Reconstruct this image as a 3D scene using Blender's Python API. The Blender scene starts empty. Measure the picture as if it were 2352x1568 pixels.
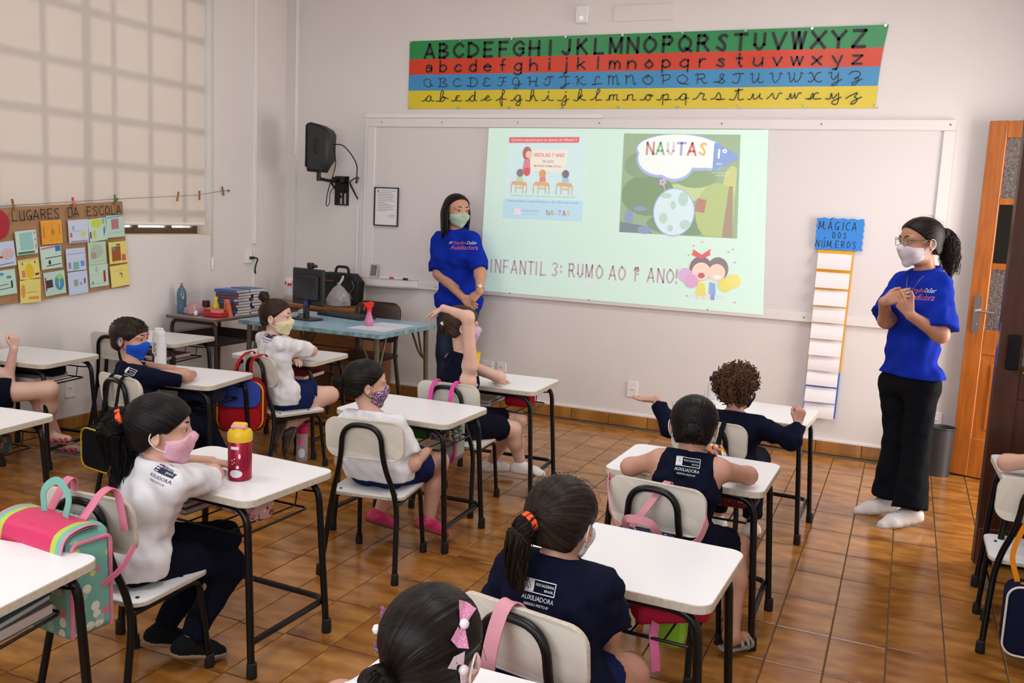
import bpy, math, random
import numpy as np
from mathutils import Vector, Matrix
from mathutils.bvhtree import BVHTree

scene = bpy.context.scene
COL = scene.collection
random.seed(7)

# ---------------------------------------------------------------- camera
cam_d = bpy.data.cameras.new('camera'); cam = bpy.data.objects.new('camera', cam_d); COL.objects.link(cam)
right = Vector((0.916351, 0.397657, 0.046578)); up = Vector((-0.097083, 0.107824, 0.989418)); fwd = Vector((-0.388427, 0.911177, -0.137411))
m = Matrix(((right.x, up.x, -fwd.x, 0.7168), (right.y, up.y, -fwd.y, -6.5529), (right.z, up.z, -fwd.z, 1.5353), (0, 0, 0, 1)))
cam.matrix_world = m
cam_d.sensor_width = 36.0; cam_d.lens = 2100 / 2352 * 36.0; cam_d.clip_start = 0.05; cam_d.clip_end = 60
scene.camera = cam
# ---------------------------------------------------------------- world, sun, lamps, exposure
scene.view_settings.view_transform = 'Standard'; scene.view_settings.look = 'None'
scene.view_settings.exposure = 0.0; scene.view_settings.gamma = 1.0; scene.view_settings.use_curve_mapping = False
w = bpy.data.worlds.new('world'); scene.world = w; w.use_nodes = True
w.node_tree.nodes['Background'].inputs[0].default_value = (0.86, 0.93, 1.0, 1)
w.node_tree.nodes['Background'].inputs[1].default_value = 1.6

def area(name, loc, rot, sx, sy, power, color=(1, 1, 1)):
    l = bpy.data.lights.new(name, 'AREA'); l.shape = 'RECTANGLE'; l.size = sx; l.size_y = sy; l.energy = power; l.color = color
    o = bpy.data.objects.new(name, l); COL.objects.link(o); o.location = loc; o.rotation_euler = rot; return o
sun_d = bpy.data.lights.new('sun', 'SUN'); sun_d.energy = 7.0; sun_d.angle = math.radians(11); sun_d.color = (1.0, 0.95, 0.90)
sun = bpy.data.objects.new('sun', sun_d); COL.objects.link(sun)
sun.rotation_euler = Vector((1.0, 0.10, -0.42)).to_track_quat('-Z', 'Y').to_euler()
# tube lamps of the classroom ceiling and the daylight of the open doorway
for i, (x, y, e) in enumerate(((-2.6, -1.9, 13), (0.2, -1.9, 24), (-2.6, -4.6, 18), (0.2, -4.6, 30))):
    area('ceiling_tube_light', (x, y, 3.42), (0, 0, 0), 1.25, 0.35, e, (1.0, 0.985, 0.985))
area('doorway_daylight', (2.55, -1.0, 1.35), (0, math.radians(90), 0), 2.2, 1.3, 88, (1.0, 0.86, 0.77))
area('added_rear_light', (-0.6, -7.35, 1.9), (math.radians(90), 0, 0), 3.6, 1.6, 72, (0.95, 0.97, 1.0))  # added area lamp, stands in for assumed unseen windows behind the camera

# ---------------------------------------------------------------- helpers: colour and materials
def lin(c):
    if isinstance(c, str):
        c = tuple(int(c[i:i + 2], 16) / 255 for i in (0, 2, 4))
    return tuple((v / 12.92 if v <= 0.04045 else ((v + 0.055) / 1.055) ** 2.4) for v in c)
MATS = {}
def mat(name, col, rough=0.5, metal=0.0, var=0.0, scale=20.0, bump=0.0, bscale=200.0, spec=0.5, trans=0.0, emit=None, estr=0.0, rnd=0.0, stretch=None, coat=0.0, alpha=1.0, sheen=0.0):
    if name in MATS: return MATS[name]
    M = bpy.data.materials.new(name); M.use_nodes = True; MATS[name] = M
    nt = M.node_tree; b = nt.nodes['Principled BSDF']; c = lin(col)
    b.inputs['Base Color'].default_value = (*c, 1); b.inputs['Roughness'].default_value = rough; b.inputs['Metallic'].default_value = metal
    b.inputs['Specular IOR Level'].default_value = spec; b.inputs['Transmission Weight'].default_value = trans; b.inputs['Coat Weight'].default_value = coat
    b.inputs['Alpha'].default_value = alpha
    if sheen: b.inputs['Sheen Weight'].default_value = sheen
    if emit: b.inputs['Emission Color'].default_value = (*lin(emit), 1); b.inputs['Emission Strength'].default_value = estr
    if var or bump or rnd:
        tc = nt.nodes.new('ShaderNodeTexCoord'); mp = nt.nodes.new('ShaderNodeMapping'); nt.links.new(tc.outputs['Object'], mp.inputs[0])
        if stretch: mp.inputs['Scale'].default_value = stretch
    if var or rnd:
        n = nt.nodes.new('ShaderNodeTexNoise'); n.inputs['Scale'].default_value = scale; n.inputs['Detail'].default_value = 5
        nt.links.new(mp.outputs[0], n.inputs['Vector'])
        mr = nt.nodes.new('ShaderNodeMapRange'); mr.inputs['From Min'].default_value = 0.3; mr.inputs['From Max'].default_value = 0.7
        mr.inputs['To Min'].default_value = 1 - var; mr.inputs['To Max'].default_value = 1 + var
        nt.links.new(n.outputs['Fac'], mr.inputs['Value'])
        hs = nt.nodes.new('ShaderNodeHueSaturation'); hs.inputs['Color'].default_value = (*c, 1)
        if rnd:
            oi = nt.nodes.new('ShaderNodeObjectInfo'); ma = nt.nodes.new('ShaderNodeMath'); ma.operation = 'MULTIPLY_ADD'
            ma.inputs[1].default_value = 2 * rnd; ma.inputs[2].default_value = -rnd
            nt.links.new(oi.outputs['Random'], ma.inputs[0]); ad = nt.nodes.new('ShaderNodeMath'); ad.operation = 'ADD'
            nt.links.new(ma.outputs[0], ad.inputs[0]); nt.links.new(mr.outputs[0], ad.inputs[1]); nt.links.new(ad.outputs[0], hs.inputs['Value'])
        else: nt.links.new(mr.outputs[0], hs.inputs['Value'])
        nt.links.new(hs.outputs[0], b.inputs['Base Color'])
    if bump:
        n2 = nt.nodes.new('ShaderNodeTexNoise'); n2.inputs['Scale'].default_value = bscale; n2.inputs['Detail'].default_value = 3
        nt.links.new(mp.outputs[0], n2.inputs['Vector'])
        bp = nt.nodes.new('ShaderNodeBump'); bp.inputs['Strength'].default_value = bump; bp.inputs['Distance'].default_value = 0.01
        nt.links.new(n2.outputs['Fac'], bp.inputs['Height']); nt.links.new(bp.outputs[0], b.inputs['Normal'])
    return M
def glassy(name, col, rough=0.05, alpha=0.35):
    if name in MATS: return MATS[name]
    M = bpy.data.materials.new(name); M.use_nodes = True; MATS[name] = M; nt = M.node_tree
    b = nt.nodes['Principled BSDF']; b.inputs['Base Color'].default_value = (*lin(col), 1); b.inputs['Roughness'].default_value = rough
    b.inputs['Alpha'].default_value = alpha; return M
def pattern(name, base, cols, scale=60, thr=0.42, rough=0.7, rnd=0.9):
    """cloth print: scattered spots of several colours on a ground colour"""
    if name in MATS: return MATS[name]
    M = bpy.data.materials.new(name); M.use_nodes = True; MATS[name] = M; nt = M.node_tree; b = nt.nodes['Principled BSDF']
    b.inputs['Roughness'].default_value = rough
    tc = nt.nodes.new('ShaderNodeTexCoord'); v = nt.nodes.new('ShaderNodeTexVoronoi'); v.inputs['Scale'].default_value = scale; v.inputs['Randomness'].default_value = rnd
    nt.links.new(tc.outputs['Object'], v.inputs['Vector'])
    sp = nt.nodes.new('ShaderNodeSeparateColor'); nt.links.new(v.outputs['Color'], sp.inputs[0])
    cr = nt.nodes.new('ShaderNodeValToRGB'); cr.color_ramp.interpolation = 'CONSTANT'; e = cr.color_ramp.elements
    while len(e) < len(cols): e.new(0.5)
    for i, c in enumerate(cols): e[i].position = i / len(cols); e[i].color = (*lin(c), 1)
    nt.links.new(sp.outputs[0], cr.inputs[0])
    lt = nt.nodes.new('ShaderNodeMath'); lt.operation = 'LESS_THAN'; lt.inputs[1].default_value = thr; nt.links.new(v.outputs['Distance'], lt.inputs[0])
    mx = nt.nodes.new('ShaderNodeMix'); mx.data_type = 'RGBA'; mx.inputs[6].default_value = (*lin(base), 1)
    nt.links.new(lt.outputs[0], mx.inputs[0]); nt.links.new(cr.outputs[0], mx.inputs[7]); nt.links.new(mx.outputs[2], b.inputs['Base Color'])
    return M

# ---------------------------------------------------------------- helpers: meshes
def unit(v): v = np.asarray(v, float); return v / (np.linalg.norm(v) + 1e-12)
def fillet(pts, r, n=5):
    pts = [np.asarray(p, float) for p in pts]; out = [pts[0]]
    for i in range(1, len(pts) - 1):
        a, b, c = pts[i - 1], pts[i], pts[i + 1]; u, v = unit(a - b), unit(c - b)
        d = min(r, 0.49 * np.linalg.norm(a - b), 0.49 * np.linalg.norm(c - b)); p0, p1 = b + u * d, b + v * d
        for k in range(n + 1):
            t = k / n; out.append((1 - t) ** 2 * p0 + 2 * t * (1 - t) * b + t * t * p1)
    out.append(pts[-1]); return out
def spline(pts, n=6, closed=False):
    P = [np.asarray(p, float) for p in pts]
    if len(P) < 3: return P
    Q = [P[-1]] + P + [P[0], P[1]] if closed else [2 * P[0] - P[1]] + P + [2 * P[-1] - P[-2]]
    out = []
    for i in range(1, len(Q) - 2):
        a, b, c, d = Q[i - 1:i + 3]
        for k in range(n):
            t = k / n; out.append(0.5 * (2 * b + (c - a) * t + (2 * a - 5 * b + 4 * c - d) * t * t + (3 * b - a - 3 * c + d) * t ** 3))
    if not closed: out.append(P[-1])
    return out
class MB:
    def __init__(s): s.v = []; s.f = []; s.m = []; s.n = 0
    def add(s, v, f, mi=0):
        s.v.extend([tuple(map(float, p)) for p in v]); s.f.extend([tuple(int(i) + s.n for i in q) for q in f])
        s.m.extend([mi] * len(f)) if not isinstance(mi, (list, tuple)) else s.m.extend(mi)
        s.n += len(v); return s
    def box(s, c, d, mi=0, rot=None, bev=0.0):
        c = np.asarray(c, float); hx, hy, hz = [q / 2 for q in d]
        if bev > 0:
            b = min(bev, hx * .9, hy * .9, hz * .9); V = []; 
            for sx in (-1, 1):
                for sy in (-1, 1):
                    for sz in (-1, 1):
                        V += [(sx * hx, sy * (hy - b), sz * (hz - b)), (sx * (hx - b), sy * hy, sz * (hz - b)), (sx * (hx - b), sy * (hy - b), sz * hz)]
            def I(sx, sy, sz, k): return (((sx > 0) * 4 + (sy > 0) * 2 + (sz > 0)) * 3 + k)
            F = []
            for sg in (-1, 1):
                F.append([I(sg, a, b_, 0) for a, b_ in ((-1, -1), (1, -1), (1, 1), (-1, 1))][::sg])
                F.append([I(a, sg, b_, 1) for a, b_ in ((-1, -1), (-1, 1), (1, 1), (1, -1))][::sg])
                F.append([I(a, b_, sg, 2) for a, b_ in ((-1, -1), (1, -1), (1, 1), (-1, 1))][::sg])
            for a in (-1, 1):
                for b_ in (-1, 1):
                    q = [I(-1, a, b_, 1), I(1, a, b_, 1), I(1, a, b_, 2), I(-1, a, b_, 2)]; F.append(q if a * b_ > 0 else q[::-1])
                    q = [I(a, -1, b_, 0), I(a, 1, b_, 0), I(a, 1, b_, 2), I(a, -1, b_, 2)]; F.append(q[::-1] if a * b_ > 0 else q)
                    q = [I(a, b_, -1, 0), I(a, b_, 1, 0), I(a, b_, 1, 1), I(a, b_, -1, 1)]; F.append(q if a * b_ > 0 else q[::-1])
                    for c_ in (-1, 1):
                        t = [I(a, b_, c_, 0), I(a, b_, c_, 1), I(a, b_, c_, 2)]; F.append(t if a * b_ * c_ > 0 else t[::-1])
        else:
            V = [(x, y, z) for x in (-hx, hx) for y in (-hy, hy) for z in (-hz, hz)]
            F = [(0, 1, 3, 2), (4, 6, 7, 5), (0, 4, 5, 1), (2, 3, 7, 6), (0, 2, 6, 4), (1, 5, 7, 3)]
        V = np.array(V)
        if rot is not None: V = V @ np.asarray(rot).T
        return s.add(V + c, F, mi)
    def prism(s, poly, d0, d1, axis='z', mi=0, mtop=None, bev=0.0):
        """extrude a 2-D outline (counter-clockwise) between two heights; axis z: (x,y), y: (x,z), x: (y,z)"""
        P = np.asarray(poly, float); n = len(P)
        rings = [(P, d0), (P, d1)]
        if bev > 0:
            c = P.mean(0); nx = np.roll(P, -1, 0) - np.roll(P, 1, 0); nrm = np.stack([nx[:, 1], -nx[:, 0]], 1); nrm /= np.linalg.norm(nrm, axis=1)[:, None] + 1e-9
            Q = P - nrm * bev; sg = 1 if d1 > d0 else -1
            rings = [(Q, d0), (P, d0 + sg * bev), (P, d1 - sg * bev), (Q, d1)]
        V = []
        for q, d in rings:
            for x, y in q: V.append({'z': (x, y, d), 'y': (x, d, y), 'x': (d, x, y)}[axis])
        k = len(rings); F = []; Mi = []
        for r in range(k - 1):
            for i in range(n): j = (i + 1) % n; F.append((r * n + i, r * n + j, (r + 1) * n + j, (r + 1) * n + i)); Mi.append(mi)
        F.append(tuple(range(n))[::-1]); Mi.append(mi); F.append(tuple((k - 1) * n + i for i in range(n))); Mi.append(mi if mtop is None else mtop)
        flip = (axis == 'y') ^ (d1 < d0)
        if flip: F = [q[::-1] for q in F]
        return s.add(V, F, Mi)
    def tube(s, pts, r, n=8, mi=0, caps=True, closed=False, flat=None):
        P = np.array(pts, float); k = len(P)
        if closed: T = np.roll(P, -1, 0) - np.roll(P, 1, 0)
        else:
            T = np.zeros_like(P); T[1:-1] = P[2:] - P[:-2]; T[0] = P[1] - P[0]; T[-1] = P[-1] - P[-2]
        T /= np.linalg.norm(T, axis=1)[:, None] + 1e-12
        a = np.array([0, 0, 1.]) if abs(T[0][2]) < .9 else np.array([1., 0, 0]); N = unit(np.cross(T[0], a)); V = []
        rr = np.broadcast_to(np.asarray(r, float), (k,))
        for i in range(k):
            N = unit(N - T[i] * (N @ T[i])); B = np.cross(T[i], N)
            for j in range(n):
                t = 2 * math.pi * j / n; V.append(P[i] + rr[i] * (math.cos(t) * N * (flat or 1) + math.sin(t) * B))
        F = []
        for i in range(k if closed else k - 1):
            for j in range(n):
                i2 = (i + 1) % k; F.append((i * n + j, i * n + (j + 1) % n, i2 * n + (j + 1) % n, i2 * n + j))
        if caps and not closed: F.append(tuple(range(n))[::-1]); F.append(tuple((k - 1) * n + j for j in range(n)))
        return s.add(V, F, mi)
    def ribbon(s, pts, width, nrm, th=0.002, mi=0):
        """strap: flat band along a path, width across, nrm = outward normal per point or one"""
        P = np.array(pts, float); k = len(P); T = np.zeros_like(P); T[1:-1] = P[2:] - P[:-2]; T[0] = P[1] - P[0]; T[-1] = P[-1] - P[-2]
        Nn = np.broadcast_to(np.asarray(nrm, float), P.shape); V = []
        for i in range(k):
            t = unit(T[i]); n_ = unit(Nn[i] - t * (Nn[i] @ t)); b = np.cross(t, n_) * width / 2
            V += [P[i] - b - n_ * th / 2, P[i] + b - n_ * th / 2, P[i] + b + n_ * th / 2, P[i] - b + n_ * th / 2]
        F = []
        for i in range(k - 1):
            for j in range(4): F.append((i * 4 + j, i * 4 + (j + 1) % 4, i * 4 + 4 + (j + 1) % 4, i * 4 + 4 + j))
        F.append((3, 2, 1, 0)); F.append(tuple((k - 1) * 4 + j for j in range(4)))
        return s.add(V, F, mi)
    def lathe(s, prof, n=20, c=(0, 0, 0), mi=0, rot=None):
        V = []; F = []; k = len(prof); Mi = []
        for r, z in prof:
            for j in range(n): t = 2 * math.pi * j / n; V.append((r * math.cos(t), r * math.sin(t), z))
        ms = mi if isinstance(mi, (list, tuple)) else [mi] * (k - 1)
        for i in range(k - 1):
            for j in range(n): F.append((i * n + j, i * n + (j + 1) % n, i * n + n + (j + 1) % n, i * n + n + j)); Mi.append(ms[i])
        F.append(tuple(range(n))[::-1]); Mi.append(ms[0]); F.append(tuple((k - 1) * n + j for j in range(n))); Mi.append(ms[-1])
        V = np.array(V)
        if rot is not None: V = V @ np.asarray(rot).T
        return s.add(V + np.asarray(c, float), F, Mi)
    def ball(s, c, r, n=12, mi=0, rot=None):
        r = np.broadcast_to(np.asarray(r, float), (3,)); V = []; F = []; h = n // 2
        for i in range(h + 1):
            a = math.pi * (0.02 + 0.96 * i / h)
            for j in range(n): t = 2 * math.pi * j / n; V.append((r[0] * math.sin(a) * math.cos(t), r[1] * math.sin(a) * math.sin(t), -r[2] * math.cos(a)))
        for i in range(h):
            for j in range(n): F.append((i * n + j, i * n + (j + 1) % n, i * n + n + (j + 1) % n, i * n + n + j))
        F.append(tuple(range(n))[::-1]); F.append(tuple(h * n + j for j in range(n)))
        V = np.array(V)
        if rot is not None: V = V @ np.asarray(rot).T
        return s.add(V + np.asarray(c, float), F, mi)
    def xform(s, fn):
        s.v = [tuple(fn(np.array(p))) for p in s.v]; return s
    def build(s, name, mats, parent=None, smooth=False, loc=None, rotz=None, angle=None):
        me = bpy.data.meshes.new(name); me.from_pydata(s.v, [], s.f)
        for M in (mats if isinstance(mats, (list, tuple)) else [mats]): me.materials.append(M)
        if len(me.materials) > 1: me.polygons.foreach_set('material_index', s.m)
        if smooth:
            me.polygons.foreach_set('use_smooth', [True] * len(me.polygons))
            if smooth != 'all': me.set_sharp_from_angle(angle=math.radians(angle or 40))
        me.update(); o = bpy.data.objects.new(name, me); COL.objects.link(o)
        if parent is not None: o.parent = parent
        if loc is not None: o.location = loc
        if rotz is not None: o.rotation_euler = (0, 0, rotz)
        return o
def tag(o, label, cat, group=None):
    o['label'] = label; o['category'] = cat
    if group: o['group'] = group
    return o
def thing(name, label, cat, loc=(0, 0, 0), rotz=0.0, group=None):
    o = bpy.data.objects.new(name, None); COL.objects.link(o); o.location = loc; o.rotation_euler = (0, 0, rotz); o.empty_display_size = 0.1
    return tag(o, label, cat, group)
def struct(o): o['kind'] = 'structure'; return o
def copy_tree(o, parent=None):
    c = o.copy(); COL.objects.link(c); c.parent = parent
    for ch in list(o.children): copy_tree(ch, c)
    return c
def rrect(w, h, r, n=5, cx=0, cy=0):
    out = []
    for (sx, sy, a0) in ((1, 1, 0), (-1, 1, 90), (-1, -1, 180), (1, -1, 270)):
        for k in range(n + 1):
            a = math.radians(a0 + 90 * k / n); out.append((cx + sx * (w / 2 - r) + r * math.cos(a), cy + sy * (h / 2 - r) + r * math.sin(a)))
    return out
_tc = {}
def text_geo(txt, size=1.0, bold=0.0, shear=0.0, align='LEFT', spacing=1.0):
    key = (txt, bold, shear, align, spacing)
    if key not in _tc:
        cu = bpy.data.curves.new('t', 'FONT'); cu.body = txt; cu.size = 1.0; cu.offset = bold; cu.shear = shear; cu.align_x = align; cu.space_character = spacing; cu.resolution_u = 3
        o = bpy.data.objects.new('t', cu); COL.objects.link(o); bpy.context.view_layer.update()
        me = bpy.data.meshes.new_from_object(o.evaluated_get(bpy.context.evaluated_depsgraph_get()))
        V = np.array([v.co[:] for v in me.vertices]) if len(me.vertices) else np.zeros((0, 3)); F = [tuple(p.vertices) for p in me.polygons]
        bpy.data.objects.remove(o); bpy.data.curves.remove(cu); bpy.data.meshes.remove(me); _tc[key] = (V, F)
    V, F = _tc[key]; return V * size, F
def stroke_geo(strokes, w):
    """flat pen strokes in a plane: each stroke a polyline of 2-D points -> ribbons"""
    V = []; F = []
    for st in strokes:
        P = np.array(st, float); k = len(P)
        if k < 2: continue
        T = np.zeros_like(P); T[1:-1] = P[2:] - P[:-2]; T[0] = P[1] - P[0]; T[-1] = P[-1] - P[-2]; T /= np.linalg.norm(T, axis=1)[:, None] + 1e-9
        P = P.copy(); P[0] -= T[0] * w * .4; P[-1] += T[-1] * w * .4; b = len(V)
        for i in range(k):
            n_ = np.array([-T[i][1], T[i][0]]) * w / 2; V += [(*(P[i] + n_), 0), (*(P[i] - n_), 0)]
        for i in range(k - 1): F.append((b + 2 * i, b + 2 * i + 1, b + 2 * i + 3, b + 2 * i + 2))
    return np.array(V), F
# ================================================================ the room
XL, XR, YR, ZC = -4.24, 1.77, -7.5, 3.55
wallm = mat('wall_paint', 'ded8d5', 0.55, var=0.015, scale=3, bump=0.05, bscale=60)
whitep = mat('white_plastic', 'e6e2e0', 0.35)
def slab(name, lo, hi, M, kind=True, parent=None, bev=0.0):
    lo, hi = np.array(lo, float), np.array(hi, float); o = MB().box((lo + hi) / 2, hi - lo, bev=bev).build(name, M, parent)
    return struct(o) if kind and parent is None else o
def walls(name, boxes, M):
    b = MB()
    for lo, hi in boxes: lo, hi = np.array(lo, float), np.array(hi, float); b.box((lo + hi) / 2, hi - lo)
    return struct(b.build(name, M))
walls('wall_back', [((XL - .3, 0, -.05), (XR + .3, .2, ZC)), ((XL, -.035, 0), (-4.14, 0, ZC))], wallm)
WY0, WY1, WZ0, WZ1 = -5.2, -.93, 1.27, 3.3
walls('wall_left', [((XL - .3, YR, -.05), (XL, .2, WZ0)), ((XL - .3, YR, WZ1), (XL, .2, ZC)), ((XL - .3, YR, WZ0), (XL, WY0, WZ1)), ((XL - .3, WY1, WZ0), (XL, .2, WZ1))], wallm)
DY0, DY1, DZ = -1.68, -.30, 2.27
walls('wall_right', [((XR, YR, -.05), (XR + .2, DY0, ZC)), ((XR, DY1, -.05), (XR + .2, .2, ZC)), ((XR, DY0, DZ), (XR + .2, DY1, ZC))], wallm)
walls('wall_rear', [((XL - .3, YR - .2, -.05), (XR + .3, YR, 1.1)), ((XL - .3, YR - .2, 2.8), (XR + .3, YR, ZC)), ((XL - .3, YR - .2, 1.1), (-2.5, YR, 2.8)), ((1.3, YR - .2, 1.1), (XR + .3, YR, 2.8))], wallm)
slab('ceiling', (XL - .3, YR - .2, ZC), (XR + .3, .2, ZC + .1), mat('ceiling_paint', 'e4dfdc', 0.7))

# ---- floor of 20 x 32 cm glazed tiles
def tile_mat():
    M = bpy.data.materials.new('floor_tile'); M.use_nodes = True; nt = M.node_tree; b = nt.nodes['Principled BSDF']; L = nt.links.new
    g = nt.nodes.new('ShaderNodeNewGeometry'); oi = nt.nodes.new('ShaderNodeObjectInfo'); tc = nt.nodes.new('ShaderNodeTexCoord')
    cmb = nt.nodes.new('ShaderNodeCombineXYZ'); mu = nt.nodes.new('ShaderNodeMath'); mu.operation = 'MULTIPLY'; mu.inputs[1].default_value = 37.0
    L(oi.outputs['Random'], mu.inputs[0]); L(mu.outputs[0], cmb.inputs[0]); L(mu.outputs[0], cmb.inputs[1])
    ad = nt.nodes.new('ShaderNodeVectorMath'); ad.operation = 'ADD'; L(g.outputs['Position'], ad.inputs[0]); L(cmb.outputs[0], ad.inputs[1])
    mp = nt.nodes.new('ShaderNodeMapping'); mp.inputs['Scale'].default_value = (3.6, 8.5, 1); L(ad.outputs[0], mp.inputs[0])
    n = nt.nodes.new('ShaderNodeTexNoise'); n.inputs['Scale'].default_value = 1.5; n.inputs['Detail'].default_value = 2.5; L(mp.outputs[0], n.inputs['Vector'])
    # the glaze of every tile runs darker towards its long ends
    sx = nt.nodes.new('ShaderNodeSeparateXYZ'); L(g.outputs['Position'], sx.inputs[0])
    def mth(op, a, b=0.0, c=None):
        q = nt.nodes.new('ShaderNodeMath'); q.operation = op
        for k, v in enumerate((a, b, c)):
            if v is None: continue
            if isinstance(v, (int, float)): q.inputs[k].default_value = v
            else: L(v, q.inputs[k])
        return q.outputs[0]
    fy = mth('FRACT', mth('MULTIPLY_ADD', sx.outputs[1], 1 / .3231, 1.3978 / .3231)); ed = mth('POWER', mth('MULTIPLY', mth('ABSOLUTE', mth('SUBTRACT', fy, .5)), 2.0), 5.0)
    fac = mth('SUBTRACT', n.outputs['Fac'], mth('MULTIPLY', ed, .16))
    cr = nt.nodes.new('ShaderNodeValToRGB'); e = cr.color_ramp.elements
    e[0].position = .18; e[0].color = (*lin('6a3d15'), 1); e[1].position = .80; e[1].color = (*lin('bb8646'), 1); k = e.new(.47); k.color = (*lin('97632a'), 1)
    L(fac, cr.inputs[0])
    hs = nt.nodes.new('ShaderNodeHueSaturation'); mr = nt.nodes.new('ShaderNodeMapRange'); mr.inputs['To Min'].default_value = .92; mr.inputs['To Max'].default_value = 1.07
    L(oi.outputs['Random'], mr.inputs['Value']); L(mr.outputs[0], hs.inputs['Value']); L(cr.outputs[0], hs.inputs['Color']); L(hs.outputs[0], b.inputs['Base Color'])
    b.inputs['Roughness'].default_value = .20; b.inputs['Specular IOR Level'].default_value = .55
    n2 = nt.nodes.new('ShaderNodeTexNoise'); n2.inputs['Scale'].default_value = 14; L(g.outputs['Position'], n2.inputs['Vector'])
    bp = nt.nodes.new('ShaderNodeBump'); bp.inputs['Strength'].default_value = .05; bp.inputs['Distance'].default_value = .01; L(n2.outputs['Fac'], bp.inputs['Height']); L(bp.outputs[0], b.inputs['Normal'])
    return M
tileM = tile_mat()
floor = struct(MB().box(((XL + XR) / 2 + .4, YR / 2, -.03), (XR - XL + 1.4, -YR + .4, .052)).build('floor', mat('grout', '5e4a36', .8, var=.15, scale=40)))
TX, TY, GX, GY = .2, .3231, .1831, -1.3978
base = MB().box((0, 0, -.004), (TX - .005, TY - .005, .009), bev=.0015)
tiles = []
Rw = np.array([right, up, fwd]); C0 = np.array([.7168, -6.5529, 1.5353])
def project(P):
    d = Rw @ (np.asarray(P) - C0)
    return None if d[2] < .2 else (1176 + 2100 * d[0] / d[2], 784 - 2100 * d[1] / d[2])
rs = random.Random(3)
for i in range(int((XL - GX) / TX) - 1, int((XR + .3 - GX) / TX) + 1):
    off = rs.uniform(-.009, .009)
    for j in range(-19, 6):
        x, y = GX + (i + .5) * TX, GY + (j + .5) * TY + off
        if x - TX / 2 < XL - .05 or y < YR + .1 or y + TY / 2 > .16: continue
        q = project((x, y, 0)); vis = q is not None and -60 < q[0] < 2412 and 780 < q[1] < 1640
        tiles.append((x, y, math.hypot(x - C0[0], y - C0[1]) if vis else 99))
tiles.sort(key=lambda t: t[2])
t0 = None; rest = MB()
for k, (x, y, d) in enumerate(tiles):
    yl = min(TY - .005, 2 * (-.002 - y)) if y + TY / 2 > 0 else None
    if k < 300 and yl is None:
        if t0 is None: t0 = base.build('tile', tileM, floor); o = t0
        else: o = t0.copy(); COL.objects.link(o)
        o.location = (x, y, 0)
    elif yl is None: rest.add(np.array(base.v) + (x, y, 0), base.f)
    elif y - TY / 2 < -.01: y0 = y - TY / 2 + .0025; rest.box((x, (y0 - .002) / 2, -.004), (TX - .005, -.002 - y0, .009), bev=.0015)
ro = rest.build('tile', tileM, floor); ro['kind'] = 'stuff'
# ---- tiled skirting with a thin white strip on top
def skirting(name, n, fn, rot):
    root = struct(MB().box(*fn('base')).build(name, MATS['grout'])); b = MB().box((0, 0, .0425), (.296, .012, .083), bev=.002); t = None
    for k in range(n):
        o = b.build('tile', tileM, root) if t is None else t.copy()
        if t is None: t = o
        else: COL.objects.link(o)
        o.location = fn(k); o.rotation_euler = (0, 0, rot)
skirting('baseboard_back', 17, lambda k: (((XL + .9) / 2, -.004, .042), (abs(XL) + .9, .006, .084)) if k == 'base' else (-1.549 + .15 + .3 * (k - 9), -.012, 0), 0)
skirting('baseboard_left', 24, lambda k: ((XL + .004, YR / 2, .042), (.006, -YR, .084)) if k == 'base' else (XL + .012, -.2 - .3 * k, 0), math.pi / 2)
struct(MB().box(((XL + .92) / 2, -.006, .094), (abs(XL) + .9, .012, .018), bev=.002).build('trim_1', whitep))

# ---- window with bars, frosted panes and a roller blind
wf = mat('window_bar', '5a4636', .6)
win = bpy.data.objects.new('window_1', None); COL.objects.link(win); struct(win); win.location = (XL - .17, (WY0 + WY1) / 2, WZ0)
def wl(x, y, z): return (x - win.location.x, y - win.location.y, z - win.location.z)
ys = [-5.15, -4.75, -4.42, -4.09, -3.76, -3.43, -3.10, -2.76, -2.417, -2.093, -1.872, -1.553, -1.224, -.955]; zs = [1.295, 1.49, 1.80, 2.10, 2.415, 2.76, 3.05, 3.27]
for y in ys: MB().box(wl(XL - .17, y, (WZ0 + WZ1) / 2), (.035, .07 if y == -2.093 else .042, WZ1 - WZ0)).build('vertical_bar', wf, win)
for z in zs: MB().box(wl(XL - .17, (WY0 + WY1) / 2, z), (.03, WY1 - WY0, .042)).build('horizontal_bar', wf, win)
pane = None; gl = glassy('frosted_pane', 'f4efe2', .4, .3)
for a, b_ in zip(ys[:-1], ys[1:]):
    for c, d in zip(zs[:-1], zs[1:]):
        MB().box(wl(XL - .172, (a + b_) / 2, (c + d) / 2), (.004, b_ - a - .02, d - c - .02)).build('pane', gl, win)
MB().box(wl(XL - .13, (WY0 + WY1) / 2, WZ0 - .004), (.24, WY1 - WY0, .016), bev=.003).build('window_sill', mat('sill_stone', 'cfae7c', .5, var=.2, scale=12), win)
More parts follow.
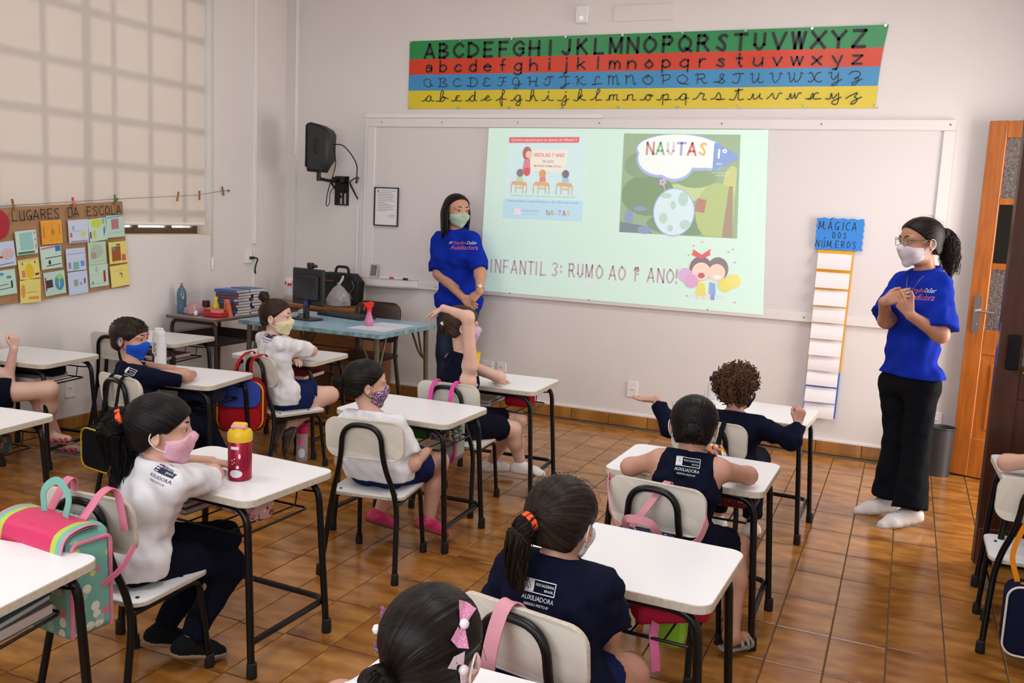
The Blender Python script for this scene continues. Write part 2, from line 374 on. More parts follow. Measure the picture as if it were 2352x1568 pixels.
def blind_mat():
    M = bpy.data.materials.new('blind_fabric'); M.use_nodes = True; nt = M.node_tree; nt.nodes.remove(nt.nodes['Principled BSDF'])
    d = nt.nodes.new('ShaderNodeBsdfDiffuse'); t = nt.nodes.new('ShaderNodeBsdfTranslucent'); mx = nt.nodes.new('ShaderNodeMixShader'); mx.inputs[0].default_value = .42
    d.inputs[0].default_value = (*lin('dad4d0'), 1); t.inputs[0].default_value = (*lin('e6dcd2'), 1)
    nt.links.new(d.outputs[0], mx.inputs[1]); nt.links.new(t.outputs[0], mx.inputs[2]); nt.links.new(mx.outputs[0], nt.nodes['Material Output'].inputs[0])
    n = nt.nodes.new('ShaderNodeTexNoise'); n.inputs['Scale'].default_value = 120; tc = nt.nodes.new('ShaderNodeTexCoord'); nt.links.new(tc.outputs['Object'], n.inputs['Vector'])
    bp = nt.nodes.new('ShaderNodeBump'); bp.inputs['Strength'].default_value = .08; nt.links.new(n.outputs['Fac'], bp.inputs['Height']); nt.links.new(bp.outputs[0], d.inputs['Normal'])
    return M
bl = thing('roller_blind', 'pale translucent roller blind covering the tall window on the left wall', 'blind', (XL - .02, -1.0, WZ0))
MB().box((0, (WY0 + .05 + 1.0) / 2, (.085 + WZ1 - WZ0 - .07) / 2), (.0012, -(WY0 + .05) - 1.0, WZ1 - WZ0 - .07 - .085)).build('blind_fabric', blind_mat(), bl)
MB().tube([(0, WY0 + .05 + 1.0, .08), (0, 0, .08)], .011, 8).build('bottom_bar', whitep, bl, smooth=True)
MB().tube([(0, WY0 + .05 + 1.0, WZ1 - WZ0 - .04), (0, 0.02, WZ1 - WZ0 - .04)], .022, 10).build('roller', whitep, bl, smooth=True)
ch = MB()
for dy in (.045, .065): ch.tube([(.024, dy, WZ1 - WZ0 - .05), (.026, dy, .2), (.028, .055 + (dy - .055) * .5, -.17)], .0022, 5)
ch.build('pull_chain', mat('chain_cream', 'cbbfa5', .5), bl); MB().lathe([(.004, -.27), (.009, -.265), (.009, -.185), (.005, -.17)], 10, (.03, .055, 0)).build('chain_weight', whitep, bl, smooth=True)

# ---- doors: both leaves stand open into the room
wood_o = mat('door_wood_lit', 'b4651f', .38, var=.22, scale=5, stretch=(9, 9, .9), bump=.05, bscale=30, coat=.2)  # door wood with the doorway light put into its colour
wood_d = mat('door_wood_shaded', '472110', .42, var=.25, scale=5, stretch=(9, 9, .9), coat=.15)  # shaded copy: shadow on the leaf's near face put into the colour
chrome = mat('chrome', 'c9c9cc', .18, 1.0); glass_d = mat('ribbed_glass', '6b625c', .16, var=.5, scale=60, bump=.7, bscale=90, spec=.8); glass_k = mat('dark_pane', '14120f', .08, spec=.7)
def leaf(n, loc, rz, M, label_pane):
    d = bpy.data.objects.new('door_%d' % n, None); COL.objects.link(d); struct(d); d.location = loc; d.rotation_euler = (0, 0, rz)
    W, H, T = .70, 2.235, .038; st = .105
    for x in (st / 2, W - st / 2): MB().box((x, 0, H / 2 + .008), (st, T, H), bev=.003).build('stile', M, d)
    zr = [(.008, .26), (.80, .955), (1.335, 1.375), (1.735, 1.775), (2.14, H + .006)]
    for a, b in zr: MB().box((W / 2, 0, (a + b) / 2), (W - 2 * st, T - .004, b - a), bev=.003).build('rail', M, d)
    MB().box((W / 2, 0, .53), (W - 2 * st, T * .45, .54)).build('panel', M, d)
    for s in (-1, 1): MB().box((W / 2, s * .009, .53), (W - 2 * st - .12, .016, .42), bev=.006).build('raised_panel', M, d)
    for (a, b, g) in ((.955, 1.335, glass_d), (1.375, 1.735, glass_k if n == 1 else glass_d), (1.775, 2.14, glass_d)):
        MB().box((W / 2, 0, (a + b) / 2), (W - 2 * st, .006, b - a)).build('pane', g, d)
    if n == 2:
        MB().box((0, 0, 1.05), (.004, .022, .2)).build('lock_plate', chrome, d); return d
    h = MB(); 
    for s in (-1, 1):
        h.prism(rrect(.042, .24, .02, 5, .055, 1.05), s * T / 2, s * (T / 2 + .008), 'y'); h.tube(fillet([(.055, s * T / 2, 1.075), (.055, s * (T / 2 + .05), 1.075), (.17, s * (T / 2 + .05), 1.07)], .02), .009, 8)
    hd = h.build('door_handle', chrome, d, smooth=True)
    MB().tube([(.055, -T / 2 - .012, .985), (.055, -T / 2, .985)], .009, 8).build('lock_cylinder', chrome, hd, smooth=True)
    MB().box((0, 0, 1.05), (.004, .022, .2)).build('lock_plate', chrome, d)
    return d
d1 = leaf(1, (1.102, -.075, 0), math.atan2(-.24, .68), wood_o, '')
d2 = leaf(2, (1.132, -1.84, 0), math.atan2(.16, .644), wood_d, '')
MB().box((.35, -.03, .10), (.69, .018, .17), bev=.004).build('kick_board', wood_d, d2)
MB().box((.06, -.03, 1.02), (.05, .022, .16), bev=.004).build('rim_lock', mat('black_metal', '17171a', .4, .6), d2)
MB().tube([(.10, -.045, .93), (.15, -.045, .93)], .006, 8).build('bolt', mat('brass', 'b98a3c', .3, .9), d2, smooth=True)
fr = MB()
fr.box((XR + .05, DY0 - .03, DZ / 2), (.16, .06, DZ)); fr.box((XR + .05, DY1 + .03, DZ / 2), (.16, .06, DZ)); fr.box((XR + .05, (DY0 + DY1) / 2, DZ + .03), (.16, DY1 - DY0 + .12, .06))
struct(fr.build('trim_2', wood_d))
w2 = struct(MB().box((-.6, YR - .1, 1.12), (3.8, .06, .04)).box((-.6, YR - .1, 2.78), (3.8, .06, .04)).build('added_rear_window', wf))  # unseen window, added to the rear wall to house the area lamp
for k in range(7): MB().box((-2.48 + k * .627, YR - .1, 1.95), (.04, .06, 1.66)).build('vertical_bar', wf, w2)
# ================================================================ lettering helpers
def on_plane(mb, V, F, o, ux, uy, mi=0):
    V = np.asarray(V, float)
    if len(V) == 0: return
    o, ux, uy = np.array(o, float), np.array(ux, float), np.array(uy, float)
    mb.add(o + V[:, :1] * ux + V[:, 1:2] * uy, F, mi)
def put_text(mb, txt, o, ux, uy, h, width=None, bold=0.0, align='LEFT', mi=0, shear=0.0, spacing=1.0):
    """h = cap height; width = squeeze to this width"""
    V, F = text_geo(txt, h / .729, bold, shear, align, spacing); V = V.copy()
    if width and len(V):
        s = width / (V[:, 0].max() - V[:, 0].min()); V[:, 0] *= s
    on_plane(mb, V, F, o, ux, uy, mi)
def grid_strokes(code, sx=1.0, sy=1.0):
    out = []
    for st in code.split(','):
        sm = not st.startswith('!'); st = st.lstrip('!')
        P = [(int(t[0], 16) * sx, int(t[1], 16) * sy) for t in st.split()]
        if sm and len(P) > 2: out.append(spline(P, 4))
        else: out += [[np.array(a, float), np.array(b, float)] for a, b in zip(P[:-1], P[1:])]
    return out
BLOCK = {'L': '!1a 10 60', 'U': '1a 12 20 50 62,!6a 60', 'G': '69 4a 17 13 30 51 64,!44 64 60', 'A': '!00 3a 60,!13 53', 'R': '!10 1a,1a 4a 68 45 15,!35 60', 'E': '!6a 1a 10 60,!15 55',
         'S': '69 4a 18 36 53 50 20 11', 'D': '!10 1a,1a 5a 65 50 10', 'C': '69 4a 17 13 30 61', 'O': '3a 17 13 30 63 67 3a', 'M': '03 00 1a,1a 42 7a,7a 72 90 a1', 'I': '!3a 30', 'N': '01 00 1a,!1a 60,6a 63 60', 'Á': '!00 3a 60,!13 53,!3c 5f', 'Ú': '1a 12 20 50 62,!6a 60,!4c 6f'}
CURS_U = ['a9 5b 28 44 93 98 a4 c4', '3b 33,1b 7b 99 57 a5 93 13', 'a9 7b 38 35 63 b4', '4b 43,2b 8b b7 83 23,04 33', 'a9 7b 49 67 35 63 b4', '2a 4b ab,7b 64 33 14,57 97', '99 6b 38 44 95 98 91 50 62 c5', '1a 3b 33,ab 93 b3,37 97', '28 5b ab,7b 64 33 15', '1a 4b ab,7b 72 40 31 b5',
          '1a 3b 33,9b 47 93 b4', '99 7b 58 54 23 43 84 b4', '1a 2b 23,29 5b 63,69 9b a3 c4', '1a 2b 23,29 7b 93 b4', '6b 28 44 83 b7 8a 6b,58 7b', '33 3b 1a,3b 8b 98 56 36', '6b 28 44 83 b7 8a 6b,44 c2', '33 3b 1a,3b 8b 98 57 36,67 93 b4', '04 55 8a 6b 58 95 73 34', '1a 4b ab,7b 64 33 14',
          '1a 3b 35 53 87,8b 84 a3 c4', '1a 3b 45 63 97 9b ba', '1a 2b 35 43 67 6b,66 83 b7 bb da', '1a 3b 65 93 b4,ab 7a 55 23 14', '1a 3b 37 55 89,8b 82 50 41 b5', '19 3b 8b 98 55 86 83 50 42 b5']
CURS_L = ['04 24 57,98 68 45 54 84 98 95 b4 c4', '04 44 7b 5c 44 74 97 67 c6', '04 34 67,88 58 45 64 a4', '04 24 57,98 68 45 54 84 9c 95 b4', '04 35 87 68 45 64 a5', '04 46 8b 6c 60 51 45 a5', '04 24 57,98 68 45 54 84 98 91 60 62 b5', '04 44 7b 5c 44,46 78 94 b4', '04 34 68 65 84 b4,6a 6b', '04 44 78 71 40 42 a5,7a 7b',
          '04 44 7b 5c 44,45 88 66 56 94 b4', '04 35 8b 6c 54 74 a4', '04 24 38 34,37 68 64,67 98 94 b4', '04 34 48 44,47 88 84 b4', '04 34 57,78 57 54 84 98 77 b7', '04 34 58 50,57 98 94 64 c4', '04 24 57,98 68 45 54 84 98 90,85 b5', '04 35 69 78 98 84 b4', '04 35 69 84 44 54 b4', '04 44 7c 74 b4,4a ab',
          '04 24 48 45 64 97,98 95 b4', '04 26 48 55 74 98 b8', '04 24 38 44 67,68 74 98 b8', '04 34 58 64 94 b4,98 78 44 24', '04 34 48 54 87,98 91 60 52 b5', '04 36 88 65 84 71 40 52 b5']
SANS = dict(zip('ABCDEFGHIJKLMNOPQRSTUVWXYZ', ('!00 4a 80,!23 63', '!10 1a,!1a 4a,4a 78 45,!45 15,45 83 50,!50 10', '88 5a 17 13 50 82', '!10 1a,!1a 3a,3a 87 83 30,!30 10', '!7a 1a 10 70,!15 65', '!7a 1a 10,!15 65', '88 5a 17 13 50 82,!55 85 82', '!10 1a,!80 8a,!15 85', '!4a 40', '!6a 63,63 40 12', '!10 1a,!7a 14,!36 80', '!1a 10 70',
        '!00 0a 41 8a 80', '!10 1a 80 8a', '4a 17 13 40 83 87 4a', '!10 1a,!1a 5a,5a 78 55,!55 15', '4a 17 13 40 83 87 4a,!52 90', '!10 1a,!1a 5a,5a 78 55,!55 15,!45 80', '79 5a 28 46 63 50 12', '!0a 8a,!4a 40', '!1a 13,13 40 73,!73 7a', '!0a 40 8a', '!0a 20 4a 60 8a', '!0a 80,!00 8a', '!0a 45 8a,!45 40', '!1a 8a 10 80')))
SANS.update(dict(zip('abcdefghijklmnopqrstuvwxyz', ('17 38 67 63,66 26 14 33 65', '!1b 13,17 48 76 43 14', '77 48 15 43 74', '!7b 73,77 48 15 43 74', '!16 76,76 48 15 43 74', '6b 4a 43,!27 67', '77 48 15 43 74,!78 71,71 40 11', '!1b 13,16 48 76 73', '!48 43,!4a 4b', '!48 41,41 20,!4a 4b', '!1b 13,!68 15,!36 73', '!4b 43', '!08 03,06 28 46 43,46 68 86 83',
        '!18 13,16 48 76 73', '48 15 43 75 48', '!18 10,17 48 75 43 14', '!78 70,77 48 15 43 74', '!28 23,26 48 68', '67 48 27 46 64 43 14', '!4b 45,45 53 63,!28 68', '18 14 43 75,!78 73', '!18 43 78', '!08 23 48 63 88', '!18 73,!13 78', '!18 44,!78 40 20', '!18 78 13 73'))))
SANS.update({'3': '19 4a 78 45 73 40 11', '1': '!28 4a 40', ':': '!43 44,!47 48', '!': '!4a 44,!40 41', 'º': '3a 28 37 48 3a,!25 45', '#': '!20 4a,!50 7a,!03 83,!17 97'})
SADV = {'I': .5, '1': .62, ':': .42, '!': .45, ' ': .5, 'M': 1.12, 'º': .55, 'L': .88, 'T': .95}
UX, UZ = (1, 0, 0), (0, 0, 1)
# ================================================================ board wall
YB = -.026
boardm = mat('board_enamel', 'd9d2d1', .32, spec=.5); framem = mat('board_frame', 'e0dad8', .4)
wb = thing('whiteboard', 'wide white enamel board in a pale frame across the classroom wall', 'whiteboard', (-1.25, 0, .9))
def W(x, y, z): return (x + 1.25, y, z - .9)
def wbox(b, x0, x1, y0, y1, z0, z1, mi=0, bev=0.0): return b.box(W((x0 + x1) / 2, (y0 + y1) / 2, (z0 + z1) / 2), (x1 - x0, y1 - y0, z1 - z0), mi, bev=bev)
for x0, x1 in ((-3.37, -2.17), (-2.168, -.87), (-.868, .85)): wbox(MB(), x0, x1, -.018, -.002, .955, 2.2).build('panel', boardm, wb)
for nm, a in (('frame_top', (-3.43, .912, -.03, -.001, 2.19, 2.258)), ('frame_bottom', (-3.43, .912, -.03, -.001, .9, .962)), ('frame_side', (.845, .912, -.03, -.001, .963, 2.189)), ('frame_side', (-3.43, -3.36, -.03, -.001, .963, 2.189))):
    wbox(MB(), *a, bev=.003).build(nm, framem, wb)
scr = MB().ball((0, 0, 0), (.006, .004, .006), 8); so = None
for x in (-3.3, -2.75, -2.1, -1.45, -.56, .1, .88):
    for z in (2.226, .93):
        o = scr.build('screw', mat('screw_steel', '8e8a88', .35, .8), wb, smooth=True) if so is None else so.copy()
        if so is None: so = o
        else: COL.objects.link(o)
        o.location = W(x, -.031, z)
tr = MB(); pl = [W(-3.415, 0, 0)[:2]] + [W(-3.415 + .49 * (k / 12), -.031 - .105 * math.sin(math.pi * min(1, .28 + .72 * k / 12)) ** .8, 0)[:2] for k in range(13)] + [W(-2.925, 0, 0)[:2]]
tr.prism(pl, .0, .012); tr.prism(pl, .062, .068)
for a, b in zip(pl[:-1], pl[1:]):
    if abs(a[1]) + abs(b[1]) > .02: tr.add([(a[0], a[1], 0), (b[0], b[1], 0), (b[0], b[1], .068), (a[0], a[1], .068)], [(0, 1, 2, 3)])
tr.build('marker_tray', framem, wb)
tag(MB().box((0, 0, .055), (.075, .006, .11), bev=.002, rot=Matrix.Rotation(-.2, 3, 'X')).box((0, -.004, .055), (.055, .002, .085), 1, rot=Matrix.Rotation(-.2, 3, 'X')).build('card_holder', [mat('card_grey', 'b9b4b2', .4), mat('card_photo', '6f6a6c', .5, var=.5, scale=60)], loc=(-3.32, -.06, .97)), 'small grey card leaning in the corner of the board tray', 'card')
for i, (x, c, l) in enumerate(((-3.18, 'c04a52', 'red capped marker pen lying on the board tray'), (-3.05, '1c1c20', 'black capped marker pen lying on the board tray'))):
    mk = thing('marker_pen', l, 'marker', (x, -.085, .977)); MB().tube([(-.06, 0, 0), (.025, 0, 0)], .0075, 8).build('barrel', whitep, mk, smooth=True); MB().tube([(.025, 0, 0), (.065, 0, 0)], .0085, 8).build('cap', mat('cap_' + c, c, .4), mk, smooth=True)
cc = thing('cable_channel', 'white plastic cable channel running along the left and top of the board', 'cable channel', (-3.447, 0, .7))
MB().box((0, -.011, .78), (.03, .02, 1.56), bev=.002).build('channel', whitep, cc); MB().box((.997, -.011, 1.577), (2.03, .02, .032), bev=.002).build('channel', whitep, cc); MB().box((-.073, -.009, .2), (.022, .016, 1.28), bev=.002).build('channel', whitep, cc)

# ---- projected slide: thin glowing sheets stand in for the projector's light
def pj(c, k=.20): return mat('slide_' + c, c, .6, emit=c, estr=k)
sl = thing('projected_slide', 'bright mint green projected slide glowing on the whiteboard', 'projection', (-1.25, -.032, .9))
def S(mb, poly, M, dy): mb.prism([(x + 1.25, z - .9) for x, z in poly], -dy, -dy - .0006, 'y')
_lay = [0]
def slp(name, poly, c, lay, parent=sl, k=.20):
    b = MB(); _lay[0] += 1; lay = lay + (_lay[0] % 40) * .02
    if sum(x0 * y1 - x1 * y0 for (x0, y0), (x1, y1) in zip(poly, poly[1:] + poly[:1])) < 0: poly = poly[::-1]
    b.prism([(x + 1.25, z - .9) for x, z in poly], -lay * .0006, -lay * .0006 - .0004, 'y'); return b.build(name, pj(c, k), parent)
def ell(cx, cz, rx, rz, n=20, a0=0, a1=360): return [(cx + rx * math.cos(math.radians(a0 + (a1 - a0) * k / n)), cz + rz * math.sin(math.radians(a0 + (a1 - a0) * k / n))) for k in range(n if a1 - a0 == 360 else n + 1)]
def rc(x0, x1, z0, z1): return [(x0, z0), (x1, z0), (x1, z1), (x0, z1)]
def sltext(name, txt, x, z, h, c, lay, width=None, bold=.0, align='LEFT', parent=sl, rot=0, k=.20):
    b = MB(); cr, sr = math.cos(rot), math.sin(rot); put_text(b, txt, (x + 1.25, -lay * .0006 - .0001, z - .9), (cr, 0, sr), (-sr, 0, cr), h, width, bold, align); return b.build(name, pj(c, k), parent)
slp('slide_ground', [(-2.365, .93), (-.172, .924), (-.24, 2.186), (-2.34, 2.186)], 'd2efe2', 1)
p1_ = slp('invitation_card', [(-2.19, 1.505), (-1.54, 1.508), (-1.54, 2.152), (-2.168, 2.147)], 'd2eef0', 2)
slp('blue_base', [(-2.19, 1.505), (-1.54, 1.508), (-1.54, 1.66), (-2.186, 1.66)], 'bfe2f4', 3, p1_)
slp('heading_bar', [(-2.165, 2.075), (-1.60, 2.083), (-1.598, 2.125), (-2.163, 2.118)], 'e0737a', 3, p1_)
sltext('heading', 'Convite especial para os alunos do Infantil 3', -2.145, 2.088, .022, 'f5e6e4', 4, .525, parent=p1_, rot=.013)
slp('notice_sheet', [(-1.985, 1.865), (-1.70, 1.868), (-1.685, 2.03), (-1.965, 2.025)], 'f0ece0', 3, p1_)
sltext('notice', 'VISITA AO 1º ANO', -1.955, 1.975, .028, 'd5636c', 4, .245, .012, parent=p1_, rot=.01)
sltext('notice', 'DIA 22/10', -1.885, 1.933, .020, 'a08a8e', 4, .09, .01, parent=p1_)
sltext('notice', 'EM HORÁRIO NORMAL DE AULA', -1.95, 1.9, .016, 'a08a8e', 4, .22, .01, parent=p1_)
# generic classroom clip art
for nm, poly, c in (('hair', ell(-2.01, 2.0, .037, .05), 'b86f76'), ('face', ell(-1.995, 1.99, .026, .028), 'eecbb8'), ('dress', [(-2.045, 1.87), (-1.975, 1.875), (-1.985, 1.955), (-2.03, 1.955)], 'd98fa0'), ('skirt', ell(-2.005, 1.862, .028, .032), 'd9646a')): slp(nm, poly, c, 5, p1_)
for cx, hc, tc_ in ((-2.06, '8f8088', 'b8dcb8'), (-1.875, 'dca77c', 'e38e8a'), (-1.69, '867a86', 'a8cfe8')):
    slp('table', [(cx - .075, 1.763), (cx + .065, 1.757), (cx + .05, 1.785), (cx - .055, 1.79)], 'ddb48a', 6, p1_)
    for dx in (-.068, -.03, .03, .058): slp('table_leg', rc(cx + dx - .003, cx + dx + .003, 1.70, 1.762), 'cfa98a', 6, p1_)
    slp('shirt', [(cx - .025, 1.79), (cx + .03, 1.79), (cx + .022, 1.83), (cx - .018, 1.83)], tc_, 7, p1_); slp('hair', ell(cx, 1.852, .028, .03), hc, 8, p1_); slp('stool', rc(cx - .03, cx + .03, 1.735, 1.748), 'e2bc96', 6, p1_)
sltext('note', 'Embarque conosco nas aventuras do Fundamental I', -2.13, 1.672, .021, 'a8dca8', 4, .53, .008, parent=p1_, rot=.006)
sltext('note', 'Vamos conhecer o material Nautas e o dia a dia na sala de aula', -2.155, 1.632, .018, '93a9d8', 4, .575, .008, parent=p1_, rot=.006)
def nautas(x, z, h, lay, parent, dx):
    for i, (ch_, c) in enumerate(zip('NAUTAS', ('c9a0a0', '9fc9a0', 'd8d3d6', 'a9a9dc', 'cf8a8a', 'e3c47e'))): (lambda b: (on_plane(b, *stroke_geo(grid_strokes(SANS[ch_], h * .085, h * .1), h * .2), (x + i * dx + 1.25, -lay * .0006 - .0006, z - .9), UX, UZ), b.build('letter', pj(c), parent)))(MB())
slp('emblem', rc(-2.095, -2.045, 1.535, 1.585), 'efe3e6', 4, p1_); sltext('emblem_mark', 'S', -2.083, 1.547, .028, 'd77f88', 5, bold=.02, parent=p1_)
sltext('lettering', 'AUXILIADORA', -2.035, 1.56, .018, '9dafcf', 4, .14, parent=p1_); sltext('lettering', 'RIBEIRÃO PRETO', -2.02, 1.54, .008, '9dafcf', 4, .1, parent=p1_)
nautas(-1.83, 1.545, .034, 4, p1_, .033)
cv = slp('book_cover', [(-1.249, 1.444), (-.392, 1.441), (-.425, 2.152), (-1.257, 2.154)], '9fb89a', 2)
for poly, c in ((ell(-1.05, 1.72, .2, .15), '86a07f'), (ell(-.72, 1.87, .16, .09), '93ad88'), (ell(-.55, 1.62, .15, .2), 'b6c88e'), (ell(-1.12, 1.93, .12, .09), '90a98a'), (ell(-.8, 1.52, .25, .08), '83a184'), (ell(-.46, 1.80, .06, .14), 'c6cf92'), (ell(-.75, 1.75, .22, .06), 'c2d6a0')): slp('foliage', [(min(max(x, -1.245), -.43), min(max(z, 1.446), 2.14)) for x, z in poly], c, 3, cv)
slp('tree_trunk', [(-.50, 1.446), (-.425, 1.446), (-.45, 1.80), (-.475, 1.80)], 'a99a86', 4, cv); slp('dark_ground', [(-1.245, 1.446), (-1.0, 1.446), (-1.06, 1.50), (-1.245, 1.52)], '7f9097', 4, cv)  # trunk, and grey-blue ground in the cover's lower left corner
for cx, cz, rx, rz in ((-.86, 2.05, .29, .10), (-.98, 1.985, .16, .12), (-.70, 2.02, .17, .10), (-.87, 1.95, .13, .11), (-.62, 2.0, .11, .08)):
    slp('cloud_edge', [(x, min(z, 2.148)) for x, z in ell(cx, cz - .006, rx + .014, rz + .014, 26)], 'a9bfe8', 5, cv); slp('cloud', [(x, min(z, 2.15)) for x, z in ell(cx, cz, rx, rz, 26)], 'eef8f6', 6, cv)
nautas(-1.085, 2.01, .08, 7, cv, .076)
slp('triangle_badge', [(-.60, 1.90), (-.60, 2.09), (-.585, 2.10), (-.43, 2.01), (-.43, 1.985)], '8ea9dc', 7, cv); sltext('badge_text', '1º', -.585, 1.99, .065, 'f2f8fa', 8, bold=.02, parent=cv); sltext('badge_text', 'ano', -.575, 1.945, .02, 'e6f2fa', 8, parent=cv)
sltext('small_print', 'ENSINO FUNDAMENTAL', -.605, 1.885, .009, 'e8f0e6', 5, .13, parent=cv); sltext('small_print', 'ANOS INICIAIS', -.58, 1.868, .009, 'e8f0e6', 5, .09, parent=cv)
slp('globe_edge', ell(-.853, 1.605, .152, .172, 30), 'a9bbe8', 5, cv); slp('globe', ell(-.853, 1.605, .144, .164, 30), 'd6eaf0', 6, cv)
for a in ((-.915, 1.72, .04, .02), (-.79, 1.70, .035, .05), (-.925, 1.56, .03, .04), (-.765, 1.52, .04, .035), (-.87, 1.49, .02, .025), (-.86, 1.655, .02, .03)): slp('land', ell(*a), 'b9d8cc', 7, cv)
slp('flower_stem', [(-.93, 1.757), (-.922, 1.757), (-.938, 1.80), (-.946, 1.80)], 'b7c6b8', 6, cv)
for k in range(5): slp('petal', ell(-.948 + .017 * math.cos(k * 1.257), 1.815 + .017 * math.sin(k * 1.257), .012, .012, 10), 'cdb6dc', 7, cv)
slp('mug', [(-.70, 1.62), (-.635, 1.61), (-.625, 1.70), (-.69, 1.71)], 'b98a84', 7, cv)
for a in ((-1.18, 1.56, .03, .05), (-1.10, 1.62, .05, .018), (-1.06, 1.47, .05, .03)): slp('rock', ell(*a), '93a2c6', 5, cv)
tt = 'INFANTIL 3: RUMO AO 1º ANO!'; xs_ = -2.272; k_ = 1.5 / sum(SADV.get(c, 1) for c in tt)
for c in tt:
    if c != ' ':
        b = MB(); V, F = stroke_geo(grid_strokes(SANS[c], k_ * .087, .0096), .0125); on_plane(b, V, F, (xs_ + 1.25 + (-.3 * k_ if SADV.get(c, 1) < .6 else 0), -.0016, 1.083 + (xs_ + 2.28) * .0115 - .9), UX, UZ); b.build('letter', pj('bfa9b4'), sl)
    xs_ += k_ * SADV.get(c, 1)
# two generic cheering children with pompoms
kd = slp('cheer_picture', ell(-.565, 1.025, .12, .015), 'd2e4e2', 3)
for poly, c, l in ((ell(-.51, 1.22, .075, .085), '8f8388', 4), (ell(-.63, 1.215, .082, .088), '8a7a80', 5), (ell(-.625, 1.195, .066, .066), 'f0d6c6', 6), (ell(-.515, 1.195, .06, .062), 'eed3c2', 5.5), ([(-.70, 1.31), (-.63, 1.285), (-.63, 1.315), (-.69, 1.35)], 'dd6f72', 7), ([(-.63, 1.285), (-.57, 1.315), (-.575, 1.355), (-.63, 1.315)], 'dd6f72', 7),
                  ([(-.655, 1.03), (-.575, 1.025), (-.595, 1.115), (-.64, 1.12)], 'e6d873', 6), ([(-.56, 1.04), (-.51, 1.035), (-.52, 1.12), (-.56, 1.125)], '98aedb', 5), (ell(-.622, 1.168, .025, .02), 'c9686e', 8), (ell(-.508, 1.165, .028, .014), 'f6f4ee', 7), ([(-.645, 1.0), (-.635, 1.03), (-.625, 1.03), (-.62, 1.0)], 'f0d6c6', 6), ([(-.595, .995), (-.6, 1.03), (-.585, 1.03), (-.575, .995)], 'f0d6c6', 6), ([(-.545, 1.0), (-.545, 1.04), (-.52, 1.04), (-.515, 1.0)], '8f9fd6', 5)): slp('figure_shape', poly, c, l, kd)
for cx, cz, c in ((-.735, 1.165, 'd9b3dd'), (-.69, 1.125, 'dda9cf'), (-.445, 1.115, 'e3dc7a'), (-.39, 1.145, 'e6e08a')):
    slp('pompom', [(cx + (.047 + .006 * (k % 2)) * math.cos(k * math.pi / 14), cz + (.047 + .006 * (k % 2)) * math.sin(k * math.pi / 14)) for k in range(28)], c, 9, kd)
for x, z, c in ((-.70, 1.37, 'd9a6d2'), (-.64, 1.40, 'e0bb8c'), (-.58, 1.345, 'e0a68c'), (-.45, 1.34, 'd3a6dd'), (-.42, 1.36, 'd3a6dd'), (-.73, 1.30, 'e0bb8c'), (-.40, 1.27, 'd3a6dd'), (-.72, 1.01, 'd3a6dd'), (-.38, .99, 'd3a6dd')): slp('confetti', rc(x, x + .014, z, z + .012), c, 4, kd)

# ---- alphabet banner
bn = thing('alphabet_banner', 'long four-striped vinyl alphabet banner above the whiteboard', 'banner', (-1.32, 0, 2.33))
for z0, z1, c, nm in ((2.333, 2.474, 'd8c22c', 'yellow_stripe'), (2.474, 2.597, '3a8cc0', 'blue_stripe'), (2.597, 2.717, 'd03a18', 'red_stripe'), (2.717, 2.857, '1f8a48', 'green_stripe')):
    b = MB(); N = 36; nz = 3; V = []; F = []
    for i in range(N + 1):
        for j in range(nz + 1):
            z = z0 + (z1 - z0) * j / nz; xr = .425 + .03 * ((z - 2.45) / .4) ** 2 * (1 if z > 2.45 else .5); x = -3.076 + (xr + 3.076) * i / N
            V.append((x + 1.32, -.006 - .004 * math.sin(i * .9) * math.sin((z - 2.33) * 6), z - 2.33))
    for i in range(N):
        for j in range(nz): a = i * (nz + 1) + j; F.append((a, a + nz + 1, a + nz + 2, a + 1))
    b.add(V, F); b.build(nm, mat('vinyl_' + nm, c, .35), bn, smooth=True)
ink = mat('ink_black', '15161a', .5)
cent = [-2.893 + i * (3.178 / 25) for i in range(26)]
for i, x in enumerate(cent):
    for nm, cd, z, sx, sy, wd, y0 in (('capital_letter', SANS[chr(65 + i)], 2.724, .0104, .0102, .019, 0), ('small_letter', SANS[chr(97 + i)], 2.616, .0095, .0104, .0118, 3), ('cursive_capital', CURS_U[i], 2.503, .0084, .0078, .0052, 3), ('cursive_small_letter', CURS_L[i], 2.394, .0088, .0092, .0062, 4)):
        b = MB(); V, F = stroke_geo(grid_strokes(cd, sx, sy), wd); V[:, 0] -= (V[:, 0].max() + V[:, 0].min()) / 2; V[:, 1] -= y0 * sy
        on_plane(b, V, F, (x + 1.32, -.0115, z - 2.33), UX, UZ); b.build(nm, ink, bn)
gr = MB().lathe([(.003, 0), (.003, .004), (.009, .004), (.010, 0)], 10, rot=Matrix.Rotation(math.pi / 2, 3, 'X')); go = None
for x, z in [(-3.06 + k * .435, 2.848) for k in range(8)] + [(.437, 2.85), (.43, 2.343)] + [(-3.06 + k * .435, 2.342) for k in range(8)]:
    o = gr.build('grommet', chrome, bn, smooth=True) if go is None else go.copy()
    if go is None: go = o
    else: COL.objects.link(o)
    o.location = (x + 1.32, -.012, z - 2.33)

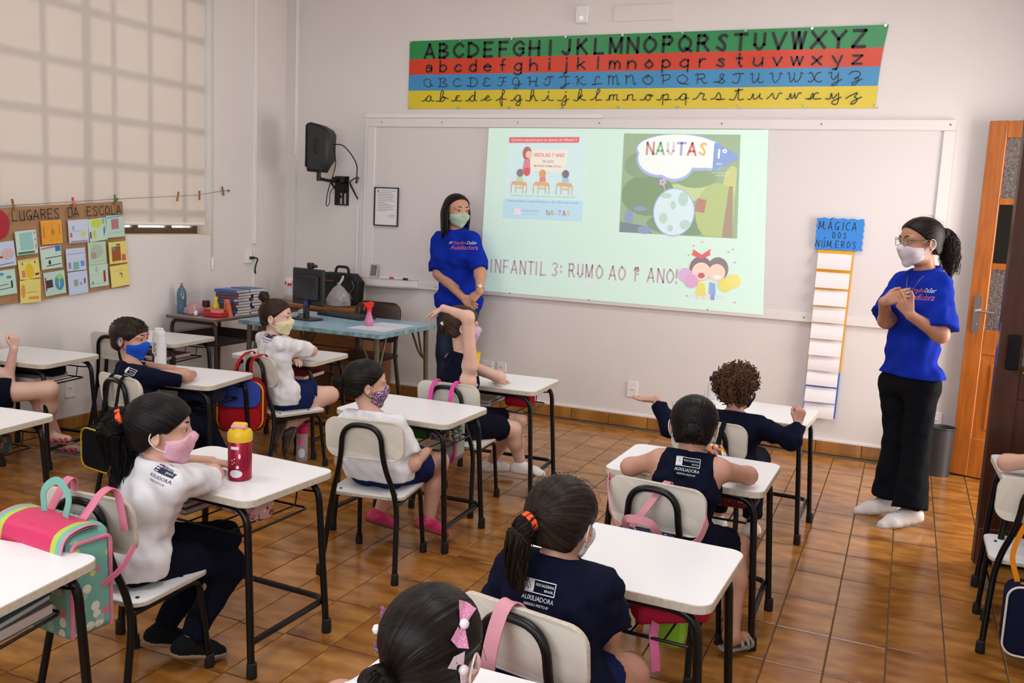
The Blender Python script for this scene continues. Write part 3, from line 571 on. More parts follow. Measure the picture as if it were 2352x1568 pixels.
# ---- number chart with paper flaps
nc = thing('number_chart', 'tall paper number chart with white flaps hanging over the right of the board', 'chart', (.27, -.034, .25))
def N_(x, z): return (x - .27, z - .25)
def band(name, z0, z1, M):
    def xl(z): return .118 + (1.40 - z) * .028 if False else .153
    b = MB(); b.prism([N_(.150, z0), N_(.362 + .018 * (z0 - .25), z0), N_(.362 + .018 * (z1 - .25), z1), N_(.152, z1)], 0, -.002, 'y'); return b.build(name, M, nc)
band('yellow_strip', .575, 1.40, mat('card_yellow', 'e8a50f', .6)); band('blue_strip', .255, .575, mat('card_blue', '2f6fd0', .6))
paper = mat('paper_white', 'e9e4e6', .6)
zt = [1.375, 1.249, 1.13, 1.014, .902, .79, .684, .576, .462, .352]
for k, z in enumerate(zt):
    hgt = .105 if k < 7 else .1; x0, x1 = .155, .352 + .018 * (z - .25); V = []; F = []
    for i in range(7):
        t = i / 6; V += [(x0 - .27, -.004 - .02 * math.sin(t * 2.0) - .01 * t * (k % 3), z - t * hgt - .25), (x1 - .27, -.004 - .02 * math.sin(t * 2.0) - .008 * t, z - t * hgt - .25)]
    for i in range(6): F.append((2 * i, 2 * i + 2, 2 * i + 3, 2 * i + 1))
    MB().add(V, F).build('paper_flap', paper, nc, smooth=True)
def wavy(x0, x1, z0, z1, n=5, a=.0035):
    P = []
    for (ax, az, bx, bz) in ((x0, z0, x1, z0), (x1, z0, x1, z1), (x1, z1, x0, z1), (x0, z1, x0, z0)):
        nn = n if abs(bx - ax) > abs(bz - az) else 5
        for k in range(nn * 4):
            t = k / (nn * 4); s = a * math.sin(t * nn * 2 * math.pi); dx, dz = bx - ax, bz - az; L = math.hypot(dx, dz); P.append((ax + dx * t + dz / L * s, az + dz * t - dx / L * s))
    return P
cdb = MB().prism([N_(*p) for p in wavy(.13, .428, 1.40, 1.61)], -.006, -.009, 'y').build('title_card', mat('card_sky', '2f86dc', .55), nc)
tx = MB()
def handwrite(mb, txt, x, z, h, adv, o_off, ux, uy, wd, sx=.62):
    for ch_ in txt:
        if ch_ != ' ':
            V, F = stroke_geo(grid_strokes(BLOCK[ch_], h / 10 * sx * 1.3, h / 10), wd); on_plane(mb, V, F, np.array(o_off) + np.array(ux) * x + np.array(uy) * z, ux, uy)
        x += adv * (1.45 if ch_ in 'M' else .7 if ch_ == 'I' else 1.0)
handwrite(tx, 'MÁGICA', -.125, 1.535 - .25, .052, .041, (0, -.0098, 0), UX, UZ, .0045); handwrite(tx, 'DOS', -.035, 1.482 - .25, .036, .035, (0, -.0098, 0), UX, UZ, .004); handwrite(tx, 'NÚMEROS', -.135, 1.418 - .25, .042, .036, (0, -.0098, 0), UX, UZ, .004)
tx.build('handwriting', ink, nc)

# ---- notice in a black frame
nf = thing('framed_notice', 'printed notice in a thin black frame on the left of the board', 'notice', (-3.235, -.028, 1.55))
fb = MB()
for c, d in (((0, -.006, .152), (.226, .012, .008)), ((0, -.006, -.152), (.226, .012, .008)), ((-.109, -.006, 0), (.008, .012, .312)), ((.109, -.006, 0), (.008, .012, .312))): fb.box(c, d)
fb.build('frame', mat('frame_black', '131318', .4), nf); MB().box((0, -.003, 0), (.212, .004, .3)).build('sheet', paper, nf)
pt = MB(); rr = random.Random(5)
for k in range(15):
    w_ = .15 if k in (0,) else rr.uniform(.08, .165); x0 = -.06 if k == 0 else -.085
    if k > 12: x0 = .02; w_ = .06
    pt.box((x0 + w_ / 2, -.0055, .128 - k * .0135 - (.02 if k > 12 else 0)), (w_, .0005, .0035), 1 if k in (9, 10) else 0)
pt.box((-.08, -.0055, .126), (.016, .0005, .016)); pt.build('print', [mat('print_grey', '8b8890', .6), mat('print_red', 'b5727a', .6)], nf)

# ---- small fittings on the walls
tag(MB().prism(rrect(.095, .125, .012), 0, -.028, 'y', bev=.006).prism(rrect(.03, .03, .01, 4, 0, -.03), -.026, -.034, 'y', mi=1).build('motion_sensor', [whitep, mat('lens_white', 'f2f2f4', .1)], loc=(-1.637, 0, 3.003)), 'small white motion sensor high on the board wall', 'sensor')
tag(MB().box((0, -.004, 0), (.441, .008, .11), bev=.002).build('cover_plate', wallm, loc=(-1.176, 0, 2.998)), 'flat painted cover plate high on the board wall', 'cover plate')
def outlet(label, loc, rz, w=.078, h=.118, n=1):
    t = thing('wall_outlet', label, 'outlet', loc, rz, 'white wall outlets'); MB().prism(rrect(w, h, .006), 0, -.009, 'y', bev=.002).build('plate', mat('outlet_white', 'e9e4e2', .3), t)
    for k in range(n):
        cx = (k - (n - 1) / 2) * .045; MB().prism(rrect(.038, .024, .008, 3, cx, 0), -.009, -.0105, 'y').build('socket', whitep, t)
        hb = MB()
        for dx in (-.009, 0, .009): hb.ball((cx + dx, -.0105, 0), (.003, .001, .003), 8)
        hb.build('pin_hole', ink, t)
outlet('white wall outlet low under the board, level with the raised palm', (-1.08, 0, .283), 0)
outlet('wide double wall outlet under the board behind the girl with the raised arm', (-2.285, 0, .335), 0, .115, .075, 2)
outlet('single wall outlet to the right of the wide double outlet', (-2.155, 0, .333), 0, .075, .075)
outlet('white wall outlet behind the standing teacher beside the waste bin', (.985, 0, .32), 0)
outlet('white wall outlet low on the left wall behind the sandalled child', (XL, -2.28, .273), math.pi / 2)
cd_ = thing('cable_conduit', 'white surface cable conduit with plug box on the left wall', 'conduit', (XL, -.45, 0))
MB().box((.009, 0, 2.35), (.018, .036, 2.3), bev=.002).build('channel', whitep, cd_); MB().box((.007, -.005, .62), (.014, .022, 1.08), bev=.002).build('channel', whitep, cd_)
MB().box((.012, -.075, 1.10), (.024, .075, .115), bev=.003).build('socket_box', mat('outlet_white', 'e9e4e2', .3), cd_)
MB().box((.032, -.055, 1.085), (.03, .045, .022), bev=.004).tube(spline([(.04, -.03, 1.085), (.045, -.0, 1.075), (.03, .0, 1.03), (.03, -.012, .99), (.02, .006, .955)], 5), .006, 7).build('plug', mat('black_plastic', '151517', .45), cd_, smooth=True)
tag(MB().box((-4.135, -.044, 2.75), (.012, .018, 1.6), bev=.002).build('corner_channel', whitep), 'thin white channel on the corner pillar beside the loudspeaker', 'cable channel')
# ================================================================ pupils' desks and chairs
lam = mat('white_laminate', 'ebebec', .3, var=.012, scale=6); edge = mat('worn_edge', 'c2b8a8', .7, var=.14, scale=90)
blk = mat('black_tube', '0a0a0b', .32, spec=.32); rub = mat('black_rubber', '0c0c0d', .7)
def build_desk():
    t = thing('school_desk', 'x', 'desk', group='white school desks')
    MB().prism(rrect(.60, .455, .045, 6), .572, .597, mi=1, mtop=0, bev=.002).build('desktop', [lam, edge], t)
    for y, yt in ((-.205, -.19), (.185, .17)):
        MB().tube(fillet([(-.30, y, .015), (-.265, yt, .56), (.265, yt, .56), (.30, y, .015)], .07, 6), .0125, 10).build('leg_frame', blk, t, smooth=True)
    cap = MB().lathe([(.016, 0), (.018, .004), (.0165, .05), (.014, .052)], 12); c0 = None
    for x in (-.302, .302):
        for y in (-.205, .185):
            o = cap.build('foot_cap', rub, t, smooth=True) if c0 is None else c0.copy()
            if c0 is None: c0 = o
            else: COL.objects.link(o)
            o.location = (x, y, 0)
    MB().tube(fillet([(-.293, -.2, .115), (-.278, .205, .115), (.278, .205, .115), (.293, -.2, .115)], .05, 5), .011, 8).build('foot_bar', blk, t, smooth=True)
    rk = MB().tube(fillet([(-.275, -.18, .50), (-.245, -.18, .465), (-.235, .15, .465), (.235, .15, .465), (.245, -.18, .465), (.275, -.18, .50)], .02, 3), .0045, 6).build('book_rack', blk, t, smooth=True)
    MB().tube(fillet([(-.268, .16, .53), (-.22, .16, .525), (.22, .16, .525), (.268, .16, .53)], .02, 3), .004, 6).build('rod', blk, rk, smooth=True)
    for x in (-.18, -.09, 0, .09, .18): MB().tube(fillet([(x, -.182, .465), (x, .15, .465), (x, .16, .525)], .015, 3), .003, 5).build('rod', blk, rk, smooth=True)
    MB().tube([(-.243, -.18, .463), (.243, -.18, .463)], .0045, 6).build('rod', blk, rk, smooth=True)
    return t
proto = build_desk()
DESKS = [(-1.405, -4.07, -3, 'white school desk carrying the red metal bottle with a yellow lid'),
 (-1.385, -2.79, 0, 'white school desk in front of the seated girl in the flowered mask'),
 (-1.36, -1.85, 2, 'white school desk of the child raising an arm, near the board'),
 (-2.81, -1.84, 4, 'white school desk where the girl in the cream mask folds her arms'),
 (-2.806, -2.777, 9, 'white school desk of the boy in the blue mask with the tall white bottle'),
 (-3.90, -2.83, 7, 'white school desk by the left wall of the child in red sandals'),
 (-3.915, -1.82, 5, 'empty white school desk in front of the small grey corner table'),
 (-2.83, -4.05, 6, 'white school desk cut by the left edge of the picture, mid height'),
 (-1.41, -5.12, 8, 'white school desk in the lower left corner, behind the watermelon satchel'),
 (.03, -3.067, -1, 'white school desk of the girl in the sleeveless navy top'),
 (.06, -1.80, -3, 'white school desk of the curly haired boy, under the number chart'),
 (.06, -4.14, -2, 'white school desk before the girl with the orange hair tie and loose ponytail'),
 (1.435, -2.335, 2, 'white school desk at the right edge of the picture by the dark door'),
 (.075, -5.14, 0, 'white school desk at the bottom edge beside the girl with pink bows')]
for i, (x, y, a, l) in enumerate(DESKS):
    o = proto if i == 0 else copy_tree(proto); o.location = (x, y, 0); o.rotation_euler = (0, 0, math.radians(a)); o['label'] = l
def desk_pt(i, lx, ly, z=.597):
    x, y, a, _ = DESKS[i]; c, s = math.cos(math.radians(a)), math.sin(math.radians(a)); return (x + c * lx - s * ly, y + s * lx + c * ly, z)
lam2 = mat('cream_laminate', 'd8d2c6', .35, var=.02, scale=8)
def build_chair():
    t = thing('school_chair', 'x', 'chair', group='small school chairs')
    P = rrect(.335, .335, .05, 6); b = MB().prism(P, .334, .349, mi=1, mtop=0, bev=.002)
    b.xform(lambda p: np.array([p[0], p[1], p[2] - .12 * max(0, p[1] - .1) ** 1.5 * 1.5])); b.build('seat', [lam, edge], t)
    b = MB(); Q = rrect(.345, .172, .05, 6); b.prism([(x, z + .59) for x, z in Q], -.0075, .0075, 'y', mi=0, bev=.002)
    n = len(Q) ; b.m = [1 if 0 <= k < 3 * n else 0 for k in range(len(b.f))]
    b.xform(lambda p: np.array([p[0], p[1] - .195 + .55 * p[0] ** 2 - .14 * (p[2] - .59), p[2]])); b.build('backrest', [lam2, edge], t)
    MB().tube(fillet([(-.165, -.225, .012), (-.145, -.165, .335), (-.092, -.205, .50), (-.083, -.218, .656), (.083, -.218, .656), (.092, -.205, .50), (.145, -.165, .335), (.165, -.225, .012)], .11, 8), .0115, 10).build('rear_frame', blk, t, smooth=True)
    for s in (-1, 1): MB().tube(fillet([(s * .142, -.168, .318), (s * .142, .13, .318), (s * .155, .165, .012)], .05, 6), .0105, 10).build('front_leg', blk, t, smooth=True)
    MB().tube([(-.142, -.06, .318), (.142, -.06, .318)], .008, 8).build('cross_bar', blk, t, smooth=True)
    cap = MB().lathe([(.015, 0), (.017, .004), (.015, .045), (.013, .047)], 12); c0 = None
    for x, y in ((-.167, -.227), (.167, -.227), (-.156, .166), (.156, .166)):
        o = cap.build('foot_cap', rub, t, smooth=True) if c0 is None else c0.copy()
        if c0 is None: c0 = o
        else: COL.objects.link(o)
        o.location = (x, y, 0)
    sc = MB().ball((0, 0, 0), (.007, .007, .003), 8); c0 = None
    for x, y, z in ((-.125, -.125, .35), (.125, -.125, .35), (.13, .06, .35), (-.13, .06, .35)):
        o = sc.build('screw', blk, t, smooth=True) if c0 is None else c0.copy()
        if c0 is None: c0 = o
        else: COL.objects.link(o)
        o.location = (x, y, z)
    return t
proto = build_chair()
CHAIRS = [(-1.43, -4.47, 3, 'small cream school chair holding the watermelon satchel'), (-1.30, -3.22, 10, 'small school chair seen from behind under the girl in the flowered mask'),
 (-1.375, -2.28, 3, 'small school chair with bright pink straps under the child raising an arm'), (-2.557, -2.205, -21, 'small school chair with red straps under the girl with the cream mask'),
 (-2.70, -3.10, -11, 'small school chair with black straps under the boy in the blue mask'), (.04, -3.44, -6, 'small school chair with pale pink straps under the girl in the sleeveless top'),
 (.0, -2.37, -6, 'small school chair under the curly haired boy'), (.04, -4.57, -11, 'small school chair with one wide pink strap in the foreground'),
 (1.27, -2.65, 0, 'small school chair with the navy lunch bag at the right edge'), (-3.86, -2.10, 2, 'small empty school chair behind the blue masked boy, facing the corner table'), (-3.98, -3.26, 5, 'small school chair of the child in red sandals at the left edge'), (.05, -5.55, 0, 'small school chair of the girl with pink bows')]
for i, (x, y, a, l) in enumerate(CHAIRS):
    o = proto if i == 0 else copy_tree(proto); o.location = (x, y, 0); o.rotation_euler = (0, 0, math.radians(a)); o['label'] = l
def chair_pt(i, lx, ly, z):
    x, y, a, _ = CHAIRS[i]; c, s = math.cos(math.radians(a)), math.sin(math.radians(a)); return np.array((x + c * lx - s * ly, y + s * lx + c * ly, z))

# ================================================================ teacher's corner
olive = mat('olive_tube', '57513a', .45, .3, var=.15, scale=20)
tb = thing('teacher_table', 'pale blue topped work table with chipped edges and olive tube legs', 'table', (-2.965, -1.075, 0))
MB().prism(rrect(1.17, .79, .02, 3), .69, .72, mi=1, mtop=0, bev=.002).build('tabletop', [mat('table_blue', '84a9bd', .3, var=.05, scale=8), mat('table_edge', '6f8f95', .6, var=.5, scale=22)], tb)
for sx in (-1, 1):
    for sy in (-1, 1):
        x, y = sx * .52, sy * .335; lg = MB().tube([(x * 1.03, y * 1.03, .0), (x, y, .69)], [.015, .019], 10).build('leg', olive, tb, smooth=True)
        MB().tube(fillet([(x, y, .46), (x - sx * .05, y, .50), (x - sx * .13, y, .688)], .03), .008, 7).build('brace', olive, lg, smooth=True)
        MB().tube(fillet([(x, y, .46), (x, y - sy * .05, .50), (x, y - sy * .12, .688)], .03), .008, 7).build('brace', olive, lg, smooth=True)
wood = mat('cabinet_wood', '7d4d28', .45, var=.2, scale=5, stretch=(2, 8, 8))
cb = thing('drawer_cabinet', 'brown wooden drawer cabinet against the wall behind the table', 'cabinet', (-3.63, -.265, 0))
MB().box((0, .01, .36), (.96, .44, .70)).build('carcass', wood, cb); MB().box((0, 0, .725), (1.0, .48, .03), bev=.004).build('top_board', mat('cabinet_top', '8a5a30', .4, var=.2, scale=5, stretch=(2, 8, 8)), cb)
for k, z in enumerate((.55, .30)):
    for x in (-.24, .24):
        dr = MB().box((x, -.216, z), (.46, .018, .235), bev=.003).build('drawer', wood, cb); MB().ball((x, -.235, z + .03), .013, 10).build('knob', chrome, dr, smooth=True)
dkw = mat('chair_dark_wood', '2f1a14', .35, var=.2, scale=6, stretch=(2, 2, 8))
ac = thing('teacher_chair', 'dark brown bentwood adult chair behind the blue table', 'chair', (-2.95, -.70, 0))
b = MB().prism([(x, z + .68) for x, z in rrect(.40, .30, .08, 6)], -.009, .009, 'y', bev=.003); b.xform(lambda p: np.array([p[0], p[1] + .13 - .5 * p[0] ** 2 + .12 * (p[2] - .68), p[2]])); b.build('backrest', dkw, ac, smooth=True)
MB().prism(rrect(.42, .40, .07, 5, 0, -.07), .425, .445, bev=.004).build('seat', dkw, ac)
for x in (-.17, .17):
    MB().tube([(x * 1.1, .18, 0), (x, .10, .44), (x, .13, .78)], .016, 8).build('rear_leg', dkw, ac, smooth=True); MB().tube([(x * 1.1, -.25, 0), (x, -.22, .43)], .016, 8).build('front_leg', dkw, ac, smooth=True)
MB().box((0, -.06, .2), (.33, .02, .03)).build('stretcher', dkw, ac)
# ---- computer on the table
bp_ = mat('black_plastic', '151517', .45)
mo = thing('computer_monitor', 'black flat monitor seen from behind on the blue table', 'monitor', (-3.20, -1.12, .72), math.radians(-12))
MB().box((0, 0, .235), (.32, .03, .26), bev=.008).build('screen_housing', bp_, mo); MB().box((0, -.022, .23), (.24, .03, .18), bev=.012).build('rear_cover', mat('black_plastic_matte', '1b1b1e', .7), mo)
MB().box((0, -.02, .09), (.05, .03, .18), bev=.008).build('stand', bp_, mo); MB().prism(rrect(.22, .16, .05, 5, 0, -.01), 0, .012, bev=.004).build('stand_base', bp_, mo)
MB().box((.01, -.039, .115), (.02, .012, .028), bev=.003).build('video_plug', mat('plug_blue', '2336b0', .4), mo); MB().tube(spline([(.01, -.045, .1), (.03, -.06, .05), (-.06, -.05, .02), (-.09, .02, .006)], 5), .003, 6).build('cable', bp_, mo, smooth=True)
wc = thing('webcam', 'small black webcam perched on top of the monitor', 'webcam', (-3.19, -1.115, 1.0855), math.radians(-12)); MB().box((0, 0, .022), (.05, .035, .04), bev=.006).build('camera_body', bp_, wc); MB().tube([(.03, .0, .018), (.06, .0, .02)], .012, 10).build('lens_arm', bp_, wc, smooth=True); MB().box((0, 0, .002), (.03, .03, .006)).build('clip', bp_, wc)
kb = thing('keyboard', 'long black computer keyboard lying on the blue table', 'keyboard', (-3.09, -.80, .7205), math.radians(-13)); MB().box((0, 0, .01), (.46, .17, .02), bev=.005).build('case', bp_, kb)
keyb = MB().box((0, 0, 0), (.027, .027, .008), bev=.003); k0 = None
for r in range(5):
    for c in range(14):
        o = keyb.build('key', mat('key_black', '1e1e21', .55), kb) if k0 is None else k0.copy()
        if k0 is None: k0 = o
        else: COL.objects.link(o)
        o.location = (-.205 + c * .0315, -.062 + r * .031, .022)
ms = thing('computer_mouse', 'grey and black mouse behind the monitor stand', 'mouse', (-3.44, -.86, .7205)); b = MB().ball((0, 0, .012), (.032, .052, .026), 14); b.xform(lambda p: np.array([p[0], p[1], max(p[2], 0)])); b.build('shell', mat('mouse_grey', '8b8c90', .3), ms, smooth=True); MB().box((0, .03, .034), (.008, .014, .01), bev=.003).build('wheel', bp_, ms)
tag(MB().box((0, 0, .0008), (.29, .44, .0012)).build('paper_sheet', mat('paper_print', 'cdd2da', .5, var=.1, scale=9), loc=(-2.585, -1.115, .7205)), 'plastic covered white paper sheet taped to the blue table', 'paper')
def trigger_bottle(name, label, loc, rz, prof, body, liquid, head, neckc, s=1.0):
    t = thing(name, label, 'spray bottle', loc, rz); MB().lathe([(r * s, z * s) for r, z in prof], 18).build('bottle_body', body, t, smooth=True)
    zt = prof[-1][1] * s; MB().lathe([(prof[0][0] * .93 * s, .003), (prof[1][0] * .94 * s, prof[1][1] * s), (prof[1][0] * .9 * s, zt * .32)], 16).build('liquid', liquid, t, smooth=True)
    MB().lathe([(.016 * s, zt), (.016 * s, zt + .02 * s)], 12).build('collar', neckc, t, smooth=True)
    MB().prism([(-.03 * s, zt + .055 * s), (-.03 * s, zt + .04 * s), (-.012 * s, zt + .02 * s), (.014 * s, zt + .02 * s), (.026 * s, zt + .035 * s), (.03 * s, zt + .055 * s), (.01 * s, zt + .065 * s)], -.009 * s, .009 * s, 'y', bev=.002).tube([(-.03 * s, 0, zt + .05 * s), (-.042 * s, 0, zt + .05 * s)], .006 * s, 8).build('spray_head', head, t)
    MB().tube(spline([(-.018 * s, 0, zt + .042 * s), (-.03 * s, 0, zt + .03 * s), (-.036 * s, 0, zt + .005 * s)], 4), .005 * s, 6).build('trigger', neckc, t, smooth=True)
trigger_bottle('spray_bottle', 'pink pear-shaped spray bottle with a red trigger on the blue table', (-2.69, -1.12, .7225), math.radians(15), [(.026, 0), (.032, .012), (.031, .03), (.018, .07), (.012, .095)], glassy('pink_clear', 'e58ab4', .1, .6), glassy('pink_liquid', 'd679b0', .1, .6), mat('spray_red', 'e0271c', .35), mat('spray_red', 'e0271c', .35), 1.05)
trigger_bottle('spray_bottle', 'clear spray bottle with a white head and red collar behind the monitor', (-4.0, -.28, .7405), math.radians(10), [(.035, 0), (.037, .012), (.037, .075), (.02, .098), (.014, .108)], glassy('clear_plastic', 'd4d8dc', .1, .35), glassy('grey_liquid', '9c8f92', .1, .45), whitep, mat('spray_red', 'e0271c', .35), 1.1)
bg = thing('laptop_bag', 'black laptop bag with a carry handle on the cabinet behind the monitor', 'bag', (-3.53, -.20, .7405))
b = MB().prism([(-.17, 0), (.15, 0), (.17, .03), (.185, .19), (.12, .255), (-.15, .255), (-.18, .2)], -.055, .055, 'y', bev=.014); fab = mat('black_nylon', '121214', .75, bump=.1, bscale=300); b.build('bag_body', fab, bg, smooth=True)
MB().tube(fillet([(-.07, 0, .25), (-.06, 0, .305), (.05, 0, .305), (.06, 0, .25)], .03, 5), .011, 8).build('handle', fab, bg, smooth=True); MB().prism([(-.15, .03), (.13, .03), (.13, .16), (-.15, .16)], -.055, -.064, 'y', bev=.004).build('front_pocket', fab, bg)
MB().tube(spline([(.13, -.06, .2), (.15, -.065, .15), (.12, -.068, .1), (.14, -.066, .05)], 5), .004, 6).build('zip_cord', mat('zip_grey', '77777c', .4, .6), bg, smooth=True); MB().box((-.08, -.066, .19), (.07, .002, .012)).build('logo', mat('logo_red', '7a2a2c', .5), bg)
pb = thing('plastic_bag', 'knotted clear plastic bag of small toys on the cabinet', 'bag', (-3.43, -.40, .7405))
b = MB().lathe([(.055, 0), (.095, .015), (.1, .05), (.082, .1), (.045, .15), (.014, .175), (.02, .19)], 22); rr = random.Random(2); b.xform(lambda p: p * np.array([1 + .09 * math.sin(p[2] * 60 + p[1] * 40), 1 + .09 * math.sin(p[2] * 50 + p[0] * 60), 1])); b.build('bag_film', glassy('clear_film', 'd9d6da', .15, .38), pb, smooth=True)
for k in range(14):
    a = rr.uniform(0, 6.28); r = rr.uniform(0, .055); MB().ball((r * math.cos(a), r * math.sin(a), rr.uniform(.025, .11)), (rr.uniform(.012, .024), rr.uniform(.012, .024), .014), 8, rot=Matrix.Rotation(a, 3, 'X')).build('toy', mat('toy_%d' % (k % 5), ('5a1f28', '49b795', 'c2475a', '2d3f3a', '77d0b4')[k % 5], .45), pb, smooth=True)
MB().tube([(.0, 0, .175), (.03, 0, .22), (.045, -.01, .245)], [.008, .011, .008], 8).build('knot_tail', mat('film_white', 'e2dfe0', .4), pb, smooth=True)
# ---- loudspeaker on its wall bracket
sp = thing('loudspeaker', 'black loudspeaker on a swivel bracket high in the corner', 'loudspeaker', (-3.69, -.31, 1.80))
b = MB().prism([(-.09, .03), (-.08, 0), (.03, 0), (.055, .045), (.095, .10), (.10, .30), (.08, .335), (.015, .37), (-.055, .385), (-.09, .375)], -.10, .10, 'y', bev=.022); b.xform(lambda p: Matrix.Rotation(.25, 3, 'Z') @ Vector(p)); b.build('cabinet', mat('speaker_black', '161618', .5, bump=.1, bscale=400), sp, smooth=True)
b = MB().box((-.094, 0, .2), (.012, .17, .33), bev=.01); b.xform(lambda p: Matrix.Rotation(.25, 3, 'Z') @ Vector(p)); b.build('grille', mat('grille_black', '1d1d20', .35, .4, bump=.4, bscale=700), sp)
MB().box((.02, -.098, .2), (.035, .01, .12), bev=.006).build('hand_grip', mat('grip_black', '0a0a0b', .5), sp); MB().box((-.075, -.098, .06), (.012, .004, .03)).build('badge', mat('badge_orange', 'a1442c', .5), sp)
br = thing('wall_bracket', 'black steel swivel bracket bolted to the wall under the loudspeaker', 'bracket', (-3.685, 0, 1.55))
MB().box((0, -.008, .115), (.135, .014, .24), bev=.002).build('wall_plate', blk, br); MB().box((.0, -.015, .05), (.02, .004, .09)).box((.04, -.015, .05), (.02, .004, .09)).build('slot', mat('slot_grey', '9b9797', .5), br)
MB().tube([(0, -.02, .19), (-.01, -.2, .19), (-.02, -.31, .20)], .014, 8).build('arm', blk, br, smooth=True); MB().tube([(-.02, -.31, .18), (-.02, -.31, .249)], .018, 10).build('pole', blk, br, smooth=True); MB().tube([(0, -.015, .06), (-.008, -.16, .18)], .009, 6).build('strut', blk, br, smooth=True)
MB().box((0, -.05, .2), (.09, .08, .05), bev=.005).build('pivot', blk, br)
cl = thing('speaker_cable', 'thin black cables looping from the loudspeaker down to the wall channel', 'cable', (-3.52, -.012, 1.56))
MB().tube(spline([(-.045, -.32, .46), (.02, -.25, .45), (.06, -.13, .32), (.04, -.1, .17), (.015, -.03, .22), (-.07, -.02, .17), (.0, -.006, .04)], 6), .0045, 6).build('signal_cable', blk, cl, smooth=True)
MB().tube(spline([(-.05, -.30, .44), (-.06, -.25, .3), (-.16, -.2, .1), (-.19, -.18, -.02), (-.165, -.17, .0), (-.15, -.17, .1), (-.05, -.1, .19), (.0, -.008, .05)], 6), .0035, 6).build('power_cable', blk, cl, smooth=True)
# ---- small corner table with its load
brn = mat('brown_tube', '3c2a20', .45, .2)
sd = thing('corner_table', 'old grey topped school table with brown shelf in the corner', 'table', (-3.965, -1.19, 0))
MB().prism(rrect(.46, .60, .03, 4), .68, .70, mi=1, mtop=0, bev=.002).build('tabletop', [mat('top_grey', '97928f', .45, var=.06, scale=9), mat('top_edge', '5e4d42', .6)], sd)
for y in (-.25, .25): MB().tube(fillet([(-.215, y, .0), (-.2, y, .665), (.2, y, .665), (.215, y, 0)], .06, 5), .014, 8).build('leg_frame', brn, sd, smooth=True)
MB().box((0, 0, .50), (.39, .48, .012)).box((-.19, 0, .53), (.012, .48, .07)).box((0, .235, .53), (.39, .012, .07)).build('book_shelf', mat('shelf_brown', '33221a', .6), sd)
MB().tube([(-.2, -.25, .12), (-.2, .25, .12)], .01, 8).build('stretcher', brn, sd, smooth=True); MB().tube([(.2, -.25, .12), (.2, .25, .12)], .01, 8).build('stretcher', brn, sd, smooth=True)
wbz = thing('water_bottle', 'smoky blue sports bottle with an orange spout on the corner table', 'bottle', (-4.15, -1.36, .7005))
MB().lathe([(.03, 0), (.034, .006), (.034, .06), (.031, .075), (.034, .09), (.034, .15), (.026, .18), (.013, .195), (.013, .205)], 18).build('bottle_body', glassy('smoky_blue', '4d6d86', .15, .85), wbz, smooth=True); MB().lathe([(.009, .205), (.01, .225)], 10).build('spout', mat('spout_orange', 'd2622f', .5), wbz, smooth=True); MB().ball((.03, -.018, .12), (.004, .011, .011), 8).build('sticker', mat('sticker_yellow', 'd8b02c', .5), wbz)
pk = thing('tied_food_bag', 'clear bag of dark red food with a white spoon on the corner table', 'bag', (-4.03, -1.36, .7005))
b = MB().lathe([(.06, 0), (.075, .02), (.07, .05), (.045, .075), (.015, .09)], 18); b.xform(lambda p: p * np.array([1.05 + .1 * math.sin(p[1] * 60), 1 + .1 * math.sin(p[0] * 70), 1])); b.build('bag_film', glassy('rosy_film', 'c79aa2', .2, .6), pk, smooth=True)
b = MB().box((0, 0, .028), (.1, .1, .045), bev=.015); b.build('food_block', mat('food_red', '8c2f3e', .5), pk); MB().ball((.06, -.05, .02), (.013, .02, .02), 10).tube([(.05, -.045, .03), (.02, -.03, .075)], .005, 6).build('spoon', whitep, pk, smooth=True)
ry = thing('red_tray', 'shiny red plastic tray on the corner table', 'tray', (-3.835, -1.36, .7005)); b = MB().prism(rrect(.15, .11, .03, 5), 0, .006).build('tray_base', mat('tray_red', 'b8161d', .3), ry)
rim = rrect(.15, .11, .03, 5); MB().tube([(x, y, .018) for x, y in rim], .009, 6, closed=True).tube([(x * 1.02, y * 1.02, .034) for x, y in rim], .007, 6, closed=True).build('tray_wall', MATS['tray_red'], ry, smooth=True)
tag(MB().prism([(-.028, 0), (.028, 0), (.036, .05), (-.036, .05)], -.03, .03, 'y', mi=0, bev=.002).box((0, 0, .052), (.078, .065, .006), 1).build('snack_cup', [mat('cup_pink', 'd8a0a0', .5), mat('cup_lid', 'c86c48', .5)], loc=(-3.81, -1.37, .708)), 'small pink snack cup with an orange lid in the red tray', 'cup')
tag(MB().prism([(-.03, 0), (.03, 0), (.034, .05), (-.034, .05)], -.03, .03, 'y', mi=0, bev=.002).box((0, 0, .052), (.074, .065, .006), 1).build('snack_cup', [mat('cup_brown', '8a4a38', .5), mat('cup_lid', 'c86c48', .5)], loc=(-3.885, -1.36, .708)), 'small brown snack cup with an orange lid in the red tray', 'cup')
yb = thing('squeeze_bottle', 'yellow squeeze bottle standing behind the red tray', 'bottle', (-3.92, -1.26, .7005)); MB().lathe([(.02, 0), (.028, .01), (.027, .07), (.013, .1), (.012, .11)], 14).build('bottle_body', mat('bottle_yellow', 'd3bd2e', .35), yb, smooth=True); MB().lathe([(.014, .11), (.015, .135)], 10).build('cap', mat('cap_yellow', 'e2cf3a', .4), yb, smooth=True)
tag(MB().prism([(-.025, 0), (.035, 0), (.0, .125), (-.02, .125)], -.02, .02, 'y', bev=.003).build('snack_carton', mat('carton_orange', 'c2673f', .5, var=.3, scale=30), loc=(-3.80, -1.27, .7005)), 'orange snack carton leaning beside the book stack', 'carton')
tag(MB().box((0, 0, .05), (.035, .05, .1), bev=.003).build('juice_carton', mat('carton_dark', '5c2026', .5, var=.8, scale=25), loc=(-4.02, -1.25, .7005)), 'dark red juice carton behind the tied food bag', 'carton')
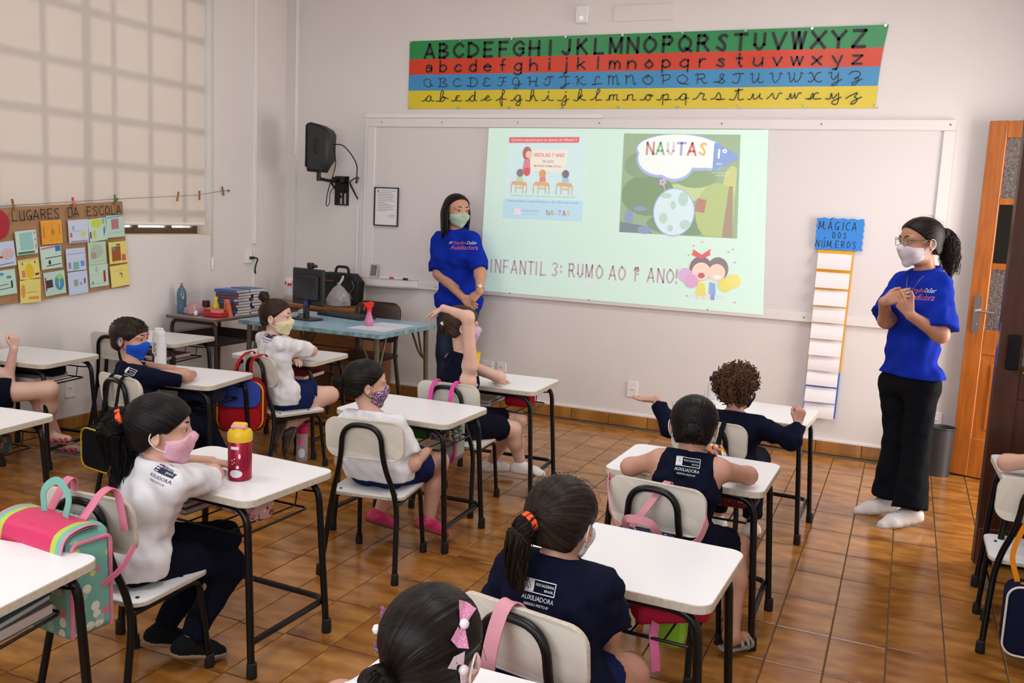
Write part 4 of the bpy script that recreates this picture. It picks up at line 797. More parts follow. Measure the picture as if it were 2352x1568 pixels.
covers = ['3b4f86', '5d6273', '4b4f62', '7a3944', '54586a', '3f5a9a', '8b3a48', '4a4a58', '5a6a8a', '6b2f3a', '455080', '50505c']
page = mat('book_pages', 'cfc8c4', .7, var=.1, scale=200, stretch=(1, 1, 8))
def book(label, loc, rz, w, d, h, c, group):
    t = thing('textbook', label, 'book', loc, rz, group); MB().box((0, 0, h / 2), (w - .006, d - .006, h - .004)).build('pages', page, t)
    M = mat('cover_' + c, c, .35, var=.15, scale=14); MB().box((0, 0, h - .001), (w, d, .002)).box((0, 0, .001), (w, d, .002)).box((-w / 2 + .001, 0, h / 2), (.002, d, h)).build('cover', M, t); return t
rr = random.Random(9)
for st, (bx, by, n) in enumerate(((-3.87, -1.13, 9), (-3.885, -.96 + .02, 9))):
    z = .7005
    for k in range(n):
        h = .0205 if k < n - 1 else .021; book(('blue covered textbook on top of the %s book stack' if k == n - 1 else ('lowest', 'second', 'third', 'fourth', 'fifth', 'sixth', 'seventh', 'eighth')[k] + ' textbook from the bottom of the %s stack') % ('nearer', 'farther')[st], (bx + rr.uniform(-.01, .01), by + rr.uniform(-.006, .006), z), math.radians(rr.uniform(-8, 8) + 90), .155, .20, h, '3b5a9c' if k == n - 1 else covers[(k + 3 * st) % 12], 'textbooks of the %s stack' % ('nearer', 'farther')[st]); z += h + .0004
# ---- waste bin
wbn = thing('waste_bin', 'dark grey round waste bin beside the open wooden door', 'bin', (1.025, -.17, 0))
MB().lathe([(.0, .004), (.062, .004), (.062, 0), (.066, 0), (.074, .31), (.079, .312), (.079, .318), (.071, .318), (.060, .012), (.0, .012)], 26).build('bin_body', mat('bin_grey', '39393c', .4), wbn, smooth=True); MB().tube([(.076 * math.cos(a), .076 * math.sin(a), .314) for a in np.linspace(0, 6.283, 27)[:-1]], .005, 6, closed=True).build('rim', mat('bin_rim', '26262a', .4), wbn, smooth=True)
# ---- kraft poster on the clothes line
LN = [(-5.1, 1.33), (-2.741, 1.443), (-1.889, 1.513), (-1.323, 1.554), (-1.1, 1.569), (-.842, 1.612), (-.763, 1.617)]
tag(MB().tube([(XL + .012, y, z) for y, z in LN], .0018, 5).ball((XL + .0115, -.763, 1.617), .009, 8).build('clothes_line', mat('string_grey', '6e6a66', .7)), 'thin string line stretched along the left wall to a nail', 'line')
kr = thing('kraft_poster', 'brown kraft paper poster of children\'s drawings hanging on the left wall', 'poster', (XL + .006, -2.4, .85))
def K(y, z): return (y + 2.4, z - .85)
V = []; F = []; n = 24
for i in range(n + 1):
    t = i / n; y = -3.2 + 1.372 * t + (0)
    for j in range(5):
        s = j / 4; zt_ = 1.40 + .1 * t; zb_ = .83 + .088 * t; yy = y + .04 * (1 - s) * t; V.append((.004 + .006 * math.sin(i * 1.1) * (1 - s) + .008 * (1 - s), yy + 2.4, zb_ + (zt_ - zb_) * s - .85))
for i in range(n):
    for j in range(4): a = i * 5 + j; F.append((a, a + 5, a + 6, a + 1))
MB().add(V, F).build('kraft_sheet', mat('kraft', 'a07a55', .7, var=.06, scale=30), kr, smooth=True)
hw = MB(); UYv = (0, math.cos(.075), math.sin(.075)); UZv = (0, -math.sin(.075), math.cos(.075))
for k_, (ch_, yy) in enumerate(zip('LUGARES DA ESCOLA', [-2.688 + .0497 * i for i in range(17)])):
    if ch_ != ' ':
        b = MB(); V, F = stroke_geo(grid_strokes(BLOCK[ch_], .0062, .0058), .006); on_plane(b, V, F, (.022, yy + 2.4, 1.357 + (yy + 2.69) * .072 - .85), UYv, UZv); b.build('letter', ink, kr)
rc_ = [(math.cos(a), math.sin(a)) for a in np.linspace(0, 6.283, 25)[:-1]]
b = MB().prism([K(-2.775 + .075 * x, 1.335 + .088 * z) for x, z in rc_], .016, .018, 'x'); b.build('red_heart', mat('heart_red', 'a5122c', .55), kr)
PAP = [(-2.592, 1.229, .147, .145, 5.1, 'c3d8c8', 0), (-2.411, 1.292, .151, .147, 3.7, 'e0a83a', 1), (-2.209, 1.298, .155, .148, 3.7, 'c3cee0', 2), (-2.056, 1.309, .145, .148, 7.3, 'bcd8c4', 3), (-1.908, 1.332, .15, .147, 4.2, 'b5d3c2', 4), (-2.745, 1.160, .147, .148, 6, 'bfcbe0', 5), (-2.578, 1.067, .145, .124, 6.7, 'dccf78', 6), (-2.419, 1.136, .152, .143, 5.2, 'bcd8c8', 7), (-2.232, 1.117, .15, .145, 3.3, 'bfcbe2', 8), (-2.063, 1.154, .147, .149, 3.2, 'b2cdb6', 9), (-1.888, 1.155, .155, .147, 4.1, 'dccf72', 10),
       (-2.745, .992, .147, .149, 5.1, 'b8d6c4', 11), (-2.573, .932, .145, .143, .4, 'dfd170', 12), (-2.396, .972, .154, .147, 5.7, 'b6d4c6', 13), (-2.22, .966, .152, .146, 4, 'bccae2', 14), (-2.052, 1.005, .154, .146, 3.4, 'b7d6c2', 15), (-1.874, .997, .16, .145, 6.1, 'dfd274', 16)]
# crayon marks: (kind, x, y, w, h, colour) in sheet units
ART = {0: [('r', 0, .05, .62, .75, '8fc0bd'), ('r', -.05, -.42, .8, .1, '2f7d4a'), ('o', .4, .38, .1, .1, '8a8fc0'), ('o', .42, .1, .1, .1, '9c8fc8'), ('l', .42, -.2, .05, .3, 'b07fb0')], 1: [('r', -.02, 0, .9, .9, 'e09a2a'), ('o', .05, 0, .2, .25, 'c8781c'), ('l', 0, 0, .01, .95, '8a5a14'), ('r', -.38, 0, .05, .5, 'b8741c'), ('r', .38, .1, .05, .4, 'b8741c')],
       2: [('l', -.05, 0, .5, .02, 'b05f70'), ('r', -.25, .15, .12, .2, '7fb6c8'), ('r', -.38, -.15, .1, .2, 'c8506a'), ('l', .25, -.15, .2, .3, 'd0c860'), ('r', 0, -.44, .85, .08, '9c8fae')], 3: [('o', -.05, .28, .55, .4, 'c2cf3f'), ('o', -.2, -.2, .18, .4, 'b8c860'), ('r', -.42, -.2, .08, .3, '8c2f34'), ('l', .36, -.1, .1, .5, '3f7fb0'), ('o', .35, .35, .15, .3, '8fb09a')], 4: [('r', -.02, .1, .42, .48, 'b0737c'), ('l', 0, .42, .9, .1, '5fa8d0'), ('l', .05, -.3, .8, .03, '8fb8b0')],
       5: [('o', .15, 0, .6, .45, 'c8b0b0'), ('r', -.15, -.1, .15, .08, 'a02f34'), ('l', .0, -.4, .8, .04, '3a3f60')], 6: [('o', 0, -.1, .4, .8, 'd8b81c'), ('r', -.3, -.2, .15, .35, 'c87f60'), ('r', .35, -.3, .2, .1, '5a2a1c'), ('l', 0, .42, .9, .02, '6a5a30'), ('o', -.3, .3, .08, .1, '3f5f60'), ('o', .3, .3, .08, .1, '3f5f60')], 7: [('l', 0, .42, .9, .12, 'c86f90'), ('r', .35, .35, .25, .25, '2f6fb0'), ('l', .1, -.02, .8, .05, '1a1a1c'), ('l', .1, -.36, .7, .05, '1a1a1c'), ('o', -.1, -.22, .12, .2, '2a2a2c')],
       8: [('l', 0, .25, .9, .025, '3a3f9a'), ('r', -.02, -.28, .3, .35, '6fb0a0'), ('r', -.35, -.25, .12, .3, 'b06f9a'), ('r', .32, -.2, .2, .25, '5f8fd8')], 9: [('o', 0, .1, .7, .6, 'a8b8a0'), ('r', -.2, -.1, .3, .3, 'a88f90'), ('l', .1, -.35, .6, .04, 'b8c04a')], 10: [('r', -.1, -.05, .5, .7, '9a5522'), ('r', -.25, .2, .18, .15, '4f8fa0'), ('r', .3, -.25, .2, .3, 'c8506a'), ('o', .02, .36, .25, .08, '7a4a1c')], 11: [('o', -.2, .35, .4, .12, '3f8fc0'), ('o', .2, .2, .25, .12, '3f8fc0'), ('l', -.1, -.1, .5, .04, '2a2a30'), ('r', .3, -.1, .08, .3, '2a2a30'), ('l', .0, -.25, .6, .04, '2a2a30')],
       12: [('r', .05, .15, .6, .4, 'd8cf7a'), ('o', -.35, .0, .2, .6, 'd8914a'), ('r', .15, -.3, .5, .12, 'd88a4a'), ('l', .05, -.06, .5, .02, '6a5a30')], 13: [('o', .22, 0, .45, .7, '3f8fb8'), ('r', -.25, .0, .3, .35, '3a3430'), ('r', -.43, .0, .06, .6, '9a2f34'), ('o', .25, .25, .3, .25, '9fc86a'), ('l', .2, -.05, .06, .4, 'd8d04a')], 14: [('r', -.1, 0, .2, .3, '8fa08f'), ('o', .15, -.05, .15, .15, 'b090c0'), ('r', .35, .05, .08, .25, '5f5a60')], 15: [('l', 0, .05, .9, .02, '9fb8a0'), ('r', .3, -.05, .12, .55, 'a8222c'), ('o', -.35, -.3, .12, .15, '4f9fc0'), ('l', -.1, -.37, .8, .02, '7f9f90'), ('o', -.1, .3, .12, .3, '9fb8b0')], 16: [('l', .02, .25, .4, .03, 'a09a50'), ('r', .05, .1, .15, .08, '4f8f9a'), ('l', .1, .0, .06, .3, '9a7a3a')]}
for (y, z, w_, h_, a, c, k) in PAP:
    ca, sa = math.cos(math.radians(a)), math.sin(math.radians(a)); uy = (0, ca, sa); uz = (0, -sa, ca)
    pbz = MB(); o3 = np.array((.022, y + 2.4, z - .85))
    cn = [o3 + np.array(uy) * sx * w_ / 2 + np.array(uz) * sy * h_ / 2 for sx, sy in ((-1, -1), (1, -1), (1, 1), (-1, 1))]; nrm = np.array((.0012, 0, 0))
    pbz.add([p for p in cn] + [p + nrm for p in cn], [(3, 2, 1, 0), (4, 5, 6, 7), (0, 1, 5, 4), (1, 2, 6, 5), (2, 3, 7, 6), (3, 0, 4, 7)]); dobj = pbz.build('drawing', mat('craft_' + c, c, .6), kr)
    for q, (kd_, mx_, my_, mw, mh, mc) in enumerate(ART[k]):
        mb = MB(); n_ = 14 if kd_ == 'o' else 4
        if kd_ == 'o': pts = [(mx_ * w_ + mw * w_ / 2 * x, my_ * h_ + mh * h_ / 2 * zz) for x, zz in rc_[::2]]
        elif kd_ == 'r': pts = [(mx_ * w_ + s1 * mw * w_ / 2, my_ * h_ + s2 * mh * h_ / 2) for s1, s2 in ((-1, -1), (1, -.9), (.95, 1), (-1, .93))]
        else: pts = [(mx_ * w_ - mw * w_ / 2, my_ * h_ - mh * h_ / 2), (mx_ * w_ + mw * w_ / 2, my_ * h_ + .02 * h_ - mh * h_ / 2 * .2), (mx_ * w_ + mw * w_ / 2, my_ * h_ + .02 * h_ + mh * h_ / 2), (mx_ * w_ - mw * w_ / 2, my_ * h_ + mh * h_ / 2 * .3)]
        on_plane(mb, [(x, zz, 0) for x, zz in pts], [tuple(range(len(pts)))], o3 + np.array((.0016 + .0002 * q, 0, 0)), uy, uz); mb.build('crayon_mark', mat('crayon_' + mc, mc, .7, var=.12, scale=150), dobj)
def pin(label, y, z, a, heart=None):
    t = thing('clothespin', label, 'clothespin', (XL + .022, y, z)); M = mat('pin_wood', '9a6a3a', .6, var=.2, scale=20); R = Matrix.Rotation(math.radians(a), 3, 'X')
    for dx in (-.004, .004): MB().box((dx, 0, 0), (.006, .009, .07), rot=R, bev=.0015).build('jaw', M, t)
    MB().tube([Vector((-.008, 0, .005)), Vector((.008, 0, .005))], .004, 8).build('spring', chrome, t, smooth=True)
    if heart:
        P = [(.0022 * 16 * math.sin(u) ** 3 / 2, .0022 * (13 * math.cos(u) - 5 * math.cos(2 * u) - 2 * math.cos(3 * u) - math.cos(4 * u)) / 2) for u in np.linspace(0, 6.283, 25)[:-1]]
        MB().prism(P[::-1], .008, .013, 'x', bev=.001).build('wooden_heart', mat('heart_' + heart, heart, .5), t)
pin('plain wooden clothespin beside the red heart on the kraft poster', -2.669, 1.454, 15); pin('clothespin with a pink spotted heart on the kraft poster', -2.243, 1.479, 0, 'd8728a'); pin('clothespin with a green heart on the kraft poster corner', -1.903, 1.509, 0, '1f7a55')
pin('free wooden clothespin on the line, nearest the kraft poster', -1.323, 1.552, -12); pin('free wooden clothespin in the middle of the bare line', -1.1, 1.567, 0); pin('free wooden clothespin nearest the nail of the line', -.842, 1.61, 14)
# ================================================================ people: bodies grown from distance fields
A_ = np.asarray
def cone(a, b, ra, rb, k=None, op='+', cuts=()): return ('c', A_(a, float), A_(b, float), float(ra), float(rb), k, op, cuts)
def ellip(c, r, R=None, k=None, op='+', cuts=()): return ('e', A_(c, float), np.broadcast_to(A_(r, float), (3,)), np.eye(3) if R is None else A_(R, float), 0, k, op, cuts)
def _dist(p, X, Y, Z):
    if p[0] == 'c':
        a, b, ra, rb = p[1:5]; ba = b - a; l2 = ba @ ba + 1e-12; x, y, z = X - a[0], Y - a[1], Z - a[2]
        t = np.clip((x * ba[0] + y * ba[1] + z * ba[2]) / l2, 0, 1); return np.sqrt((x - t * ba[0]) ** 2 + (y - t * ba[1]) ** 2 + (z - t * ba[2]) ** 2) - (ra + (rb - ra) * t)
    c, r, R = p[1:4]; x, y, z = X - c[0], Y - c[1], Z - c[2]
    q = [(x * R[0, i] + y * R[1, i] + z * R[2, i]) / r[i] for i in range(3)]; k0 = np.sqrt(q[0] ** 2 + q[1] ** 2 + q[2] ** 2); k1 = np.sqrt((q[0] / r[0]) ** 2 + (q[1] / r[1]) ** 2 + (q[2] / r[2]) ** 2) + 1e-9
    return k0 * (k0 - 1) / k1
def _bb(p):
    if p[0] == 'c': return np.minimum(p[1] - p[3], p[2] - p[4]), np.maximum(p[1] + p[3], p[2] + p[4])
    e = np.sqrt((p[3] ** 2) @ (p[2] ** 2)); return p[1] - e, p[1] + e
EDG = [(0, 1), (2, 3), (4, 5), (6, 7), (0, 2), (1, 3), (4, 6), (5, 7), (0, 4), (1, 5), (2, 6), (3, 7)]
CO = A_([(i >> 2 & 1, i >> 1 & 1, i & 1) for i in range(8)])
def field_mesh(prims, h, k=.02, cuts=(), disp=None):
    add = [p for p in prims if p[6] == '+']; bbs = [_bb(p) for p in add]
    lo = np.min([b[0] for b in bbs], 0) - 2.5 * h - k; hi = np.max([b[1] for b in bbs], 0) + 2.5 * h + k
    n = np.ceil((hi - lo) / h).astype(int) + 1; ax = [lo[i] + h * np.arange(n[i]) for i in range(3)]; D = np.full(n, .2)
    for p in prims:
        kk = k if p[5] is None else p[5]; b = _bb(p); m = kk + 2.5 * h; sl_ = []
        for i in range(3):
            i0 = max(0, int((b[0][i] - m - lo[i]) / h)); i1 = min(n[i], int((b[1][i] + m - lo[i]) / h) + 2); sl_.append(slice(i0, max(i0, i1)))
        sl_ = tuple(sl_); X, Y, Z = ax[0][sl_[0]][:, None, None], ax[1][sl_[1]][None, :, None], ax[2][sl_[2]][None, None, :]
        if X.size == 0 or Y.size == 0 or Z.size == 0: continue
        d = _dist(p, X, Y, Z)
        for q, nn in p[7]: d = np.maximum(d, (X - q[0]) * nn[0] + (Y - q[1]) * nn[1] + (Z - q[2]) * nn[2])
        a = D[sl_]
        if p[6] == '+': t = np.clip(.5 + .5 * (d - a) / kk, 0, 1); D[sl_] = d + (a - d) * t - kk * t * (1 - t)
        else: d = -d; t = np.clip(.5 - .5 * (d - a) / kk, 0, 1); D[sl_] = d + (a - d) * t + kk * t * (1 - t)
    X, Y, Z = ax[0][:, None, None], ax[1][None, :, None], ax[2][None, None, :]
    if disp is not None: D = D + disp(X, Y, Z)
    for q, nn in cuts: D = np.maximum(D, (X - q[0]) * nn[0] + (Y - q[1]) * nn[1] + (Z - q[2]) * nn[2])
    s = D < 0; c = np.zeros(n - 1, int)
    for o in CO: c += s[o[0]:n[0] - 1 + o[0], o[1]:n[1] - 1 + o[1], o[2]:n[2] - 1 + o[2]]
    ids = np.argwhere((c > 0) & (c < 8)); idx = np.full(n - 1, -1); idx[tuple(ids.T)] = np.arange(len(ids))
    vals = np.stack([D[ids[:, 0] + o[0], ids[:, 1] + o[1], ids[:, 2] + o[2]] for o in CO], 1); acc = np.zeros((len(ids), 3)); cnt = np.zeros(len(ids))
    for a, b in EDG:
        va, vb = vals[:, a], vals[:, b]; mk = (va < 0) != (vb < 0); t = np.where(mk, va / np.where(mk, va - vb, 1), 0)
        acc += mk[:, None] * (CO[a] + t[:, None] * (CO[b] - CO[a])); cnt += mk
    V = lo + h * (ids + acc / np.maximum(cnt, 1)[:, None]); F = []
    for d_ in range(3):
        e1, e2 = [(1, 2), (2, 0), (0, 1)][d_]; sA = [slice(None)] * 3; sB = [slice(None)] * 3; sA[d_] = slice(0, -1); sB[d_] = slice(1, None)
        E = np.argwhere(s[tuple(sA)] != s[tuple(sB)]); E = E[(E[:, e1] > 0) & (E[:, e2] > 0) & (E[:, e1] < n[e1] - 1) & (E[:, e2] < n[e2] - 1)]
        if not len(E): continue
        q = []
        for da, db in ((1, 1), (0, 1), (0, 0), (1, 0)): g = E.copy(); g[:, e1] -= da; g[:, e2] -= db; q.append(idx[tuple(g.T)])
        Q = np.stack(q, 1); fl = s[tuple(sA)][tuple(E.T)]; Q[~fl] = Q[~fl][:, ::-1]; F.append(Q[(Q >= 0).all(1)])
    return V, np.concatenate(F) if F else np.zeros((0, 4), int)
def mesh_obj(name, parts, M, parent, base, smooth=True, attr=None):
    V = np.concatenate([p[0] for p in parts]); off = np.cumsum([0] + [len(p[0]) for p in parts]); me = bpy.data.meshes.new(name)
    faces = []
    for p, o in zip(parts, off): faces += [tuple(int(i) + o for i in f) for f in p[1]]
    me.from_pydata((V - A_(base)).tolist(), [], faces); me.materials.append(M)
    if attr is not None:
        at = me.attributes.new('flow', 'FLOAT_VECTOR', 'POINT'); at.data.foreach_set('vector', attr(V).astype(np.float32).ravel())
    if smooth: me.polygons.foreach_set('use_smooth', [True] * len(me.polygons))
    me.update(); o = bpy.data.objects.new(name, me); COL.objects.link(o); o.parent = parent; return o
def hair_mat(name, c1, c2):
    if name in MATS: return MATS[name]
    M = bpy.data.materials.new(name); M.use_nodes = True; MATS[name] = M; nt = M.node_tree; b = nt.nodes['Principled BSDF']; L = nt.links.new
    at = nt.nodes.new('ShaderNodeAttribute'); at.attribute_name = 'flow'; n = nt.nodes.new('ShaderNodeTexNoise'); n.inputs['Scale'].default_value = 5; n.inputs['Detail'].default_value = 6; L(at.outputs['Vector'], n.inputs['Vector'])
    cr = nt.nodes.new('ShaderNodeValToRGB'); e = cr.color_ramp.elements; e[0].position = .42; e[0].color = (*lin(c1), 1); e[1].position = .80; e[1].color = (*lin(c2), 1); L(n.outputs['Fac'], cr.inputs[0]); L(cr.outputs[0], b.inputs['Base Color'])
    b.inputs['Roughness'].default_value = .40; b.inputs['Specular IOR Level'].default_value = .16
    bp = nt.nodes.new('ShaderNodeBump'); bp.inputs['Strength'].default_value = .55; bp.inputs['Distance'].default_value = .006; L(n.outputs['Fac'], bp.inputs['Height']); L(bp.outputs[0], b.inputs['Normal']); return M
def skin_mat(name, c):
    M = mat(name, c, .48, var=.05, scale=25, bump=.04, bscale=250)
    b = M.node_tree.nodes['Principled BSDF']; b.inputs['Subsurface Weight'].default_value = .08; b.inputs['Subsurface Radius'].default_value = (.01, .004, .002); return M
def cloth(name, c, rough=.9): return mat(name, c, rough, var=.04, scale=30, bump=.12, bscale=420, spec=.12)
def frame3(f, u=(0, 0, 1)):
    f = unit(f); r = unit(np.cross(f, u)); return np.stack([r, f, np.cross(r, f)], 1)      # columns: right, forward, up
def hand_prims(wr, d, n, side, L, curl=.35, spread=.1, thumb=.5):
    d, n = unit(d), unit(n); n = unit(n - d * (n @ d)); t = -np.cross(n, d) * side; wr = A_(wr, float); out = []
    kn = []
    for i, (off, ln) in enumerate(((.155, .40), (.055, .45), (-.045, .42), (-.14, .33))):
        kp = wr + d * (.50 - .03 * abs(i - 1.2)) * L + t * off * L; out.append(cone(wr + d * .06 * L + t * off * .55 * L, kp, .088 * L, .068 * L, .05 * L)); kn.append((kp, ln, off))
    for i, (kp, ln, off) in enumerate(kn):
        c_ = curl[i] if isinstance(curl, (list, tuple)) else curl; ang = 0; p = kp; dd0 = unit(d + t * spread * off * 6); rad = (.054, .055, .053, .047)[i] * L
        for fr, bend in ((.45, 62), (.31, 80), (.24, 55)):
            ang += math.radians(bend * c_); q = p + (dd0 * math.cos(ang) + n * math.sin(ang)) * ln * L * fr; out.append(cone(p, q, rad, rad * .92, .016 * L)); p = q; rad *= .92
    a = wr + d * .12 * L + t * .12 * L; b = wr + d * .33 * L + t * .27 * L + n * .06 * L; c = b + (d * .8 + t * (.55 - .5 * thumb) + n * .35 * thumb) * .17 * L; e = c + (d * .9 + t * (.2 - .5 * thumb) + n * .35 * thumb) * .14 * L
    out += [cone(a, b, .085 * L, .068 * L, .03 * L), cone(b, c, .064 * L, .056 * L, .016 * L), cone(c, e, .056 * L, .047 * L, .016 * L)]
    return out
def head_prims(H, R, s, ear=1.0):
    g = lambda x, y, z: H + R @ (A_((x, y, z)) * s); P = []
    P += [ellip(g(0, -.06, .13), A_((.375, .455, .385)) * s, R), ellip(g(0, .11, -.12), A_((.30, .30, .36)) * s, R), ellip(g(0, .15, -.32), A_((.215, .21, .16)) * s, R), ellip(g(0, .30, -.425), .075 * s)]
    for e in (-1, 1):
        P += [ellip(g(e * .165, .25, -.15), .125 * s, k=.06 * s), ellip(g(e * .14, .30, .12), A_((.13, .08, .05)) * s, R, k=.06 * s)]
    P += [cone(g(0, .385, .04), g(0, .455, -.10), .03 * s, .05 * s, .04 * s), ellip(g(.045, .43, -.115), .035 * s, k=.03 * s), ellip(g(-.045, .43, -.115), .035 * s, k=.03 * s), ellip(g(0, .375, -.27), A_((.105, .04, .04)) * s, R, k=.03 * s)]
    for e in (-1, 1):
        P += [ellip(g(e * .155, .45, .05), A_((.085, .07, .045)) * s, R, k=.05 * s, op='-'), ellip(g(e * .15, .325, .088), A_((.085, .065, .032)) * s, R, k=.02 * s)]
        Re = R @ A_(Matrix.Rotation(-.35 * e, 3, 'Z')); P += [ellip(g(e * .385, -.05, -.05), A_((.035, .085, .13)) * s * ear, Re, k=.025 * s), ellip(g(e * .415, -.03, -.04), A_((.025, .045, .075)) * s * ear, Re, k=.02 * s, op='-')]
    return P
def mask_mesh(H, R, s, big=1.0):
    g = lambda x, y, z: H + R @ (A_((x, y, z)) * s); i = .03 * s
    P = [ellip(g(0, .11, -.12), A_((.30, .30, .36)) * s + i, R), ellip(g(0, .15, -.32), A_((.215, .21, .16)) * s + i, R), ellip(g(0, .30, -.425), .075 * s + i), ellip(g(0, .34, -.17), A_((.16, .15, .20)) * s * big, R), cone(g(0, .385, .02), g(0, .455, -.10), .03 * s + i, .05 * s + i, .04 * s)]
    for e in (-1, 1): P.append(ellip(g(e * .165, .25, -.15), .125 * s + i, k=.06 * s))
    n = lambda v: R @ unit(v)
    return field_mesh(P, .021 * s, .06 * s, [(g(0, .10, 0), n((0, -1, .12))), (g(0, .4, -.005), n((.30, 0, 1))), (g(0, .4, -.005), n((-.30, 0, 1))), (g(0, .2, -.50), n((.3, -.45, -1))), (g(0, .2, -.50), n((-.3, -.45, -1)))], None)
def flow_attr(H, tie, s):
    ax_ = unit(tie - H); r = unit(np.cross(ax_, (.3, .2, .9))); u = np.cross(ax_, r)
    return lambda V: np.stack([np.arctan2((V - H) @ u, (V - H) @ r) * 2.6, np.linalg.norm(V - tie, axis=1) / s * .35, np.zeros(len(V))], 1)
def path_flow(P):
    P = A_(P)
    def fn(V):
        d = ((V[:, None] - P[None]) ** 2).sum(2); i = d.argmin(1); q = V - P[i]; return np.stack([np.arctan2(q[:, 1], q[:, 0]) * 2.6, i * .05, q[:, 2] * 3], 1)
    return fn
def strand(p, r, n=5): b = MB(); b.tube(p, r, n); return A_(b.v), b.f
def lock_bundle(path, r0, n, rnd, curl=0.0, rad=.0022, taper=.35):
    """tapering locks of hair that follow a path"""
    P = A_(spline(path, 6)); m = len(P); out = []; t = np.linspace(0, 1, m)
    T = np.gradient(P, axis=0); N1 = np.cross(T, (.31, .17, .93)); N1 /= np.linalg.norm(N1, axis=1)[:, None] + 1e-9; N2 = np.cross(T, N1); N2 /= np.linalg.norm(N2, axis=1)[:, None] + 1e-9
    for _ in range(n):
        a = rnd.uniform(0, 6.283); q = math.sqrt(rnd.random()); e = rnd.uniform(.78, 1.0); w_ = r0(t) * q; ph = rnd.uniform(0, 6.28); fr = rnd.uniform(14, 22)
        off1 = w_ * math.cos(a) + curl * np.cos(fr * t + ph) * t; off2 = w_ * math.sin(a) + curl * np.sin(fr * t + ph) * t
        k = max(4, int(m * e)); out.append(strand((P + N1 * off1[:, None] + N2 * off2[:, None])[:k], np.linspace(rad, rad * taper, k)))
    return out
def wrinkle(seed, amp, wl):
    rn = np.random.RandomState(seed); K = rn.normal(size=(7, 3)); K = K / np.linalg.norm(K, axis=1)[:, None] * (2 * np.pi / (wl * rn.uniform(.6, 1.6, 7)))[:, None]; ph = rn.uniform(0, 6.28, 7)
    def fn(X, Y, Z):
        w0 = .35 / wl; s = 0
        for i in range(7): s = s + np.sin(K[i, 0] * X + K[i, 1] * Y + K[i, 2] * Z + ph[i] + 1.3 * np.sin(w0 * 6 * Z + i))
        return amp * s / 2.6
    return fn
def project_print(target, base, specs, parent, d, up_, c):
    """print flat artwork on cloth: rays along d from a plane at c with vertical up_"""
    d = unit(d); up_ = unit(A_(up_, float) - d * (A_(up_, float) @ d)); rt = np.cross(d, up_); me = target.data
    bv = BVHTree.FromPolygons([v.co[:] for v in me.vertices], [tuple(p.vertices) for p in me.polygons]); base = A_(base)
    for name, V, F, M in specs:
        V = A_(V); 
        if not len(V): continue
        out = []; ok = True
        for v in V:
            o = A_(c) - base + rt * v[0] + up_ * v[1] - d * .3; h = bv.ray_cast(Vector(o), Vector(d), 1.0)
            if h[0] is None: h = bv.find_nearest(Vector(o + d * .3)); p = A_(h[0]) - d * .0018
            else: p = A_(h[0]) - d * .0018
            out.append(p)
        b = MB(); b.add(out, F); b.build(name, M, parent)
def grid_rect(w, h, n=8, m=4, r=0):
    V = [(-w / 2 + w * i / n, -h / 2 + h * j / m, 0) for i in range(n + 1) for j in range(m + 1)]; return A_(V), [(i * (m + 1) + j, (i + 1) * (m + 1) + j, (i + 1) * (m + 1) + j + 1, i * (m + 1) + j + 1) for i in range(n) for j in range(m)]
def school_print(white):
    """school badge of the uniform back"""
    ink_ = mat('print_white', 'dfe0e6', .7) if white else mat('print_navy', '1c2140', .7); inv = mat('print_navy_ground', '10142c', .8) if white else mat('print_navy', '1c2140', .7); tx_ = mat('print_white', 'dfe0e6', .7)
    sp_ = []
    def sh(VF, x, y): return VF[0] + A_((x, y, 0)), VF[1]
    if white:
        for (w_, h_, x, y) in ((.082, .0022, 0, .027), (.082, .0022, 0, -.003), (.0022, .03, -.041, .012), (.0022, .03, .041, .012)): V, F = sh(grid_rect(w_, h_, 8 if w_ > h_ else 1, 1 if w_ > h_ else 4), x, y); sp_.append(('badge_outline', V, F, ink_))
    else: V, F = sh(grid_rect(.082, .03), 0, .012); sp_.append(('badge_ground', V, F, inv))
    V, F = sh(grid_rect(.022, .026, 3, 3), -.029, .012); sp_.append(('badge_square', V, F, tx_))
    V, F = stroke_geo(grid_strokes(SANS['S'], .0014, .0018), .0022); sp_.append(('badge_mark', V + A_((-.0345, .0035, -.0)), F, mat('print_red', 'b5727a', .6)))
    for t_, x, y, h_, w_, M in (('REDE SALESIANA', -.014, .014, .0065, .052, tx_), ('BRASIL', .014, .0035, .0055, .024, tx_), ('AUXILIADORA', -.043, -.021, .0115, .086, ink_), ('RIBEIRÃO PRETO-SP', -.033, -.034, .0062, .064, ink_)):
        V, F = text_geo(t_, h_ / .729); V = V.copy(); V[:, 0] *= w_ / max(1e-6, V[:, 0].max()); sp_.append(('lettering', V + A_((x, y, 0)), F, M))
    return sp_

